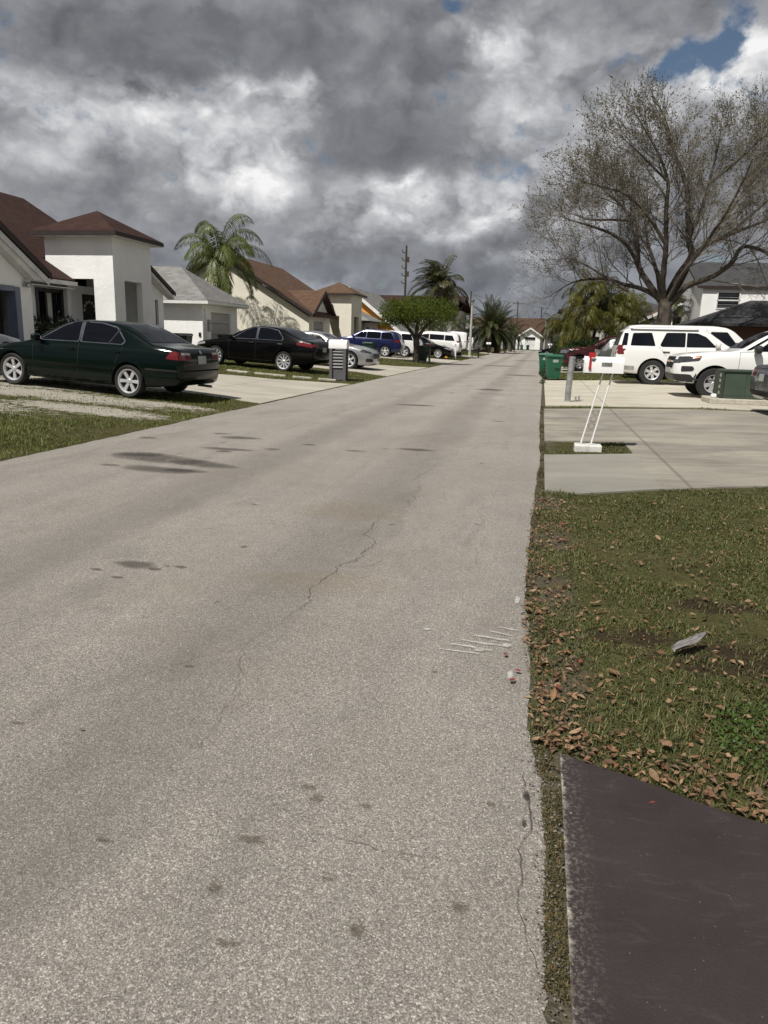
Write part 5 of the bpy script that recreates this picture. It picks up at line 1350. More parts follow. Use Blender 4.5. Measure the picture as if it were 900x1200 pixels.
M['hedge_leaf'] = leafmat('hedge_leaf', (0.014, 0.036, 0.009), (0.045, 0.088, 0.016), 2.0)
M['dark_leaf'] = leafmat('dark_shrub_leaf', (0.007, 0.013, 0.007), (0.028, 0.04, 0.016), 3.0, trans=0.1)
M['lime_leaf'] = leafmat('lime_shrub_leaf', (0.05, 0.075, 0.008), (0.16, 0.19, 0.02), 3.0)
M['far_leaf'] = leafmat('far_tree_leaf', (0.014, 0.026, 0.010), (0.05, 0.07, 0.02), 0.6)

def frond(out, base, az, el, length, droop, llen, lw=.035, nl=46, wind=(0, 0, 0), hang=.6, rach=None, spread=.75):
    """feather palm frond; appends (P, D, N, L, W) rows"""
    d = Vector((math.cos(az)*math.cos(el), math.sin(az)*math.cos(el), math.sin(el)))
    p = Vector(base); n = 14; step = length/n; wv = Vector(wind); pts = [p.copy()]
    for i in range(n):
        d = (d + Vector((0, 0, -droop*(0.4+1.6*i/n)/n*2.2)) + wv*(1.0/n)).normalized()
        p = p+d*step; pts.append(p.copy())
    if rach is not None: rach.append(pts)
    for k in range(nl):
        t = 0.10+0.90*k/nl; f = t*n; i = min(int(f), n-1); q = pts[i].lerp(pts[i+1], f-i)
        tg = (pts[i+1]-pts[i]).normalized()
        side = tg.cross(Vector((0, 0, 1)))
        if side.length < .05: side = Vector((1, 0, 0))
        side.normalize(); up = side.cross(tg).normalized()
        L = llen*(math.sin(PI*min(1, .12+t*.92))**.6+.12)*random.uniform(.8, 1.1)
        for sg in (1, -1):
            dd = (side*sg*spread+tg*.55+up*.18+Vector((0, 0, -hang*random.uniform(.6, 1.3)))+wv*.5).normalized()
            dd2 = (dd+Vector((0, 0, -hang*.9))+wv*.5).normalized()
            out.append((q, dd, up, L*.55, lw)); out.append((q+dd*L*.5, dd2, up, L*.52, lw*.8))
def emit_cards(name, rows, m, parent, bend=.0):
    P_ = np.array([r[0] for r in rows]); D_ = np.array([r[1] for r in rows]); N_ = np.array([r[2] for r in rows])
    return cards(name, P_, D_, N_, np.array([r[3] for r in rows]), np.array([r[4] for r in rows]), m, parent, bend)
def rachis_mesh(mb, list_pts, r0=.022, mi=0):
    for pts in list_pts: mb.tube(pts, [r0*(1-.8*i/len(pts)) for i in range(len(pts))], 4, mi, False)

def palm(name, loc, h, r0, r1, nf, flen, llen, droop, els, label, leaf, wind=(0, 0, 0), hang=.6, lean=(0, 0), lw=.04, nl=46, group=None, ring=.0, cat='tree', spread=.75, azbias=None, trunkmat=None):
    root = empty(name, loc, 0, label, cat, group)
    tb = MB(); pts = []
    for i in range(15):
        t = i/14; pts.append((lean[0]*t*t, lean[1]*t*t, h*t-.1*(t == 0)))
    rad = [r0+(r1-r0)*(i/14)**.6+ring*(i % 2) for i in range(15)]
    tb.tube(pts, rad, 12); tb.build('trunk', trunkmat or M['palm_bark'], root, 60)
    top = Vector(pts[-1]); rows = []; ra = []
    for k in range(nf):
        el = R(random.uniform(*els)) if not callable(els) else els(k/nf)
        az = k*2.39996+random.uniform(-.25, .25)
        if azbias: az += azbias*math.sin(az)
        frond(rows, top+Vector((0, 0, random.uniform(-.1, .15))), az, el, flen*random.uniform(.82, 1.08), droop*random.uniform(.8, 1.2), llen, lw, nl, wind, hang, ra, spread)
    rb = MB(); rachis_mesh(rb, ra, .02+flen*.004)
    cr = emit_cards('crown', rows, leaf, root)
    rb.build('frond_stems', leaf, cr)
    return root

random.seed(5)
palm('palm_tree', (-18.75, 42.6, g(-18)), 5.4, .17, .11, 20, 3.7, .95, 1.2, lambda t: R(82-t*98), 'queen palm with drooping feathery fronds between the grey-roofed and the cream house', M['queen_leaf'], (0.05, 0, 0), .95, (.0, 0), .038, 84)
palm('palm_tree', (-7.95, 61.3, g(-7.9)), 5.4, .20, .12, 30, 3.0, .8, .8, lambda t: R(86-t*98), 'tall coconut palm with windswept fronds above the clipped tree', M['coco_leaf'], (-.8, 0, .12), .5, (-.25, 0), .05, 62)
palm('palm_tree', (-6.5, 95, .1), 2.9, .32, .36, 56, 4.3, .5, .62, lambda t: R(85-t*112), 'stout spiky date palm, left one of the far pair', M['date_leaf'], (0, 0, 0), .2, (0, 0), .085, 40, 'date palms near the end of the street', .03)
palm('palm_tree', (-5.6, 98.5, .05), 2.7, .34, .36, 56, 4.2, .5, .62, lambda t: R(85-t*112), 'stout date palm with spiky crown, right one of the far pair', M['date_leaf'], (0, 0, 0), .2, (0, 0), .085, 40, 'date palms near the end of the street', .03)
palm('palm_tree', (-4.6, 116, .0), 3.0, .3, .3, 30, 3.2, .5, .7, lambda t: R(75-t*110), 'browner palm just right of the date palm pair in front of the end house', M['date_leaf'], (0, 0, 0), .3, (0, 0), .07, 30)
palm('palm_tree', (-8.9, 80, .15), 2.9, .14, .12, 16, 2.2, .5, 1.0, lambda t: R(70-t*95), 'small dark palm behind the coconut palm trunk', M['date_leaf'], (0, 0, 0), .5, (0, 0), .05, 30)
palm('palm_tree', (-10.6, 75, .2), 2.6, .14, .12, 16, 2.0, .5, 1.0, lambda t: R(70-t*95), 'small dark palm under the left edge of the coconut palm crown', M['date_leaf'], (0, 0, 0), .5, (0, 0), .05, 30)
palm('palm_tree', (1.3, 104, .05), 3.6, .2, .16, 24, 3.0, .5, .9, lambda t: R(75-t*105), 'dark palm at the far right end behind the second street lamp', M['date_leaf'], (0, 0, 0), .5, (0, 0), .06, 34)

# clump of yellow-green palms on the right
def clump(loc, stems, label, seed):
    random.seed(seed)
    root = empty('palm_clump', loc, 0, label, 'tree', 'yellow-green palms on the right')
    tb = MB(); rows = []; ra = []
    for (dx, dy, h) in stems:
        tb.tube([(dx*.3, dy*.3, -.1), (dx*.6, dy*.6, h*.5), (dx, dy, h)], [.09, .075, .06], 8)
        nf = 13
        for k in range(nf):
            t = k/nf
            frond(rows, (dx, dy, h), k*2.4+random.random(), R(84-t*75), random.uniform(1.4, 2.0), 1.5*random.uniform(.8, 1.3), .62, .026, 50, (0, 0, 0), .95, ra)
    tb.build('trunk', M['palm_bark'], root, 60)
    cr = emit_cards('crown', rows, M['areca_leaf'], root)
    rb = MB(); rachis_mesh(rb, ra, .018); rb.build('frond_stems', M['areca_leaf'], cr)
clump((2.55, 44.5, .09), [(0, 0, 4.5), (.55, .4, 3.8), (-.6, .5, 3.6), (-.3, -.5, 2.9), (.3, -.4, 2.4), (-.1, .2, 3.2)], 'tallest clump of yellow-green palms behind the maroon pickup', 21)
clump((4.4, 45.5, .12), [(0, 0, 3.7), (.6, .2, 3.0), (-.5, .2, 3.3), (.1, -.6, 2.4), (-.2, .3, 2.6)], 'lower clump of yellow-green palms beside the bare tree trunk', 22)
clump((1.9, 50.0, .09), [(0, 0, 2.6), (-.5, .3, 2.2), (.5, -.2, 2.2)], 'browner clump of yellow-green palms at the street side behind the pickup bonnet', 23)

# leafy masses: leaf cards spread through lumpy volumes
def leafy(name, parent, lumps, n, size, m, up=.3, shell=.55, flat=1.0):
    P_ = []; D_ = []; N_ = []
    tot = sum(l[3]*l[4]*l[5] for l in lumps)
    for (cx, cy, cz, rx, ry, rz) in lumps:
        k = int(n*rx*ry*rz/tot)
        v = unit(rng.normal(size=(k, 3)))
        r_ = shell+(1-shell)*rng.random((k, 1))**.7
        r_ *= 1+.18*np.sin(v[:, :1]*7+cx)*np.cos(v[:, 1:2]*6+cz)
        P_.append(np.array([cx, cy, cz])+v*r_*np.array([rx, ry, rz]))
        D_.append(v+rng.normal(size=(k, 3))*.8+np.array([0, 0, up])); N_.append(v+rng.normal(size=(k, 3))*.7+np.array([0, 0, .4]))
    P_ = np.concatenate(P_); D_ = np.concatenate(D_); N_ = np.concatenate(N_)
    return cards(name, P_, D_, N_, size*rng.uniform(.6, 1.3, len(P_)), size*.55*rng.uniform(.7, 1.2, len(P_)), m, parent, .1)
def limb_mesh(name, parent, lines, m, smooth=60, n=9):
    tb = MB()
    for pts, r0, r1 in lines:
        pts = [Vector(p) for p in pts]; q = []
        for i in range(len(pts)-1):
            a = pts[max(i-1, 0)]; b_ = pts[i]; c_ = pts[i+1]; d_ = pts[min(i+2, len(pts)-1)]
            for k in range(5):
                t = k/5
                q.append(0.5*((2*b_)+(c_-a)*t+(2*a-5*b_+4*c_-d_)*t*t+(3*b_-a-3*c_+d_)*t**3))
        q.append(pts[-1])
        for i in range(1, len(q)-1): q[i] = q[i]+Vector((noise.noise(q[i]*1.7), noise.noise(q[i]*1.7+Vector((7, 0, 0))), 0))*min(.06, r0*.35)
        tb.tube(q, [r0+(r1-r0)*i/(len(q)-1) for i in range(len(q))], n)
    return tb.build(name, m, parent, smooth)

# round clipped tree on the left
random.seed(8)
root = empty('clipped_tree', (-7.15, 43.8, g(-7.15)), 0, 'flat-topped clipped green tree with a forked trunk on the street-side lawn island', 'tree')
limb_mesh('trunk', root, [([(0, 0, -.1), (.02, 0, .7), (-.05, 0, 1.4)], .21, .17), ([(-.05, 0, 1.3), (-.5, .1, 1.9), (-1.2, .3, 2.6)], .13, .05), ([(0, 0, 1.3), (.45, .1, 2.0), (1.2, -.2, 2.6)], .13, .05), ([(-.05, 0, 1.3), (-.1, .5, 2.0), (0, 1.1, 2.7)], .12, .05), ([(-.05, 0, 1.3), (.1, -.5, 2.0), (.1, -1.0, 2.6)], .11, .05)], M['bark'])
lumps = [(0, 0, 2.75, 1.25, 1.3, .95)]
for k in range(16):
    a = k*2.4; r_ = 1.45+.4*random.random()
    lumps.append((r_*math.cos(a), r_*math.sin(a)*.85, 2.75+random.uniform(-.45, .42), random.uniform(.5, .8), .7, random.uniform(.42, .62)))
lumps += [(-1.5, 0, 3.25, .5, .6, .38), (1.4, .1, 3.3, .55, .6, .36), (2.05, -.1, 3.0, .35, .5, .5), (-2.0, 0, 2.9, .35, .5, .5), (.8, -.4, 3.45, .5, .5, .3), (-.5, -.3, 3.5, .4, .5, .28), (-1.8, .1, 2.35, .5, .6, .5), (1.85, 0, 2.75, .5, .6, .6), (0.3, -.2, 3.35, .9, .8, .4), (-.9, .2, 3.2, .7, .7, .45)]
leafy('crown', root, lumps, 17000, .10, M['round_leaf'], .2, .35)

# hedge and shrubs on the right behind the cars
def bush(name, loc, lumps, n, size, m, label, cat='shrub', stem=True, group=None):
    root = empty(name, loc, 0, label, cat, group)
    if stem:
        limb_mesh('stem', root, [([(0, 0, -.05), (l[0]*.6, l[1]*.6, l[2]*.6), (l[0], l[1], l[2])], .03, .01) for l in lumps[:5]], M['bark'], n=5)
    leafy('crown', root, lumps, n, size, m, .3, .45)
    return root
bush('shrub', (1.6, 42.6, .06), [(0, 0, .75, .6, .6, .75), (.9, .2, .8, .7, .6, .8), (1.9, .1, .75, .7, .6, .75), (-.5, .2, .55, .4, .5, .5), (.5, .1, 1.2, .45, .5, .4)], 4200, .13, M['hedge_leaf'], 'bright green bushy shrub behind the hood of the maroon pickup')
bush('shrub', (4.6, 42.4, .12), [(0, 0, .8, .8, .6, .8), (1.2, .2, .8, .8, .6, .8)], 2600, .13, M['hedge_leaf'], 'green shrub below the palms left of the bare tree trunk')
bush('shrub', (1.6, 62, .06), [(0, 0, 1.0, .9, .8, 1.0), (1.2, .3, 1.2, .9, .8, 1.1)], 2400, .2, M['far_leaf'], 'dark bush further back beside the street behind the green bins')
# planting in front of the portico house
bush('shrub', (-15.6, 21.3, .4), [(0, 0, .75, .45, .5, .65), (.1, .9, .75, .5, .5, .7), (0, 1.7, .8, .45, .5, .6), (.2, -.5, .5, .3, .4, .4)], 2600, .12, M['dark_leaf'], 'very dark leafy shrub in front of the black-framed window')
bush('shrub', (-15.2, 23.3, .4), [(0, 0, .85, .32, .4, .45), (.1, .45, .9, .3, .3, .4)], 1100, .1, M['lime_leaf'], 'lime green shrub beside the front door')
bush('shrub', (-14.0, 19.75, .4), [(0, 0, .85, .16, .2, .35), (.08, .15, .55, .14, .15, .25)], 120, .1, M['dark_leaf'], 'thin leggy plant against the garage corner')
# weeds by the street
for i, (x_, y_, s_, n_) in enumerate(((0.16, 33.0, .3, 220), (.22, 30.9, .22, 160), (.10, 27.0, .10, 60))):
    bush('weed', (x_, y_, g(x_)), [(0, 0, s_*.6, s_*.7, s_*1.2, s_*.7), (.05, s_, s_*.4, s_*.5, s_*.8, s_*.5)], n_, .08, M['hedge_leaf'], ['taller weed at the street edge behind the green bins', 'weed at the street edge beside the green bins', 'small tuft of weed at the street edge of the cream driveway'][i], 'weed', False)
# distant trees closing the view
def far_tree(loc, h, r_, label):
    root = empty('far_tree', loc, 0, label, 'tree', 'distant trees')
    limb_mesh('trunk', root, [([(0, 0, -.1), (.1, 0, h*.3), (0, 0, h*.6)], .22, .1)], M['bark'], n=7)
    ls = [(random.uniform(-.5, .5)*r_, random.uniform(-.4, .4)*r_, h*.55+random.uniform(-.2, .35)*h, r_*random.uniform(.35, .55), r_*.45, h*random.uniform(.15, .25)) for k in range(9)]
    leafy('crown', root, ls, 1700, .28, M['far_leaf'], .2, .4)
for q in (((-12.5, 128, .4), 4.2, 3.2, 'dark tree beyond the date palms on the left side'), ((5.0, 132, .1), 4.6, 3.4, 'dark tree above the carport roof at the far right'), ((-24, 120, .4), 4.5, 4.0, 'dark tree hidden deep behind the orange house'), ((9.5, 100, .1), 5.0, 4.0, 'dark tree behind the pale two-storey house on the right'), ((-10.0, 108, .3), 3.6, 2.6, 'dark tree beside the far lamp on the left, behind the small palms')):
    far_tree(*q)
palm('palm_tree', (9.3, 58.5, .1), 4.2, .14, .1, 14, 1.8, .45, .9, lambda t: R(75-t*95), 'small palm against the siding of the two-storey white house', M['coco_leaf'], (0, 0, 0), .4, (0, 0), .05, 28)

# --- the big, nearly leafless tree on the right
random.seed(31)
YB = 36.0
tree = empty('bare_tree', (5.45, YB, g(5.45)), 0, 'large spreading tree, almost bare with grey twigs and a few olive leaves', 'tree')
o_ = Vector((5.45, YB, g(5.45)))
def L3(pts, ys): return [Vector((x, YB+y, z))-o_ for (x, z), y in zip(pts, ys)]
limbs = [
 (L3([(5.45, .05), (5.38, .8), (5.30, 1.8), (5.25, 2.6), (5.2, 3.5)], (0, 0, 0, 0, 0)), .40, .28),
 (L3([(5.2, 3.1), (4.75, 3.6), (4.05, 3.95), (3.5, 4.1), (2.7, 4.35), (1.8, 4.3), (1.1, 4.1), (.3, 3.6)], (0, .1, .5, .8, 1.0, .8, .5, .3)), 0.129, .015),
 (L3([(5.15, 3.2), (4.45, 4.1), (4.0, 4.82), (3.83, 5.9), (3.62, 6.85), (3.1, 7.5), (2.4, 8.1), (1.6, 8.8)], (0, .1, .4, .7, .9, 1.1, 1.3, 1.4)), 0.160, .03),
 (L3([(4.0, 4.82), (3.4, 5.6), (2.6, 6.1), (1.6, 6.4), (.8, 6.6), (.4, 6.75)], (.4, -.2, -.6, -.9, -1.1, -1.2)), 0.091, .02),
 (L3([(5.15, 3.3), (4.95, 4.3), (4.85, 5.6), (4.67, 7.0), (4.55, 8.0), (4.0, 9.0), (3.4, 9.9)], (0, -.5, -1.0, -1.4, -1.7, -2.0, -2.1)), 0.152, .03),
 (L3([(5.25, 3.3), (5.66, 4.3), (6.16, 5.27), (5.98, 6.1), (5.75, 7.36), (5.45, 8.55), (4.9, 9.4), (4.5, 10.5)], (0, .2, .5, .4, .2, .1, -.1, -.2)), 0.205, .03),
 (L3([(5.98, 6.1), (6.4, 7.2), (6.7, 8.4), (6.9, 9.5), (7.0, 10.6)], (.4, .9, 1.3, 1.6, 1.7)), 0.099, .02),
 (L3([(6.16, 5.27), (6.8, 5.8), (7.5, 6.15), (8.3, 6.45), (9.3, 6.9), (10.4, 7.6)], (.5, .3, .1, -.3, -.7, -1.0)), 0.129, .02),
 (L3([(6.8, 5.8), (7.5, 7.0), (8.2, 8.2), (8.8, 9.6), (9.2, 10.8)], (.3, .8, 1.0, 1.2, 1.3)), 0.084, .02),
 (L3([(5.35, 3.1), (5.95, 3.95), (6.9, 4.35), (7.55, 4.9), (7.85, 5.5), (8.6, 5.3), (9.4, 4.7), (10.2, 3.9)], (0, -.4, -.8, -1.0, -1.2, -1.5, -1.7, -1.8)), 0.144, .03),
 (L3([(5.1, 3.4), (4.9, 4.6), (4.5, 6.0), (4.3, 7.6), (4.0, 9.0)], (.1, 1.0, 2.2, 3.2, 3.8)), 0.122, .02),
 (L3([(5.3, 3.4), (5.7, 4.5), (6.4, 5.8), (7.0, 7.2), (7.3, 8.4)], (-.1, -1.0, -2.0, -2.9, -3.5)), 0.114, .02),
 (L3([(4.85, 5.6), (4.0, 6.6), (3.0, 7.4), (1.9, 7.7), (1.0, 7.9)], (-1.0, -1.5, -2.0, -2.3, -2.5)), 0.076, .02),
 (L3([(3.62, 6.85), (2.8, 7.0), (1.8, 7.1), (1.3, 7.3), (.8, 7.5)], (.9, 1.6, 2.2, 2.6, 2.8)), .07, .015),
 (L3([(4.55, 8.0), (3.9, 8.4), (3.1, 9.0), (2.4, 9.5)], (-1.7, -2.2, -2.6, -2.8)), .06, .015),
 (L3([(6.7, 8.4), (7.6, 9.2), (8.4, 10.0), (9.0, 10.6)], (1.3, .9, .6, .4)), .07, .015),
 (L3([(7.5, 6.15), (8.4, 7.0), (9.2, 7.8), (10.1, 8.8)], (.1, .2, .3, .2)), .07, .015),
 (L3([(3.5, 3.70), (2.6, 4.3), (1.6, 4.9), (.9, 5.15), (.4, 5.1)], (-.8, -.3, .1, .3, .4)), 0.061, .015),
]
trunk = limb_mesh('trunk', tree, limbs, M['bark'], 60, 10)
SEG = []; TIPS = []
def rot_perp(d, ang):
    u = d.orthogonal().normalized(); w = d.cross(u); a = random.uniform(0, 2*PI)
    return (d*math.cos(ang)+(u*math.cos(a)+w*math.sin(a))*math.sin(ang)).normalized()
def grow(p, d, length, rad, lev):
    n = 4 if lev < 2 else 3
    pts = [p.copy()]; r0 = rad
    q = p.copy()
    for i in range(n):
        d = (d+Vector((random.gauss(0, .13), random.gauss(0, .13), random.gauss(0, .13)+(.06 if lev < 2 else .03)-(.05 if q.z < 3.5 else 0)))).normalized()
        q2 = q+d*length/n; r1 = max(r0*(1-.55/n*1.3), .0032)
        SEG.append((q[:], q2[:], r0, r1)); q = q2; r0 = r1; pts.append(q.copy())
    if lev >= 3:
        TIPS.append((q[:], d[:])); return
    k = {0: 8, 1: 8, 2: 8}[lev]
    for j in range(k):
        t = .22+.78*(j+random.random()*.6)/k; f = min(t, .999)*n; i = int(f)
        b_ = pts[i].lerp(pts[i+1], f-i); dd = (pts[i+1]-pts[i]).normalized()
        nd = (rot_perp(dd, R(random.uniform(24, 58)))+Vector((0, 0, .12 if b_.z > 3 else -.05))).normalized()
        grow(b_, nd, length*random.uniform(.42, .68)*(1.15-.35*t), max(rad*.42*(1-.3*t), .0038), lev+1)
for (pts, r0, r1) in limbs[1:]:
    m_ = len(pts)-1
    tot = sum((pts[i+1]-pts[i]).length for i in range(m_))
    cnt = int(6+tot*2.2)
    for j in range(cnt):
        t = .24+.76*(j+random.random()*.5)/cnt; f = min(t, .999)*m_; i = int(f)
        b_ = pts[i].lerp(pts[i+1], f-i); dd = (pts[i+1]-pts[i]).normalized()
        nd = rot_perp(dd, R(random.uniform(28, 62)))
        nd = (nd+Vector((0, 0, .22))).normalized()
        grow(b_, nd, random.uniform(1.3, 2.5)*(1.1-.3*t), max(r0*.32*(1-.6*t), .011), 1)
    grow(pts[-1], (pts[-1]-pts[-2]).normalized(), 1.6, r1, 1)
def seg_mesh(name, segs, m, parent, k=3):
    A = np.array([s_[0] for s_ in segs]); B = np.array([s_[1] for s_ in segs]); r0 = np.array([s_[2] for s_ in segs])[:, None]; r1 = np.array([s_[3] for s_ in segs])[:, None]
    D_ = unit(B-A); U_ = np.cross(D_, np.array([.31, .77, .55])); U_ = unit(U_); W_ = np.cross(D_, U_)
    n = len(segs); V = np.empty((n, 2*k, 3))
    for j in range(k):
        a = 2*PI*j/k; o = U_*math.cos(a)+W_*math.sin(a)
        V[:, j] = A+o*r0-D_*r0*.5; V[:, k+j] = B+o*r1
    F = np.array([(j, (j+1) % k, k+(j+1) % k, k+j) for j in range(k)])
    F = (F[None]+(np.arange(n)*2*k)[:, None, None]).reshape(-1, 4)
    return np_mesh(name, V.reshape(-1, 3), F, m, parent, True)
print('tree segs', len(SEG), 'tips', len(TIPS))
tw = seg_mesh('twigs', SEG, M['twig'], trunk, 3)
TP = np.array([t[0] for t in TIPS]); TD = np.array([t[1] for t in TIPS])
zz = TP[:, 2]
prob = np.clip((zz-3.5)/8.0, .05, .7)
rows = []
for _ in range(4):
    keep = rng.random(len(TP)) < prob*.8
    p_ = TP[keep]-TD[keep]*rng.uniform(0, .5, (keep.sum(), 1))
    rows.append((p_, TD[keep]+rng.normal(size=p_.shape)*.8, rng.normal(size=p_.shape)))
P_ = np.concatenate([r_[0] for r_ in rows]); D_ = np.concatenate([r_[1] for r_ in rows]); N_ = np.concatenate([r_[2] for r_ in rows])
print('tree leaves', len(P_))
cards('crown', P_, D_, N_, rng.uniform(.05, .11, len(P_)), rng.uniform(.03, .055, len(P_)), M['sparse_leaf'], tree, .2)
# ------------------------------------------------------------------ street furniture
def text_obj(name, s, size, M4, m, parent, ext=.001):
    cu = bpy.data.curves.new(name, 'FONT'); cu.body = s; cu.size = size; cu.extrude = ext; cu.align_x = 'CENTER'; cu.align_y = 'CENTER'
    o = bpy.data.objects.new(name, cu); COL.objects.link(o)
    bpy.context.view_layer.update()
    me = bpy.data.meshes.new_from_object(o.evaluated_get(bpy.context.evaluated_depsgraph_get()))
    bpy.data.objects.remove(o); bpy.data.curves.remove(cu)
    me.name = name; me.transform(M4); me.materials.clear(); me.materials.append(m)
    return link(name, me, parent)

# white mailbox leaning on two thin rails
mb_ = empty('mailbox', (.72, 10.15, g(.72)), 0, 'white mailbox with a red flag on two leaning rails in a concrete block', 'mailbox')
b = MB()
x0, x1, zc = -.155, .325, 1.02
prof = [(-.10, zc), (.10, zc), (.10, zc+.13)]+[(.10*math.cos(a), zc+.13+.075*math.sin(a)) for a in np.linspace(0, PI, 9)[1:-1]]+[(-.10, zc+.13)]
b.prism([(x0, y, z) for y, z in prof], (x1-x0, 0, 0))
box = b.build('box', M['white_metal'], mb_, 35)
d = MB(); d.prism([(x0-.012, y*1.06, zc+(z-zc)*1.04-.004) for y, z in prof], (.012, 0, 0)); d.box(x0-.03, -.02, zc+.16, x0-.012, .02, zc+.175); d.build('box_door', M['white_metal'], box, 35)
d = MB(); d.box(-.108, -.118, zc+.055, -.082, -.112, zc+.235); d.box(-.118, -.119, zc+.19, -.035, -.111, zc+.255); d.bbox(-.112, -.122, zc+.045, -.078, -.10, zc+.075, .004); d.build('flag', M['red'], mb_)
d = MB(); d.box(-.07, -.106, zc+.15, -.04, -.1005, zc+.165); d.build('latch', M['ink'], mb_)
d = MB(); d.box(.05, -.1035, zc+.085, .18, -.1005, zc+.135); lb = d.build('number_plate', M['label'], mb_)
text_obj('digits', '13065', .05, Matrix.Translation((.115, -.1045, zc+.11)) @ Matrix.Rotation(PI/2, 4, 'X'), M['ink'], lb, .0005)
d = MB(); d.tube([(-.115, 0, .10), (.085, 0, zc-.002)], .011, 8); d.build('rail', M['white_metal'], mb_, 40)
d = MB(); d.tube([(.015, 0, .10), (.205, 0, zc-.002)], .011, 8); d.build('rail', M['white_metal'], mb_, 40)
d = MB()
for k in range(3):
    cz = .32+k*.09; cx = -.115+.2*(cz-.1)/.92+.065
    for sg in (1, -1):
        d.tube([(cx+sg*.055*math.cos(a)*(.6+.4*math.cos(a*.5)), 0, cz+.04*math.sin(a)) for a in np.linspace(0, 1.7*PI, 14)], .0025, 5, 0, False)
d.build('scrollwork', M['louvre'], mb_)
d = MB(); d.bbox(-.20, -.13, -.03, .15, .13, .085, .015); d.build('concrete_base', M['pad_white'], mb_)

# galvanised post
po = empty('steel_post', (.70, 18.45, g(.70)), 0, 'bare galvanised steel post standing on the edge of the cream driveway', 'post')
d = MB(); d.tube([(0, 0, -.05), (.0, 0, .3), (.035, 0, 1.08)], .072, 18); d.build('pole', M['steel'], po, 40)
d = MB(); d.lathe([(.0, 1.085), (.06, 1.085), (.078, 1.07), (.078, 1.03), (.072, 1.03)], 'Z', 18, Matrix.Translation((.035, 0, 0))); d.build('cap', M['steel'], po, 40)
d = MB(); d.lathe([(.073, .0), (.11, .01), (.11, .02), (.073, .03)], 'Z', 18); d.build('collar', M['concrete_pad'], po, 40)
st = empty('pipe_stub', (.92, 18.5, g(.92)+.015), 0, 'pair of short capped pipe stubs beside the galvanised post', 'pipe')
d = MB(); d.tube([(-.03, 0, 0), (-.035, 0, .13)], .022, 10); d.build('pipe', M['steel'], st, 40)
d = MB(); d.tube([(.04, 0, 0), (.045, 0, .15)], .022, 10); d.build('pipe', M['steel'], st, 40)

# green utility cabinet on a pad
ub = empty('utility_cabinet', (4.60, 19.0, g(4.3)+.014), 0, 'green metal utility cabinet on a low concrete pad in front of the white pickup', 'cabinet')
d = MB(); d.bbox(-.70, -.50, .0, .60, .50, .13, .02); d.build('concrete_pad', M['concrete_pad'], ub)
d = MB(); d.bbox(-.40, -.40, .13, .48, .40, .74, .015); cab = d.build('cabinet_body', M['box_green'], ub)
d = MB(); d.prism([(-.43, -.43, .742), (.51, -.43, .742), (.51, .43, .742), (-.43, .43, .742)], (0, 0, .03)); d.box(-.41, -.41, .772, .49, .41, .785); d.build('lid', M['box_green'], ub)
d = MB(); d.box(.05, -.404, .17, .062, -.4005, .70); d.box(-.38, -.404, .20, .46, -.4005, .208); d.build('panel_seam', M['box_dark'], cab)
d = MB(); d.box(-.47, -.38, .14, -.41, .38, .73); dr = d.build('side_door', M['box_dark'], ub)
d = MB()
for z_ in (.22, .36, .50, .62): d.box(-.474, -.30, z_, -.4705, -.16, z_+.07)
d.build('warning_sticker', M['plate'], dr)
d = MB(); d.bbox(-.66, -.42, .13, -.54, -.30, .23, .03); d.build('cable_cap', M['white_metal'], ub)

# louvred pillar with a white letter box on top
pl = empty('mailbox_pillar', (-6.36, 23.6, g(-6.36)), R(4), 'grey louvred pillar carrying a large white letter box on the left lawn', 'mailbox')
d = MB()
for sx in (-1, 1):
    for sy in (-1, 1): d.box(sx*.22-.045, sy*.20-.04, -.05, sx*.22+.045, sy*.20+.04, 1.0)
d.box(-.20, -.18, .02, .20, .18, .36); d.box(-.18, -.17, .36, .18, .17, .95)
d.build('pillar_frame', M['louvre'], pl)
d = MB()
for k in range(6):
    z_ = .40+k*.098
    d.prism([(-.175, -.215, z_), (-.175, -.175, z_+.06), (-.175, -.165, z_+.055), (-.175, -.205, z_-.005)], (.35, 0, 0))
for k in range(6):
    z_ = .40+k*.098
    d.prism([(.215, -.16, z_), (.19, -.16, z_+.06), (.18, -.16, z_+.055), (.205, -.16, z_-.005)], (0, .32, 0))
d.build('louvres', M['louvre'], pl)
d = MB(); d.box(-.23, -.21, .985, .23, .21, 1.0); d.box(-.18, -.176, .37, .18, -.172, .95); d.build('shadow_gap', M['black'], pl)
d = MB(); pr = [(-.24, 1.0), (.24, 1.0), (.24, 1.17)]+[(.24*math.cos(a), 1.17+.11*math.sin(a)) for a in np.linspace(0, PI, 9)[1:-1]]+[(-.24, 1.17)]
d.prism([(-.29, y, z+.002) for y, z in pr], (.58, 0, 0)); d.build('letter_box', M['white_metal'], pl, 35)

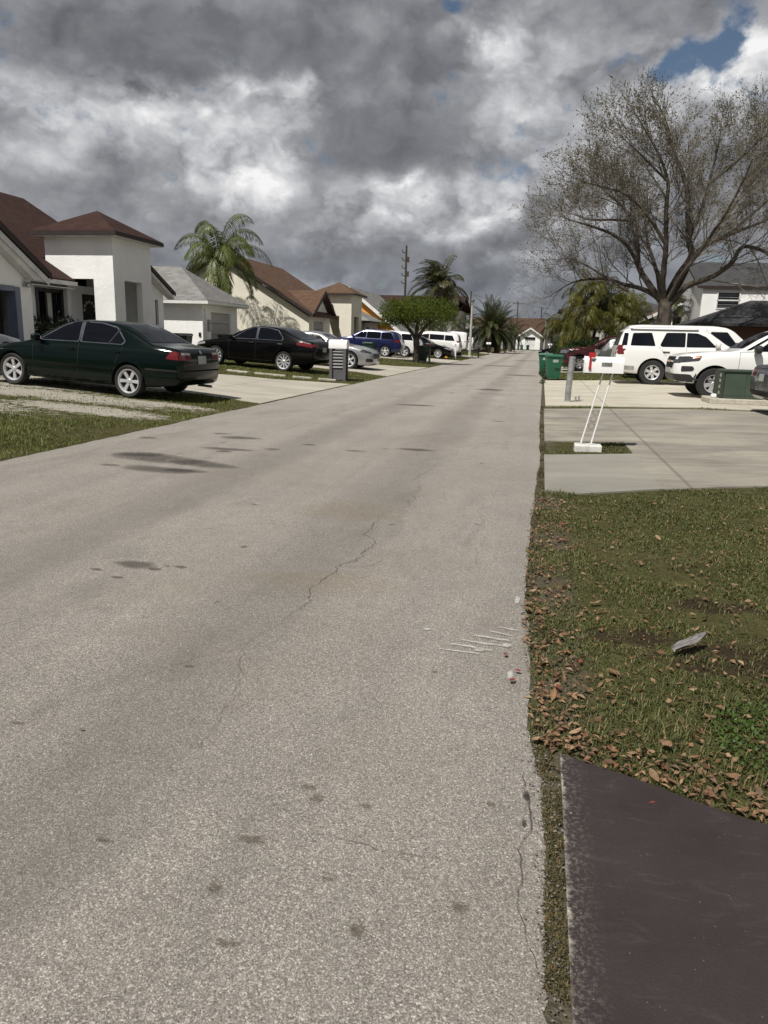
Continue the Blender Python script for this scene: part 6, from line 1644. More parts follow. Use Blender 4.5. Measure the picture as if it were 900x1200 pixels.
# wheelie bins
def make_bin(m, mdark):
    root = empty('wheelie_bin', (0, 0, 0))
    b = MB()
    a = [(-.22, -.24), (.22, -.24), (.22, .24), (-.22, .24)]; c_ = [(-.29, -.32), (.29, -.32), (.29, .34), (-.29, .34)]
    b.add([(x, y, .06) for x, y in a]+[(x, y, .86) for x, y in c_], [(3, 2, 1, 0), (4, 5, 6, 7)]+[(i, (i+1) % 4, 4+(i+1) % 4, 4+i) for i in range(4)])
    b.box(-.305, -.335, .83, .305, .355, .875)
    b.build('bin_body', m, root)
    l = MB(); l.add([(-.31, -.36, .88), (.31, -.36, .88), (.31, .36, .88), (-.31, .36, .88), (-.27, -.30, .95), (.27, -.30, .95), (.27, .33, .95), (-.27, .33, .95)], [(3, 2, 1, 0), (4, 5, 6, 7), (0, 1, 5, 4), (1, 2, 6, 5), (2, 3, 7, 6), (3, 0, 4, 7)])
    l.build('lid', m, root)
    h = MB(); h.tube([(-.24, .40, .86), (.24, .40, .86)], .018, 8); h.box(-.25, .34, .84, -.22, .41, .88); h.box(.22, .34, .84, .25, .41, .88); h.build('handle', mdark, root)
    w = MB(); w.lathe([(0, -.03), (.12, -.03), (.12, .03), (0, .03)], 'Y', 18, Matrix.Rotation(PI/2, 4, 'Z')); wo = w.build('wheel', M['tyre'], root, 40); wo.location = (-.25, .26, .12)
    w2 = copy_tree(wo, root); w2.location = (.25, .26, .12)
    return root
gb = make_bin(M['bin_green'], M['bin_green'])
d = MB(); d.box(-.10, -.306, .70, .10, -.300, .80)
lab = d.build('label', M['plate'], gb); lab.rotation_euler = (R(5.7), 0, 0); lab.location = (0, -.072, .0)
def put(o, x, y, rz, label, group=None):
    o.location = (x, y, g(x)+.02); o.rotation_euler = (0, 0, rz); tag(o, label, 'bin', group); return o
put(gb, .50, 29.75, R(8), 'nearer green wheelie bin with a white label at the right street edge', 'green wheelie bins')
put(copy_tree(gb), .24, 33.6, R(-6), 'green wheelie bin half hidden behind the labelled one on the right', 'green wheelie bins')
put(copy_tree(gb), -3.75, 148.6, 0, 'tiny green wheelie bin in front of the end house', 'green wheelie bins')
db = make_bin(M['bin_dark'], M['bin_dark'])
put(db, -15.3, 30.7, R(90), 'dark green bin against the sunlit wall of the grey-roofed house', 'dark green wheelie bins')
put(copy_tree(db), -15.2, 35.2, R(90), 'dark green bin in front of the garage door, left of two', 'dark green wheelie bins')
put(copy_tree(db), -15.2, 36.2, R(90), 'dark green bin in front of the garage door, right of two', 'dark green wheelie bins')
put(copy_tree(db), -6.95, 44.9, R(20), 'dark green bin beside the trunk of the round clipped tree', 'dark green wheelie bins')
put(copy_tree(db), -9.3, 41.0, R(-10), 'dark green bin between the silver coupe and the navy SUV', 'dark green wheelie bins')
put(copy_tree(db), -2.6, 148.6, 0, 'tiny dark bin in front of the white garage of the end house', 'dark green wheelie bins')
bb = make_bin(M['bin_blue'], M['bin_blue'])
put(bb, -6.9, 64.5, R(10), 'blue wheelie bin left of the near street lamp', 'blue wheelie bins')
put(copy_tree(bb), -7.6, 64.8, R(5), 'second blue wheelie bin further from the street lamp', 'blue wheelie bins')

# hydrants
def hydrant(x, y, m, label):
    root = empty('fire_hydrant', (x, y, g(x)), R(20), label, 'hydrant')
    b = MB(); b.lathe([(0, 0), (.16, 0), (.16, .04), (.11, .05), (.10, .48), (.14, .49), (.14, .53), (.11, .55), (.09, .64), (.04, .68), (0, .69)], 'Z', 20); b.build('barrel', m, root, 35)
    c_ = MB()
    for a in (0, PI): c_.lathe([(0, .0), (.055, 0), (.055, .18), (.065, .18), (.065, .22), (0, .22)], 'Z', 14, Matrix.Translation((0, 0, .40)) @ Matrix.Rotation(a, 4, 'Z') @ Matrix.Rotation(PI/2, 4, 'Y'))
    c_.lathe([(0, 0), (.075, 0), (.075, .17), (.085, .17), (.085, .21), (0, .21)], 'Z', 14, Matrix.Translation((0, 0, .36)) @ Matrix.Rotation(PI/2, 4, 'X')); c_.build('nozzle', m, root, 35)
    n_ = MB(); n_.box(-.02, -.02, .68, .02, .02, .73); n_.build('top_nut', m, root)
hydrant(-7.35, 57.0, M['hyd_red'], 'rust red fire hydrant left of the coconut palm trunk')
hydrant(-7.0, 57.2, M['yellow'], 'yellow fire hydrant right of the coconut palm trunk')

# small mailboxes on posts
def post_box(x, y, m_post, m_box, h, label, w=.5):
    root = empty('mailbox', (x, y, g(x)), 0, label, 'mailbox')
    p_ = MB(); p_.box(-.05, -.05, -.05, .05, .05, h); p_.build('post', m_post, root)
    b = MB(); pr = [(-.09, h), (.09, h), (.09, h+.12)]+[(.09*math.cos(a), h+.12+.08*math.sin(a)) for a in np.linspace(0, PI, 7)[1:-1]]+[(-.09, h+.12)]
    b.prism([(-w/2, y_, z_+.002) for y_, z_ in pr], (w, 0, 0)); b.build('box', m_box, root, 35)
    d_ = MB(); d_.box(-.03, -.1, h+.06, .03, -.092, h+.16); d_.build('flag', M['red'], root)
post_box(-6.22, 42.9, M['black'], M['black'], 1.0, 'black mailbox on a thick black post at the corner of the round tree island')
post_box(-6.2, 56.0, M['white_metal'], M['white_metal'], 1.0, 'white mailbox on a white post right of the hydrants')
post_box(-5.2, 64.6, M['black'], M['louvre'], .85, 'grey mailbox on a black post right of the near street lamp')
post_box(-5.7, 84.0, M['black'], M['white_metal'], 1.1, 'pale mailbox in front of the date palms')
post_box(1.0, 96.0, M['white_metal'], M['white_metal'], 1.1, 'white mailbox at the far right before the carport')

# street lamps
def lamp(x, y, h, label):
    root = empty('street_lamp', (x, y, g(x)), 0, label, 'street lamp')
    p_ = MB(); p_.tube([(0, 0, -.1), (0, 0, h*.5), (0, 0, h-.35)], [.13, .105, .075], 14); p_.build('post', M['lamp_post'], root, 40)
    c_ = MB(); c_.lathe([(0, h-.36), (.10, h-.36), (.13, h-.30), (.10, h-.27), (0, h-.27)], 'Z', 18); c_.build('collar', M['lamp_post'], root, 40)
    l_ = MB(); l_.lathe([(.09, h-.27), (.20, h-.12), (.21, h-.04), (.0, h-.04)], 'Z', 18); l_.build('lantern', M['lamp'], root, 40)
    t_ = MB(); t_.lathe([(.24, h-.05), (.24, h-.02), (.14, h+.07), (0, h+.10)], 'Z', 18); t_.build('lamp_cap', M['louvre'], root, 40)
    b_ = MB(); b_.lathe([(0, 0), (.30, 0), (.30, .06), (.13, .08)], 'Z', 18); b_.build('base', M['concrete_pad'], root, 40)
lamp(-6.2, 67.5, 4.85, 'pale street lamp post on the left, the nearer of the two')
lamp(-.02+.45, 140.0-2, 5.4, 'distant street lamp post at the far right end of the street')

# utility poles and wires
def upole(x, y, h, label, arms=True, steps=False, r_=.115):
    root = empty('utility_pole', (x, y, g(x)), 0, label, 'utility pole', 'wooden utility poles')
    p_ = MB(); p_.tube([(0, 0, -.2), (0, 0, h)], [r_*1.25, r_*.8], 10); p_.build('pole', M['wood_pole'], root, 40)
    if arms:
        a_ = MB(); a_.box(-1.0, -.17, h-.55, 1.0, -.16+.1, h-.43)
        for q in (-.9, 0, .9): a_.lathe([(0, 0), (.05, 0), (.06, .1), (.03, .18), (0, .18)], 'Z', 8, Matrix.Translation((q, -.1, h-.43)))
        a_.build('crossarm', M['wood_pole'], root)
    if steps:
        for k in range(5):
            a_ = MB(); a_.tube([(-.1, 0, h-.7-k*.75), (-.38, 0, h-.62-k*.75), (-.40, 0, h-.40-k*.75)], .05, 6); a_.build('insulator', M['wood_pole'], root, 40)
        for k in range(2):
            a_ = MB(); a_.box(.08, -.12, h-1.6-k*1.4, .3, .12, h-1.1-k*1.4); a_.build('bracket', M['wood_pole'], root)
upole(-14.1, 78, 10.2, 'tall wooden utility pole with side insulators above the orange house', False, True)
upole(-11.3, 120, 8.6, 'short-looking utility pole between the coconut palm and the near street lamp', False)
upole(-5.1, 152.2, 9.2, 'utility pole with a crossarm above the date palms', True)
upole(-.5, 158.0, 8.4, 'utility pole behind the end house at the right end of the street', False)
def wire(p, q, sag, label):
    p, q = Vector(p), Vector(q); w = MB()
    w.tube([p.lerp(q, t)-Vector((0, 0, sag*4*t*(1-t))) for t in np.linspace(0, 1, 17)], .028, 4); o = w.build('overhead_wire', M['wire']); tag(o, label, 'wire', 'overhead wires')
wire((-11.3, 120, 8.5), (-5.1, 152.2, 9.0), .3, 'overhead wire between the pole beside the coconut palm and the crossarm pole')
wire((-4.2, 152.0, 8.9), (-.5, 158, 8.3), .12, 'overhead wire from the crossarm pole to the pole at the right end')
wire((-.5, 158, 8.2), (26, 158, 8.6), .5, 'overhead wire running right behind the palms and the bare tree')

# lawn edging slabs
pts = [(-9.9, 22.75), (-8.9, 22.45), (-7.7, 22.6), (-6.95, 22.9), (-6.2, 23.1)]
for i, ((xa, ya), (xb, yb)) in enumerate(zip(pts, pts[1:])):
    v = Vector((xb-xa, yb-ya)); o = MB()
    ln = v.length-.22; o.bbox(-ln/2, -.07, -.04, ln/2, .07, .045, .012)
    e = o.build('edging_slab', M['concrete_pad']); e.location = ((xa+xb)/2, (ya+yb)/2, g((xa+xb)/2)+.01); e.rotation_euler = (0, math.atan2(g(xa)-g(xb), v.length), math.atan2(v.y, v.x))
    tag(e, 'pale concrete edging slab in the lawn in front of the black sedan', 'edging', 'concrete edging slabs')
# dead palm sheath lying on the grass
b = MB(); n = 14
vs = []
for i in range(n+1):
    t = i/n
    for k in range(7):
        a = (k-3)/3
        wdt = .030*math.sin(PI*min(1, t*.86+.12))**.7
        vs.append((t*.235-.12, a*wdt, .035+.022*abs(a)**1.5+.03*t+.005*math.sin(k*2.1+t*9)))
b.add(vs, [(i*7+k, i*7+k+1, i*7+7+k+1, i*7+7+k) for i in range(n) for k in range(6)])
def husk_mat():
    m, t, s = mat('grey_husk'); co = t.objco()
    n_ = t.noise(t.vmath('MULTIPLY', co, (6, 120, 40)), 1.0, 4.0, .7)
    t.put(s.inputs['Base Color'], t.mix(t.rng(n_, .35, .65), (.085, .078, .075), (.29, .275, .27))); s.inputs['Roughness'].default_value = .8
    t.put(s.inputs['Normal'], t.bump(n_, .6, .004)); return m
hk = b.build('palm_husk', husk_mat(), None, 60); hk.location = (.77, 3.41, .035); hk.rotation_euler = (0, R(-4), R(40)); hk.scale = (.9, .9, .8)
tag(hk, 'curled grey dry palm husk lying on the grass at right', 'husk')
# ------------------------------------------------------------------ grass and fallen leaves
M['grass'] = leafmat('grass_blade', (0.046, 0.063, 0.015), (0.122, 0.135, 0.038), 1.6, .6, .25, c3=(0.23, 0.18, 0.09))
M['grass_left'] = leafmat('grass_blade_bright', (0.06, 0.088, 0.014), (0.18, 0.20, 0.045), .9, .6, .25, c3=(0.22, 0.19, 0.09))
M['moss'] = leafmat('edge_moss', (0.045, 0.042, 0.02), (0.105, 0.095, 0.04), 7.0, .8, .1, c3=(0.15, 0.10, 0.045))
M['clover'] = leafmat('bright_weed', (0.03, 0.065, 0.014), (0.08, 0.13, 0.026), 5.0, .5, .25)

def blades(name, X, Y, L, W, m, lean=.5, zoff=None):
    n = len(X)
    Z = gv(X)+(0 if zoff is None else zoff)
    a = rng.uniform(0, 2*PI, n); d = np.stack([np.cos(a), np.sin(a), np.zeros(n)], 1); s = np.stack([-np.sin(a), np.cos(a), np.zeros(n)], 1)
    ln = np.abs(rng.normal(lean, .35, n))[:, None]; L = L[:, None]; W = W[:, None]
    P = np.stack([X, Y, Z-.005], 1); up = np.array([0, 0, 1.0])
    d1 = unit(up+d*ln*.5); d2 = unit(up+d*ln*1.7-up*np.clip(ln-.6, 0, .5)*.6)
    V = np.empty((n, 5, 3))
    V[:, 0] = P-s*W*.5; V[:, 1] = P+s*W*.5
    V[:, 2] = P+d1*L*.5+s*W*.42; V[:, 3] = P+d1*L*.5-s*W*.42
    V[:, 4] = P+d1*L*.5+d2*L*.5
    F4 = np.array([0, 1, 2, 3])[None]+(np.arange(n)*5)[:, None]; F3 = np.array([3, 2, 4])[None]+(np.arange(n)*5)[:, None]
    me = bpy.data.meshes.new(name)
    me.vertices.add(n*5); me.vertices.foreach_set('co', V.astype(np.float32).ravel())
    loops = np.concatenate([F4.ravel(), F3.ravel()]).astype(np.int32)
    me.loops.add(len(loops)); me.loops.foreach_set('vertex_index', loops)
    me.polygons.add(2*n)
    me.polygons.foreach_set('loop_start', np.concatenate([np.arange(n)*4, 4*n+np.arange(n)*3]).astype(np.int32))
    me.update(calc_edges=True); me.materials.append(m)
    return tag(link(name, me), kind='stuff')

def in_ell(X, Y, tab, k=1.0):
    m_ = np.zeros(len(X), bool)
    for cx, cy, rx, ry in tab: m_ |= (((X-cx)/(rx*k))**2+((Y-cy)/(ry*k))**2) < 1
    return m_
def nz(X, Y, s, off=0):
    return np.array([noise.noise((float(x)*s+off, float(y)*s, off)) for x, y in zip(X, Y)])
def edge_far(X):   # far edge of the near lawn, along the driveway
    return np.interp(X, [.1, .46, 1.24, 2.28, 4, 16], [7.2, 7.09, 7.45, 7.79, 8.0, 8.0])
def edge_near(X):
    return np.interp(X, [.0, .16, .39, .58, .76, 1.4, 3.5, 6], [2.5, 2.41, 2.30, 2.20, 2.12, 1.84, .96, .3])
def edge_road(Y): return np.array([interp(edgeR, float(y)) for y in Y])
# near lawn: density follows distance so that blades stay about pixel sized
n = 150000
Y = 2.0+6.0*rng.random(n)**1.25; X = rng.random(n)*(.55+Y*.36)*1.02
k = (Y < edge_far(X)-.01) & (Y > edge_near(X)+.01) & (X > edge_road(Y)-.012)
X, Y = X[k], Y[k]
b = in_ell(X, Y, BARE); k = ~b | (rng.random(len(X)) < .22)
X, Y = X[k], Y[k]
q = nz(X, Y, 1.7, 3)+.6*nz(X, Y, 6.0, 9)
k = rng.random(len(X)) < np.clip(.72+q*.9, .2, 1)
X, Y, q = X[k], Y[k], q[k]
L = np.clip(.024+.018*q+rng.normal(0, .007, len(X)), .010, .06); Wd = rng.uniform(.0028, .0048, len(X))*(.8+.12*Y)
blades('grass', X, Y, L, Wd, M['grass'], 1.15)
# longer tufts
tx = []; ty = []; tl = []
for (cx, cy, n_, r_, l_) in [(.30, 2.55, 160, .05, .09), (.55, 2.62, 180, .07, .10), (.75, 2.42, 160, .06, .09), (.5, 2.85, 130, .06, .08), (.95, 2.75, 150, .07, .08), (.25, 7.05, 260, .12, .11), (.6, 4.1, 120, .08, .07), (.15, 3.6, 120, .05, .07), (.1, 4.6, 150, .07, .07), (.12, 5.6, 150, .07, .07), (.3, 5.0, 120, .08, .06)]+[(random.uniform(.15, 2.0), random.uniform(2.7, 6.5), 70, .05, .06) for _ in range(40)]:
    tx.append(rng.normal(cx, r_, n_)); ty.append(rng.normal(cy, r_, n_)); tl.append(rng.uniform(.5, 1.1, n_)*l_*.8)
X = np.concatenate(tx); Y = np.concatenate(ty); L = np.concatenate(tl)
k = (Y < edge_far(X)) & (Y > edge_near(X)) & (X > edge_road(Y))
blades('grass_tufts', X[k], Y[k], L[k], np.full(k.sum(), .0042), M['grass'], 1.0)
# bright weeds at the right edge of the frame
n = 1500; a = rng.random(n)*2*PI; r_ = np.sqrt(rng.random(n))
X = 1.0+.30*r_*np.cos(a); Y = 2.62+.30*r_*np.sin(a); k = Y > edge_near(X)+.05
P_ = np.stack([X, Y, gv(X)+rng.uniform(.008, .035, n)], 1)[k]
tag(cards('clover', P_, rng.normal(size=P_.shape)+np.array([0, 0, .2]), rng.normal(size=P_.shape)*.4+np.array([0, 0, 1]), rng.uniform(.012, .026, len(P_)), rng.uniform(.008, .016, len(P_)), M['clover']), kind='stuff')
# moss and short grass in the seam beside the road
n = 26000
Y = np.concatenate([1.0+1.5*rng.random(n), 7.3+10*rng.random(n//2)]); X = edge_road(Y)-.005+rng.random(len(Y))*.075+np.where(Y > 5, .03*rng.random(len(Y)), 0)
q = nz(X, Y*.6, 6.0, 2)+.6*nz(X, Y, 17.0, 5); k = (rng.random(len(X)) < np.clip(.06+q*1.8, .01, 1))
X, Y = X[k], Y[k]
blades('edge_grass', X, Y, rng.uniform(.008, .022, len(X))*(1+.06*np.maximum(Y-3, 0)), rng.uniform(.003, .006, len(X))*(1+.06*np.maximum(Y-3, 0)), M['moss'], .9, .004)
# mailbox bed, strip between the driveways, lawn behind the bins
def region(n, x0, x1, y0, y1, l0, l1, m, w, name='grass', cond=None, s=.8, zoff=0):
    X = rng.uniform(x0, x1, n); Y = rng.uniform(y0, y1, n)
    q = nz(X, Y, s, 4)+.5*nz(X, Y, s*4, 6)
    k = rng.random(n) < np.clip(.7+q*.9, .12, 1)
    if cond is not None: k &= cond(X, Y)
    X, Y, q = X[k], Y[k], q[k]
    return blades(name, X, Y, np.clip(l0+(l1-l0)*(.5+q)+rng.normal(0, .008, len(X)), l0*.5, l1*1.4), rng.uniform(.7, 1.3, len(X))*w, m, .7, zoff)
region(6500, .12, 1.24, 9.55, 11.0, .02, .055, M['grass'], .007, cond=lambda X, Y: Y > 9.6+.22*X)
region(5000, .2, 9, 16.55, 17.35, .02, .06, M['grass_left'], .010, cond=lambda X, Y: (np.abs(Y-(16.95-.02*X)) < .18+.12*np.sin(X*2.1)) )
region(12000, .25, 9, 29.3, 37.3, .03, .08, M['grass_left'], .02)
region(5000, .25, 7, 46.2, 55, .03, .09, M['grass_left'], .03)
# left lawns
cl = lambda X, Y: ~(in_ell(X+.5*nz(X, Y, 1.6, 2), Y+.35*nz(X, Y, 2.2, 8), SAND, 1.0) & (rng.random(len(X)) < .90)) & (Y < 15.0+(X < -7)*.2)
region(110000, -15, -5.62, 5.5, 15.4, .025, .06, M['grass_left'], .009, cond=cl)
region(30000, -15, -5.62, 20.8, 28.9, .03, .07, M['grass_left'], .014, cond=lambda X, Y: (Y > np.interp(X, [-11, -7.6, -5.66], [20.9, 21.3, 22.5])) & (Y < np.interp(X, [-7, -5.66], [28.7, 28])))
region(9000, -14, -5.62, 36.6, 45.2, .03, .08, M['grass_left'], .022, cond=lambda X, Y: (Y > np.interp(X, [-7, -5.66], [36.6, 38.7])) & (Y < np.interp(X, [-7, -5.66], [45.3, 44.3])))
region(6000, -14, -5.62, 54.8, 63, .03, .09, M['grass_left'], .03)
region(4000, -14, -5.62, 72, 86, .03, .10, M['grass_left'], .04)

# fallen leaves
def dry_leaf_mat(name, cols):
    m, t, b = mat(name)
    rn = t.new('ShaderNodeObjectInfo').outputs['Random']; isl = t.new('ShaderNodeNewGeometry').outputs['Random Per Island']
    f = t.math('FRACT', t.math('ADD', t.math('MULTIPLY', rn, 3.7), t.math('MULTIPLY', isl, 5.3)))
    c = t.ramp(f, [(i/(len(cols)-1), q) for i, q in enumerate(cols)])
    n = t.noise(t.pos(), 120.0, 3.0)
    c = t.mix(t.rng(n, .4, .75, 0, .5), c, (.07, .04, .02))
    t.put(b.inputs['Base Color'], c); b.inputs['Roughness'].default_value = .75
    return m
M['dry_leaf'] = dry_leaf_mat('dry_leaf', [(.085, .042, .02), (.19, .10, .05), (.33, .22, .125), (.11, .05, .025), (.25, .15, .075), (.13, .085, .06), (.20, .085, .032)])
M['red_leaf'] = dry_leaf_mat('red_leaf', [(.22, .035, .025), (.16, .03, .025), (.26, .07, .04)])
def leaf_mesh(i):
    random.seed(100+i)
    n = 6; vs = []; ln = 1.0; w = random.uniform(.42, .62); curl = random.uniform(-.25, .55); fold = random.uniform(.05, .45)
    for k in range(n+1):
        t = k/n; ww = w*.5*math.sin(PI*(t*.93+.035))**.75
        z = curl*(t-.4)**2*.8+.03*math.sin(t*7+i)
        vs += [(t-.5, -ww, z+fold*ww), (t-.5, 0, z), (t-.5, ww, z+fold*ww*random.uniform(.5, 1.3))]
    fs = []
    for k in range(n):
        for j in (0, 1):
            a = k*3+j; fs.append((a, a+1, a+4, a+3))
    me = bpy.data.meshes.new('fallen_leaf'); me.from_pydata(vs, [], fs)
    me.polygons.foreach_set('use_smooth', [True]*len(fs))
    return me
LM = [leaf_mesh(i) for i in range(9)]
for me in LM: me.materials.append(M['dry_leaf'])
LR = leaf_mesh(4); LR.materials.append(M['red_leaf'])
random.seed(77)
spots = []
while len(spots) < 125:
    u = random.random()
    if u < .36:      # drift along the brown driveway
        x = .12+1.15*random.random()**1.1; y = float(edge_near(np.array([x]))[0])+abs(random.gauss(0, .13))+.0
    elif u < .62:    # drift along the road edge
        y = random.uniform(2.4, 4.4); x = interp(edgeR, y)+abs(random.gauss(0, .09))
    else:
        y = 2.2+3.8*random.random()**1.3; x = random.uniform(.05, .5+y*.33)
    if y < edge_near(np.array([x]))[0]-.02: continue
    spots.append((x, y))
for i, (x, y) in enumerate(spots):
    red = i % 17 == 5
    o = link('fallen_leaf', LR if red else LM[i % 9])
    s = random.triangular(.018, .066, .034)
    o.location = (x, y, g(x)+random.uniform(.014, .034)); o.scale = (s, s, s)
    o.rotation_euler = (random.gauss(0, .35), random.gauss(0, .35), random.uniform(0, 6.28))
    tag(o, 'small red fallen leaf at the edge of the grass' if red else 'dry tan-brown fallen leaf on the grass by the road and brown driveway', 'leaf', 'red fallen leaves' if red else 'dry fallen leaves')
for x, y, s in ((.44, 2.16, .03), (.0, 3.02, .03), (-.06, 3.18, .03), (-.02, 2.92, .035)):
    o = link('fallen_leaf', LR); o.location = (x, y, .025); o.scale = (s, s, s); o.rotation_euler = (.1, .1, random.random()*6)
    tag(o, 'small red leaf lying on the bare pavement', 'leaf', 'red leaves on the pavement')
o = link('fallen_leaf', LM[2]); o.location = (-1.50, 2.13, .022); o.scale = (.02, .02, .02); tag(o, 'single small brown leaf alone on the road surface', 'leaf')
# finer leaf litter nobody could count
n = 2300
Y = 2.1+4.8*rng.random(n)**1.3; X = np.where(rng.random(n) < .45, edge_road(Y)+np.abs(rng.normal(0, .14, n)), rng.random(n)*(.5+Y*.34))
near = rng.random(n) < .16
X = np.where(near, .12+1.3*rng.random(n), X); Y = np.where(near, edge_near(X)+np.abs(rng.normal(0, .14, n)), Y)
k = (Y > edge_near(X)) & (Y < edge_far(X)) & (X > edge_road(Y)-.02)
P_ = np.stack([X, Y, gv(X)+rng.uniform(.008, .028, n)], 1)[k]
tag(cards('leaf_litter', P_, rng.normal(size=P_.shape)*np.array([1, 1, .3]), rng.normal(size=P_.shape)*.35+np.array([0, 0, 1]), rng.uniform(.015, .045, len(P_)), rng.uniform(.010, .024, len(P_)), M['dry_leaf'], None, .15, .5), kind='stuff')

# loose chippings along the broken road edge
n = 420
Y = np.concatenate([1.15+1.4*rng.random(n), 2.5+5*rng.random(n//4)]); X = edge_road(Y)+rng.normal(.01, .028, len(Y)); n = len(Y)
S = rng.uniform(.0015, .0048, n)[:, None]
O = np.array([(1, 0, 0), (0, 1, 0), (-1, 0, 0), (0, -1, 0), (0, 0, .8), (0, 0, -.8)])
V = np.stack([X, Y, gv(X)+.012], 1)[:, None, :]+(O[None]*rng.uniform(.6, 1.3, (n, 6, 1))+rng.normal(0, .2, (n, 6, 3)))*S[:, :, None]
F = np.array([(0, 1, 4), (1, 2, 4), (2, 3, 4), (3, 0, 4), (1, 0, 5), (2, 1, 5), (3, 2, 5), (0, 3, 5)])
F = (F[None]+(np.arange(n)*6)[:, None, None]).reshape(-1, 3)
M['chipping'] = leafmat('road_chippings', (.06, .052, .043), (.26, .24, .21), 30.0, .9, 0)
tag(np_mesh('gravel', V.reshape(-1, 3), F, M['chipping']), kind='stuff')
# ------------------------------------------------------------------ sky, sun, camera
sun_dir = Vector((0.30, 0.60, -1.0)).normalized()      # direction the light travels
el = math.asin(-sun_dir.z); az = math.atan2(-sun_dir.x, -sun_dir.y)
w = bpy.data.worlds.new('World'); scene.world = w; w.use_nodes = True
t = NT(w.node_tree); t.n.clear()
out = t.new('ShaderNodeOutputWorld')
sky = t.new('ShaderNodeTexSky', sky_type='NISHITA'); sky.sun_disc = False; sky.sun_elevation = el; sky.sun_rotation = az % (2*PI); sky.air_density = 1.0; sky.dust_density = 1.2
bg1 = t.new('ShaderNodeBackground'); t.put(bg1.inputs[0], sky.outputs[0]); bg1.inputs[1].default_value = 0.062
d = t.new('ShaderNodeTexCoord').outputs['Generated']
d = t.vmath('NORMALIZE', d)
x, y, z = t.xyz(d)
A = t.math('MULTIPLY', t.math('ARCTAN2', x, y), 180/PI)          # azimuth, degrees
E_ = t.math('MULTIPLY', t.math('ARCSINE', z), 180/PI)            # elevation, degrees
uv = t.comb(A, E_, 0.0)
# domain warp so that cloud edges billow
sc_ = t.vmath('MULTIPLY', d, (1.0, 1.0, 1.35))
w1 = t.noise(sc_, 3.2, 6.0, .58, 0.0, True); w2 = t.noise(sc_, 11.0, 6.0, .6, 0.0, True)
def off(v, k): return t.vmath('SCALE', t.vmath('SUBTRACT', v, (.5, .5, .5)), scale=k)
uvw = t.vmath('ADD', uv, t.vmath('MULTIPLY', t.vmath('ADD', off(w1, 9.0), off(w2, 4.0)), (1.25, .7, 0)))
def blobs(tab, src=uvw):
    acc = None
    for a, e, wa, we, k in tab:
        q = t.vmath('LENGTH', t.vmath('MULTIPLY', t.vmath('SUBTRACT', src, (a, e, 0)), (1/wa, 1/we, 0)))
        v = t.rng(q, 0.15, 1.0, k, 0.0, True)
        acc = v if acc is None else t.math('ADD', acc, v)
    return acc
def add_v(a, b_): return t.vmath('ADD', a, b_)
n_big = t.noise(sc_, 2.6, 7.0, .6, 0.0); n_mid = t.noise(sc_, 7.5, 8.0, .58, 0.0); n_fine = t.noise(sc_, 26.0, 6.0, .6, 0.0)
pf = t.comb(t.math('DIVIDE', x, t.math('ADD', t.math('ABSOLUTE', z), .16)), t.math('DIVIDE', y, t.math('ADD', t.math('ABSOLUTE', z), .16)), 0.0)
n_plane = t.noise(pf, 1.5, 7.0, .6, .4)
# billows: fractal cells, inverted, sampled twice to light the upper rims
def vor(vec, scale, det=3.0):
    n = t.new('ShaderNodeTexVoronoi', feature='F1')
    t.put(n.inputs['Vector'], vec); n.inputs['Scale'].default_value = scale
    n.inputs['Detail'].default_value = det; n.inputs['Roughness'].default_value = .5; n.normalize = True
    return n.outputs['Distance']
wv = t.vmath('ADD', sc_, t.vmath('ADD', t.vmath('SCALE', t.vmath('SUBTRACT', w2, (.5, .5, .5)), scale=.10), t.vmath('SCALE', t.vmath('SUBTRACT', w1, (.5, .5, .5)), scale=.07)))
wv_up = t.vmath('ADD', wv, (-.02, 0, .036))
puff = t.math('SUBTRACT', 1.0, vor(wv, 10.5)); puff_up = t.math('SUBTRACT', 1.0, vor(wv_up, 10.5))
emb = t.math('SUBTRACT', puff, puff_up)                         # > 0 on the upper rims
n_vf = t.noise(wv, 60.0, 5.0, .65)
body = t.math('ADD', t.math('MULTIPLY', n_mid, .5), t.math('MULTIPLY', t.math('ADD', n_fine, n_vf), .25))
def soft(tab, src):
    acc = None
    for a, e, wa, we, k in tab:
        q = t.vmath('LENGTH', t.vmath('MULTIPLY', t.vmath('SUBTRACT', src, (a, e, 0)), (.72/wa, .72/we, 0)))
        v = t.rng(q, 1.0, 0.0, 0.0, k, True)
        acc = v if acc is None else t.math('ADD', acc, v)
    return acc
def cen(v, k, c=.5): return t.math('MULTIPLY', t.math('SUBTRACT', v, c), k)
def add(*v):
    o = v[0]
    for q in v[1:]: o = t.math('ADD', o, q)
    return o
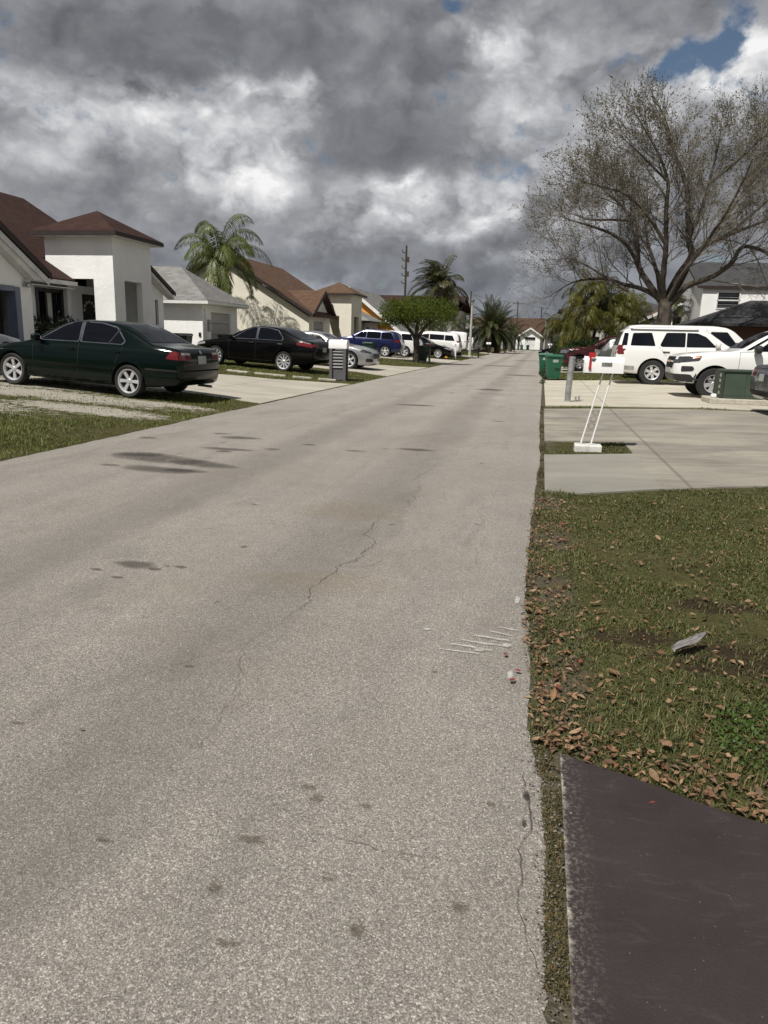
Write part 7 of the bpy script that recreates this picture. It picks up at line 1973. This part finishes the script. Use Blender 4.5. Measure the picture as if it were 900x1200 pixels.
BR = [(-24.8, 14.0, 8.8, 3.7, 0.56), (-28.8, 13.2, 2.2, 2.9, 0.45), (-19.2, 16.4, 1.6, 2.4, 0.65), (-21.9, 16.5, 2.9, 1.4, 0.2), (-26.8, 15.1, 3.4, 1.7, 0.25), (-22.0, 10.8, 5.0, 2.4, 0.68), (-25.0, 8.7, 5.4, 1.6, 0.25), (-8.9, 9.4, 7.3, 2.1, 0.60), (-5.2, 9.6, 3.6, 1.7, 0.25), (-13.2, 8.0, 5.6, 1.5, 0.25), (-3.6, 19.4, 2.9, 2.7, 0.62), (-6.1, 19.7, 2.3, 1.8, 0.2), (3.6, 16.1, 8.5, 5.1, 0.34), (-0.6, 12.2, 6.8, 4.6, 0.26), (10.9, 16.8, 3.0, 1.8, 0.85), (12.2, 14.6, 2.9, 2.3, 0.4), (-35.8, 14.3, 3.1, 1.8, 0.28), (-33.5, 10.7, 4.9, 2.0, 0.12), (-3.2, 6.0, 1.7, 0.7, 0.35), (-15.3, 4.5, 3.1, 0.7, 0.22), (-0.2, 6.1, 4.1, 2.3, 0.15), (-34.4, 12.1, 6.4, 4.3, 0.1), (4.9, 8.8, 6.6, 4.2, 0.16),
      (60, 25, 30, 14, .6), (-80, 28, 34, 16, .5), (140, 30, 45, 16, .5), (-150, 32, 45, 16, .5)]
DK = [(-12.4, 13.4, 7.8, 3.2, 0.75), (-16.3, 14.0, 4.8, 2.5, 0.3), (-10.8, 11.8, 6.1, 2.1, 0.35), (-18.1, 18.7, 15.2, 2.2, 0.9), (-8.1, 18.0, 4.7, 1.9, 0.5), (-29.3, 18.1, 12.4, 2.0, 0.7), (-6.7, 14.8, 4.1, 2.5, 0.25), (-34.7, 7.7, 6.6, 1.8, 0.35), (-30.3, 10.0, 3.4, 1.6, 0.2), (-15.0, 6.4, 14.8, 1.6, 0.45), (-28.2, 7.4, 7.0, 1.1, 0.3), (-0.1, 19.5, 2.8, 1.8, 0.3), (5.4, 19.7, 4.7, 1.1, 0.25), (-2.1, 15.8, 2.3, 2.4, 0.15), (-15, 23.5, 30, 2.5, .8)]
uvb = t.vmath('ADD', uv, t.vmath('MULTIPLY', add_v(off(w1, 7.0), off(w2, 5.5)), (1.2, .8, 0)))
uvd = t.vmath('ADD', uv, t.vmath('MULTIPLY', add_v(off(w1, 6.0), off(w2, 3.8)), (1.3, .75, 0)))
B0 = soft(BR, uvb); D0 = soft(DK, uvd)
det = add(cen(puff, 2.2, .6), cen(body, .8), cen(n_fine, .25))
B1 = t.math('ADD', B0, t.math('MULTIPLY', det, t.math('MULTIPLY', t.rng(B0, 0.0, .35), .62)))
B1 = t.rng(B1, .04, 1.15, 0, 1)
B1 = t.math('MULTIPLY', B1, t.math('ADD', .75, t.math('MULTIPLY', B1, .3)))
D1 = t.rng(add(D0, t.math('MULTIPLY', det, -.45), cen(n_big, .5)), .05, .78, 0, 1, True)
veil = add(.245, cen(n_plane, .06), cen(n_big, .16), cen(n_mid, .20), cen(n_fine, .04), cen(puff, .18, .6), t.math('MULTIPLY', emb, .34))
veil = t.math('ADD', t.math('MULTIPLY', veil, t.rng(E_, 0, 8, .85, 1.0)), 0.0)
lum = t.math('ADD', veil, t.math('MULTIPLY', B1, t.math('ADD', .53, t.math('MULTIPLY', emb, 1.9))))
dl = add(.172, cen(n_big, .14), cen(body, .16), cen(puff, .09, .6), t.math('MULTIPLY', emb, .18))
dl = t.math('ADD', dl, t.math('MULTIPLY', B1, .10))
lmix = t.new('ShaderNodeMix', data_type='FLOAT')
t.put(lmix.inputs[0], t.math('MULTIPLY', D1, .88)); t.put(lmix.inputs[2], lum); t.put(lmix.inputs[3], dl)
lum = t.math('MAXIMUM', lmix.outputs[0], .05)
lum = t.math('MINIMUM', lum, .92)
tint = t.ramp(lum, [(.10, (.95, .98, 1.08)), (.35, (.965, .985, 1.045)), (.8, (1.0, 1.0, 1.0))])
tint = t.mix(t.rng(E_, 0, 8, .8, 0), tint, (.90, .985, 1.13))
col = t.vmath('SCALE', tint, scale=lum)
# out-of-view sky, high up on all sides, darkened to deepen the shade
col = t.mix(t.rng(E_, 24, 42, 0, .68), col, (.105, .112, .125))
# blue gaps
hb = blobs([(7.4, 17.6, 5.0, 1.9, 1.0), (10.3, 18.9, 2.2, 2.4, .9), (-7.1, 21.4, 2.6, 1.0, 1.0), (-24.9, 16.2, 1.1, .7, .6), (30, 50, 25, 12, .7), (-120, 60, 40, 15, .7)], t.vmath('ADD', uv, t.vmath('MULTIPLY', t.vmath('ADD', off(w1, 6.0), off(w2, 3.0)), (1, .7, 0))))
hole = t.rng(t.math('ADD', hb, t.math('MULTIPLY', t.math('ADD', t.math('SUBTRACT', n_fine, .5), t.math('SUBTRACT', n_mid, .5)), 2.6)), .25, 1.05, 0, 1, True)
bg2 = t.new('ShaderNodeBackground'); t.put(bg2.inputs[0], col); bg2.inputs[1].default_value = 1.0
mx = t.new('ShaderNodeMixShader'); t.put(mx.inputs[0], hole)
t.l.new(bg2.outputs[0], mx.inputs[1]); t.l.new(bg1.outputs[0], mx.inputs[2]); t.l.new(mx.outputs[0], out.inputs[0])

ld = bpy.data.lights.new('sun', 'SUN'); ld.energy = 5.0; ld.angle = R(.55); ld.color = (1.0, .96, .89)
lo = bpy.data.objects.new('sun', ld); COL.objects.link(lo); lo.location = (-30, -50, 100)
lo.rotation_euler = sun_dir.to_track_quat('-Z', 'Y').to_euler()

cd = bpy.data.cameras.new('camera'); co = bpy.data.objects.new('camera', cd); COL.objects.link(co)
cd.sensor_fit = 'VERTICAL'; cd.sensor_height = 24.0; cd.lens = 24.0*870.0/1200.0
cd.clip_start = .05; cd.clip_end = 3000
right = Vector((.97879441, .20302365, .02725618)); up = Vector((-.07217772, .21729017, .97343482)); fw = Vector((-.19170779, .95475985, -.22733619))
mw = Matrix((( right.x, up.x, -fw.x, 0), (right.y, up.y, -fw.y, 0), (right.z, up.z, -fw.z, 1.4), (0, 0, 0, 1)))
co.matrix_world = mw
scene.camera = co
scene.view_settings.view_transform = 'Standard'; scene.view_settings.look = 'None'; scene.view_settings.exposure = 0
scene.render.film_transparent = False
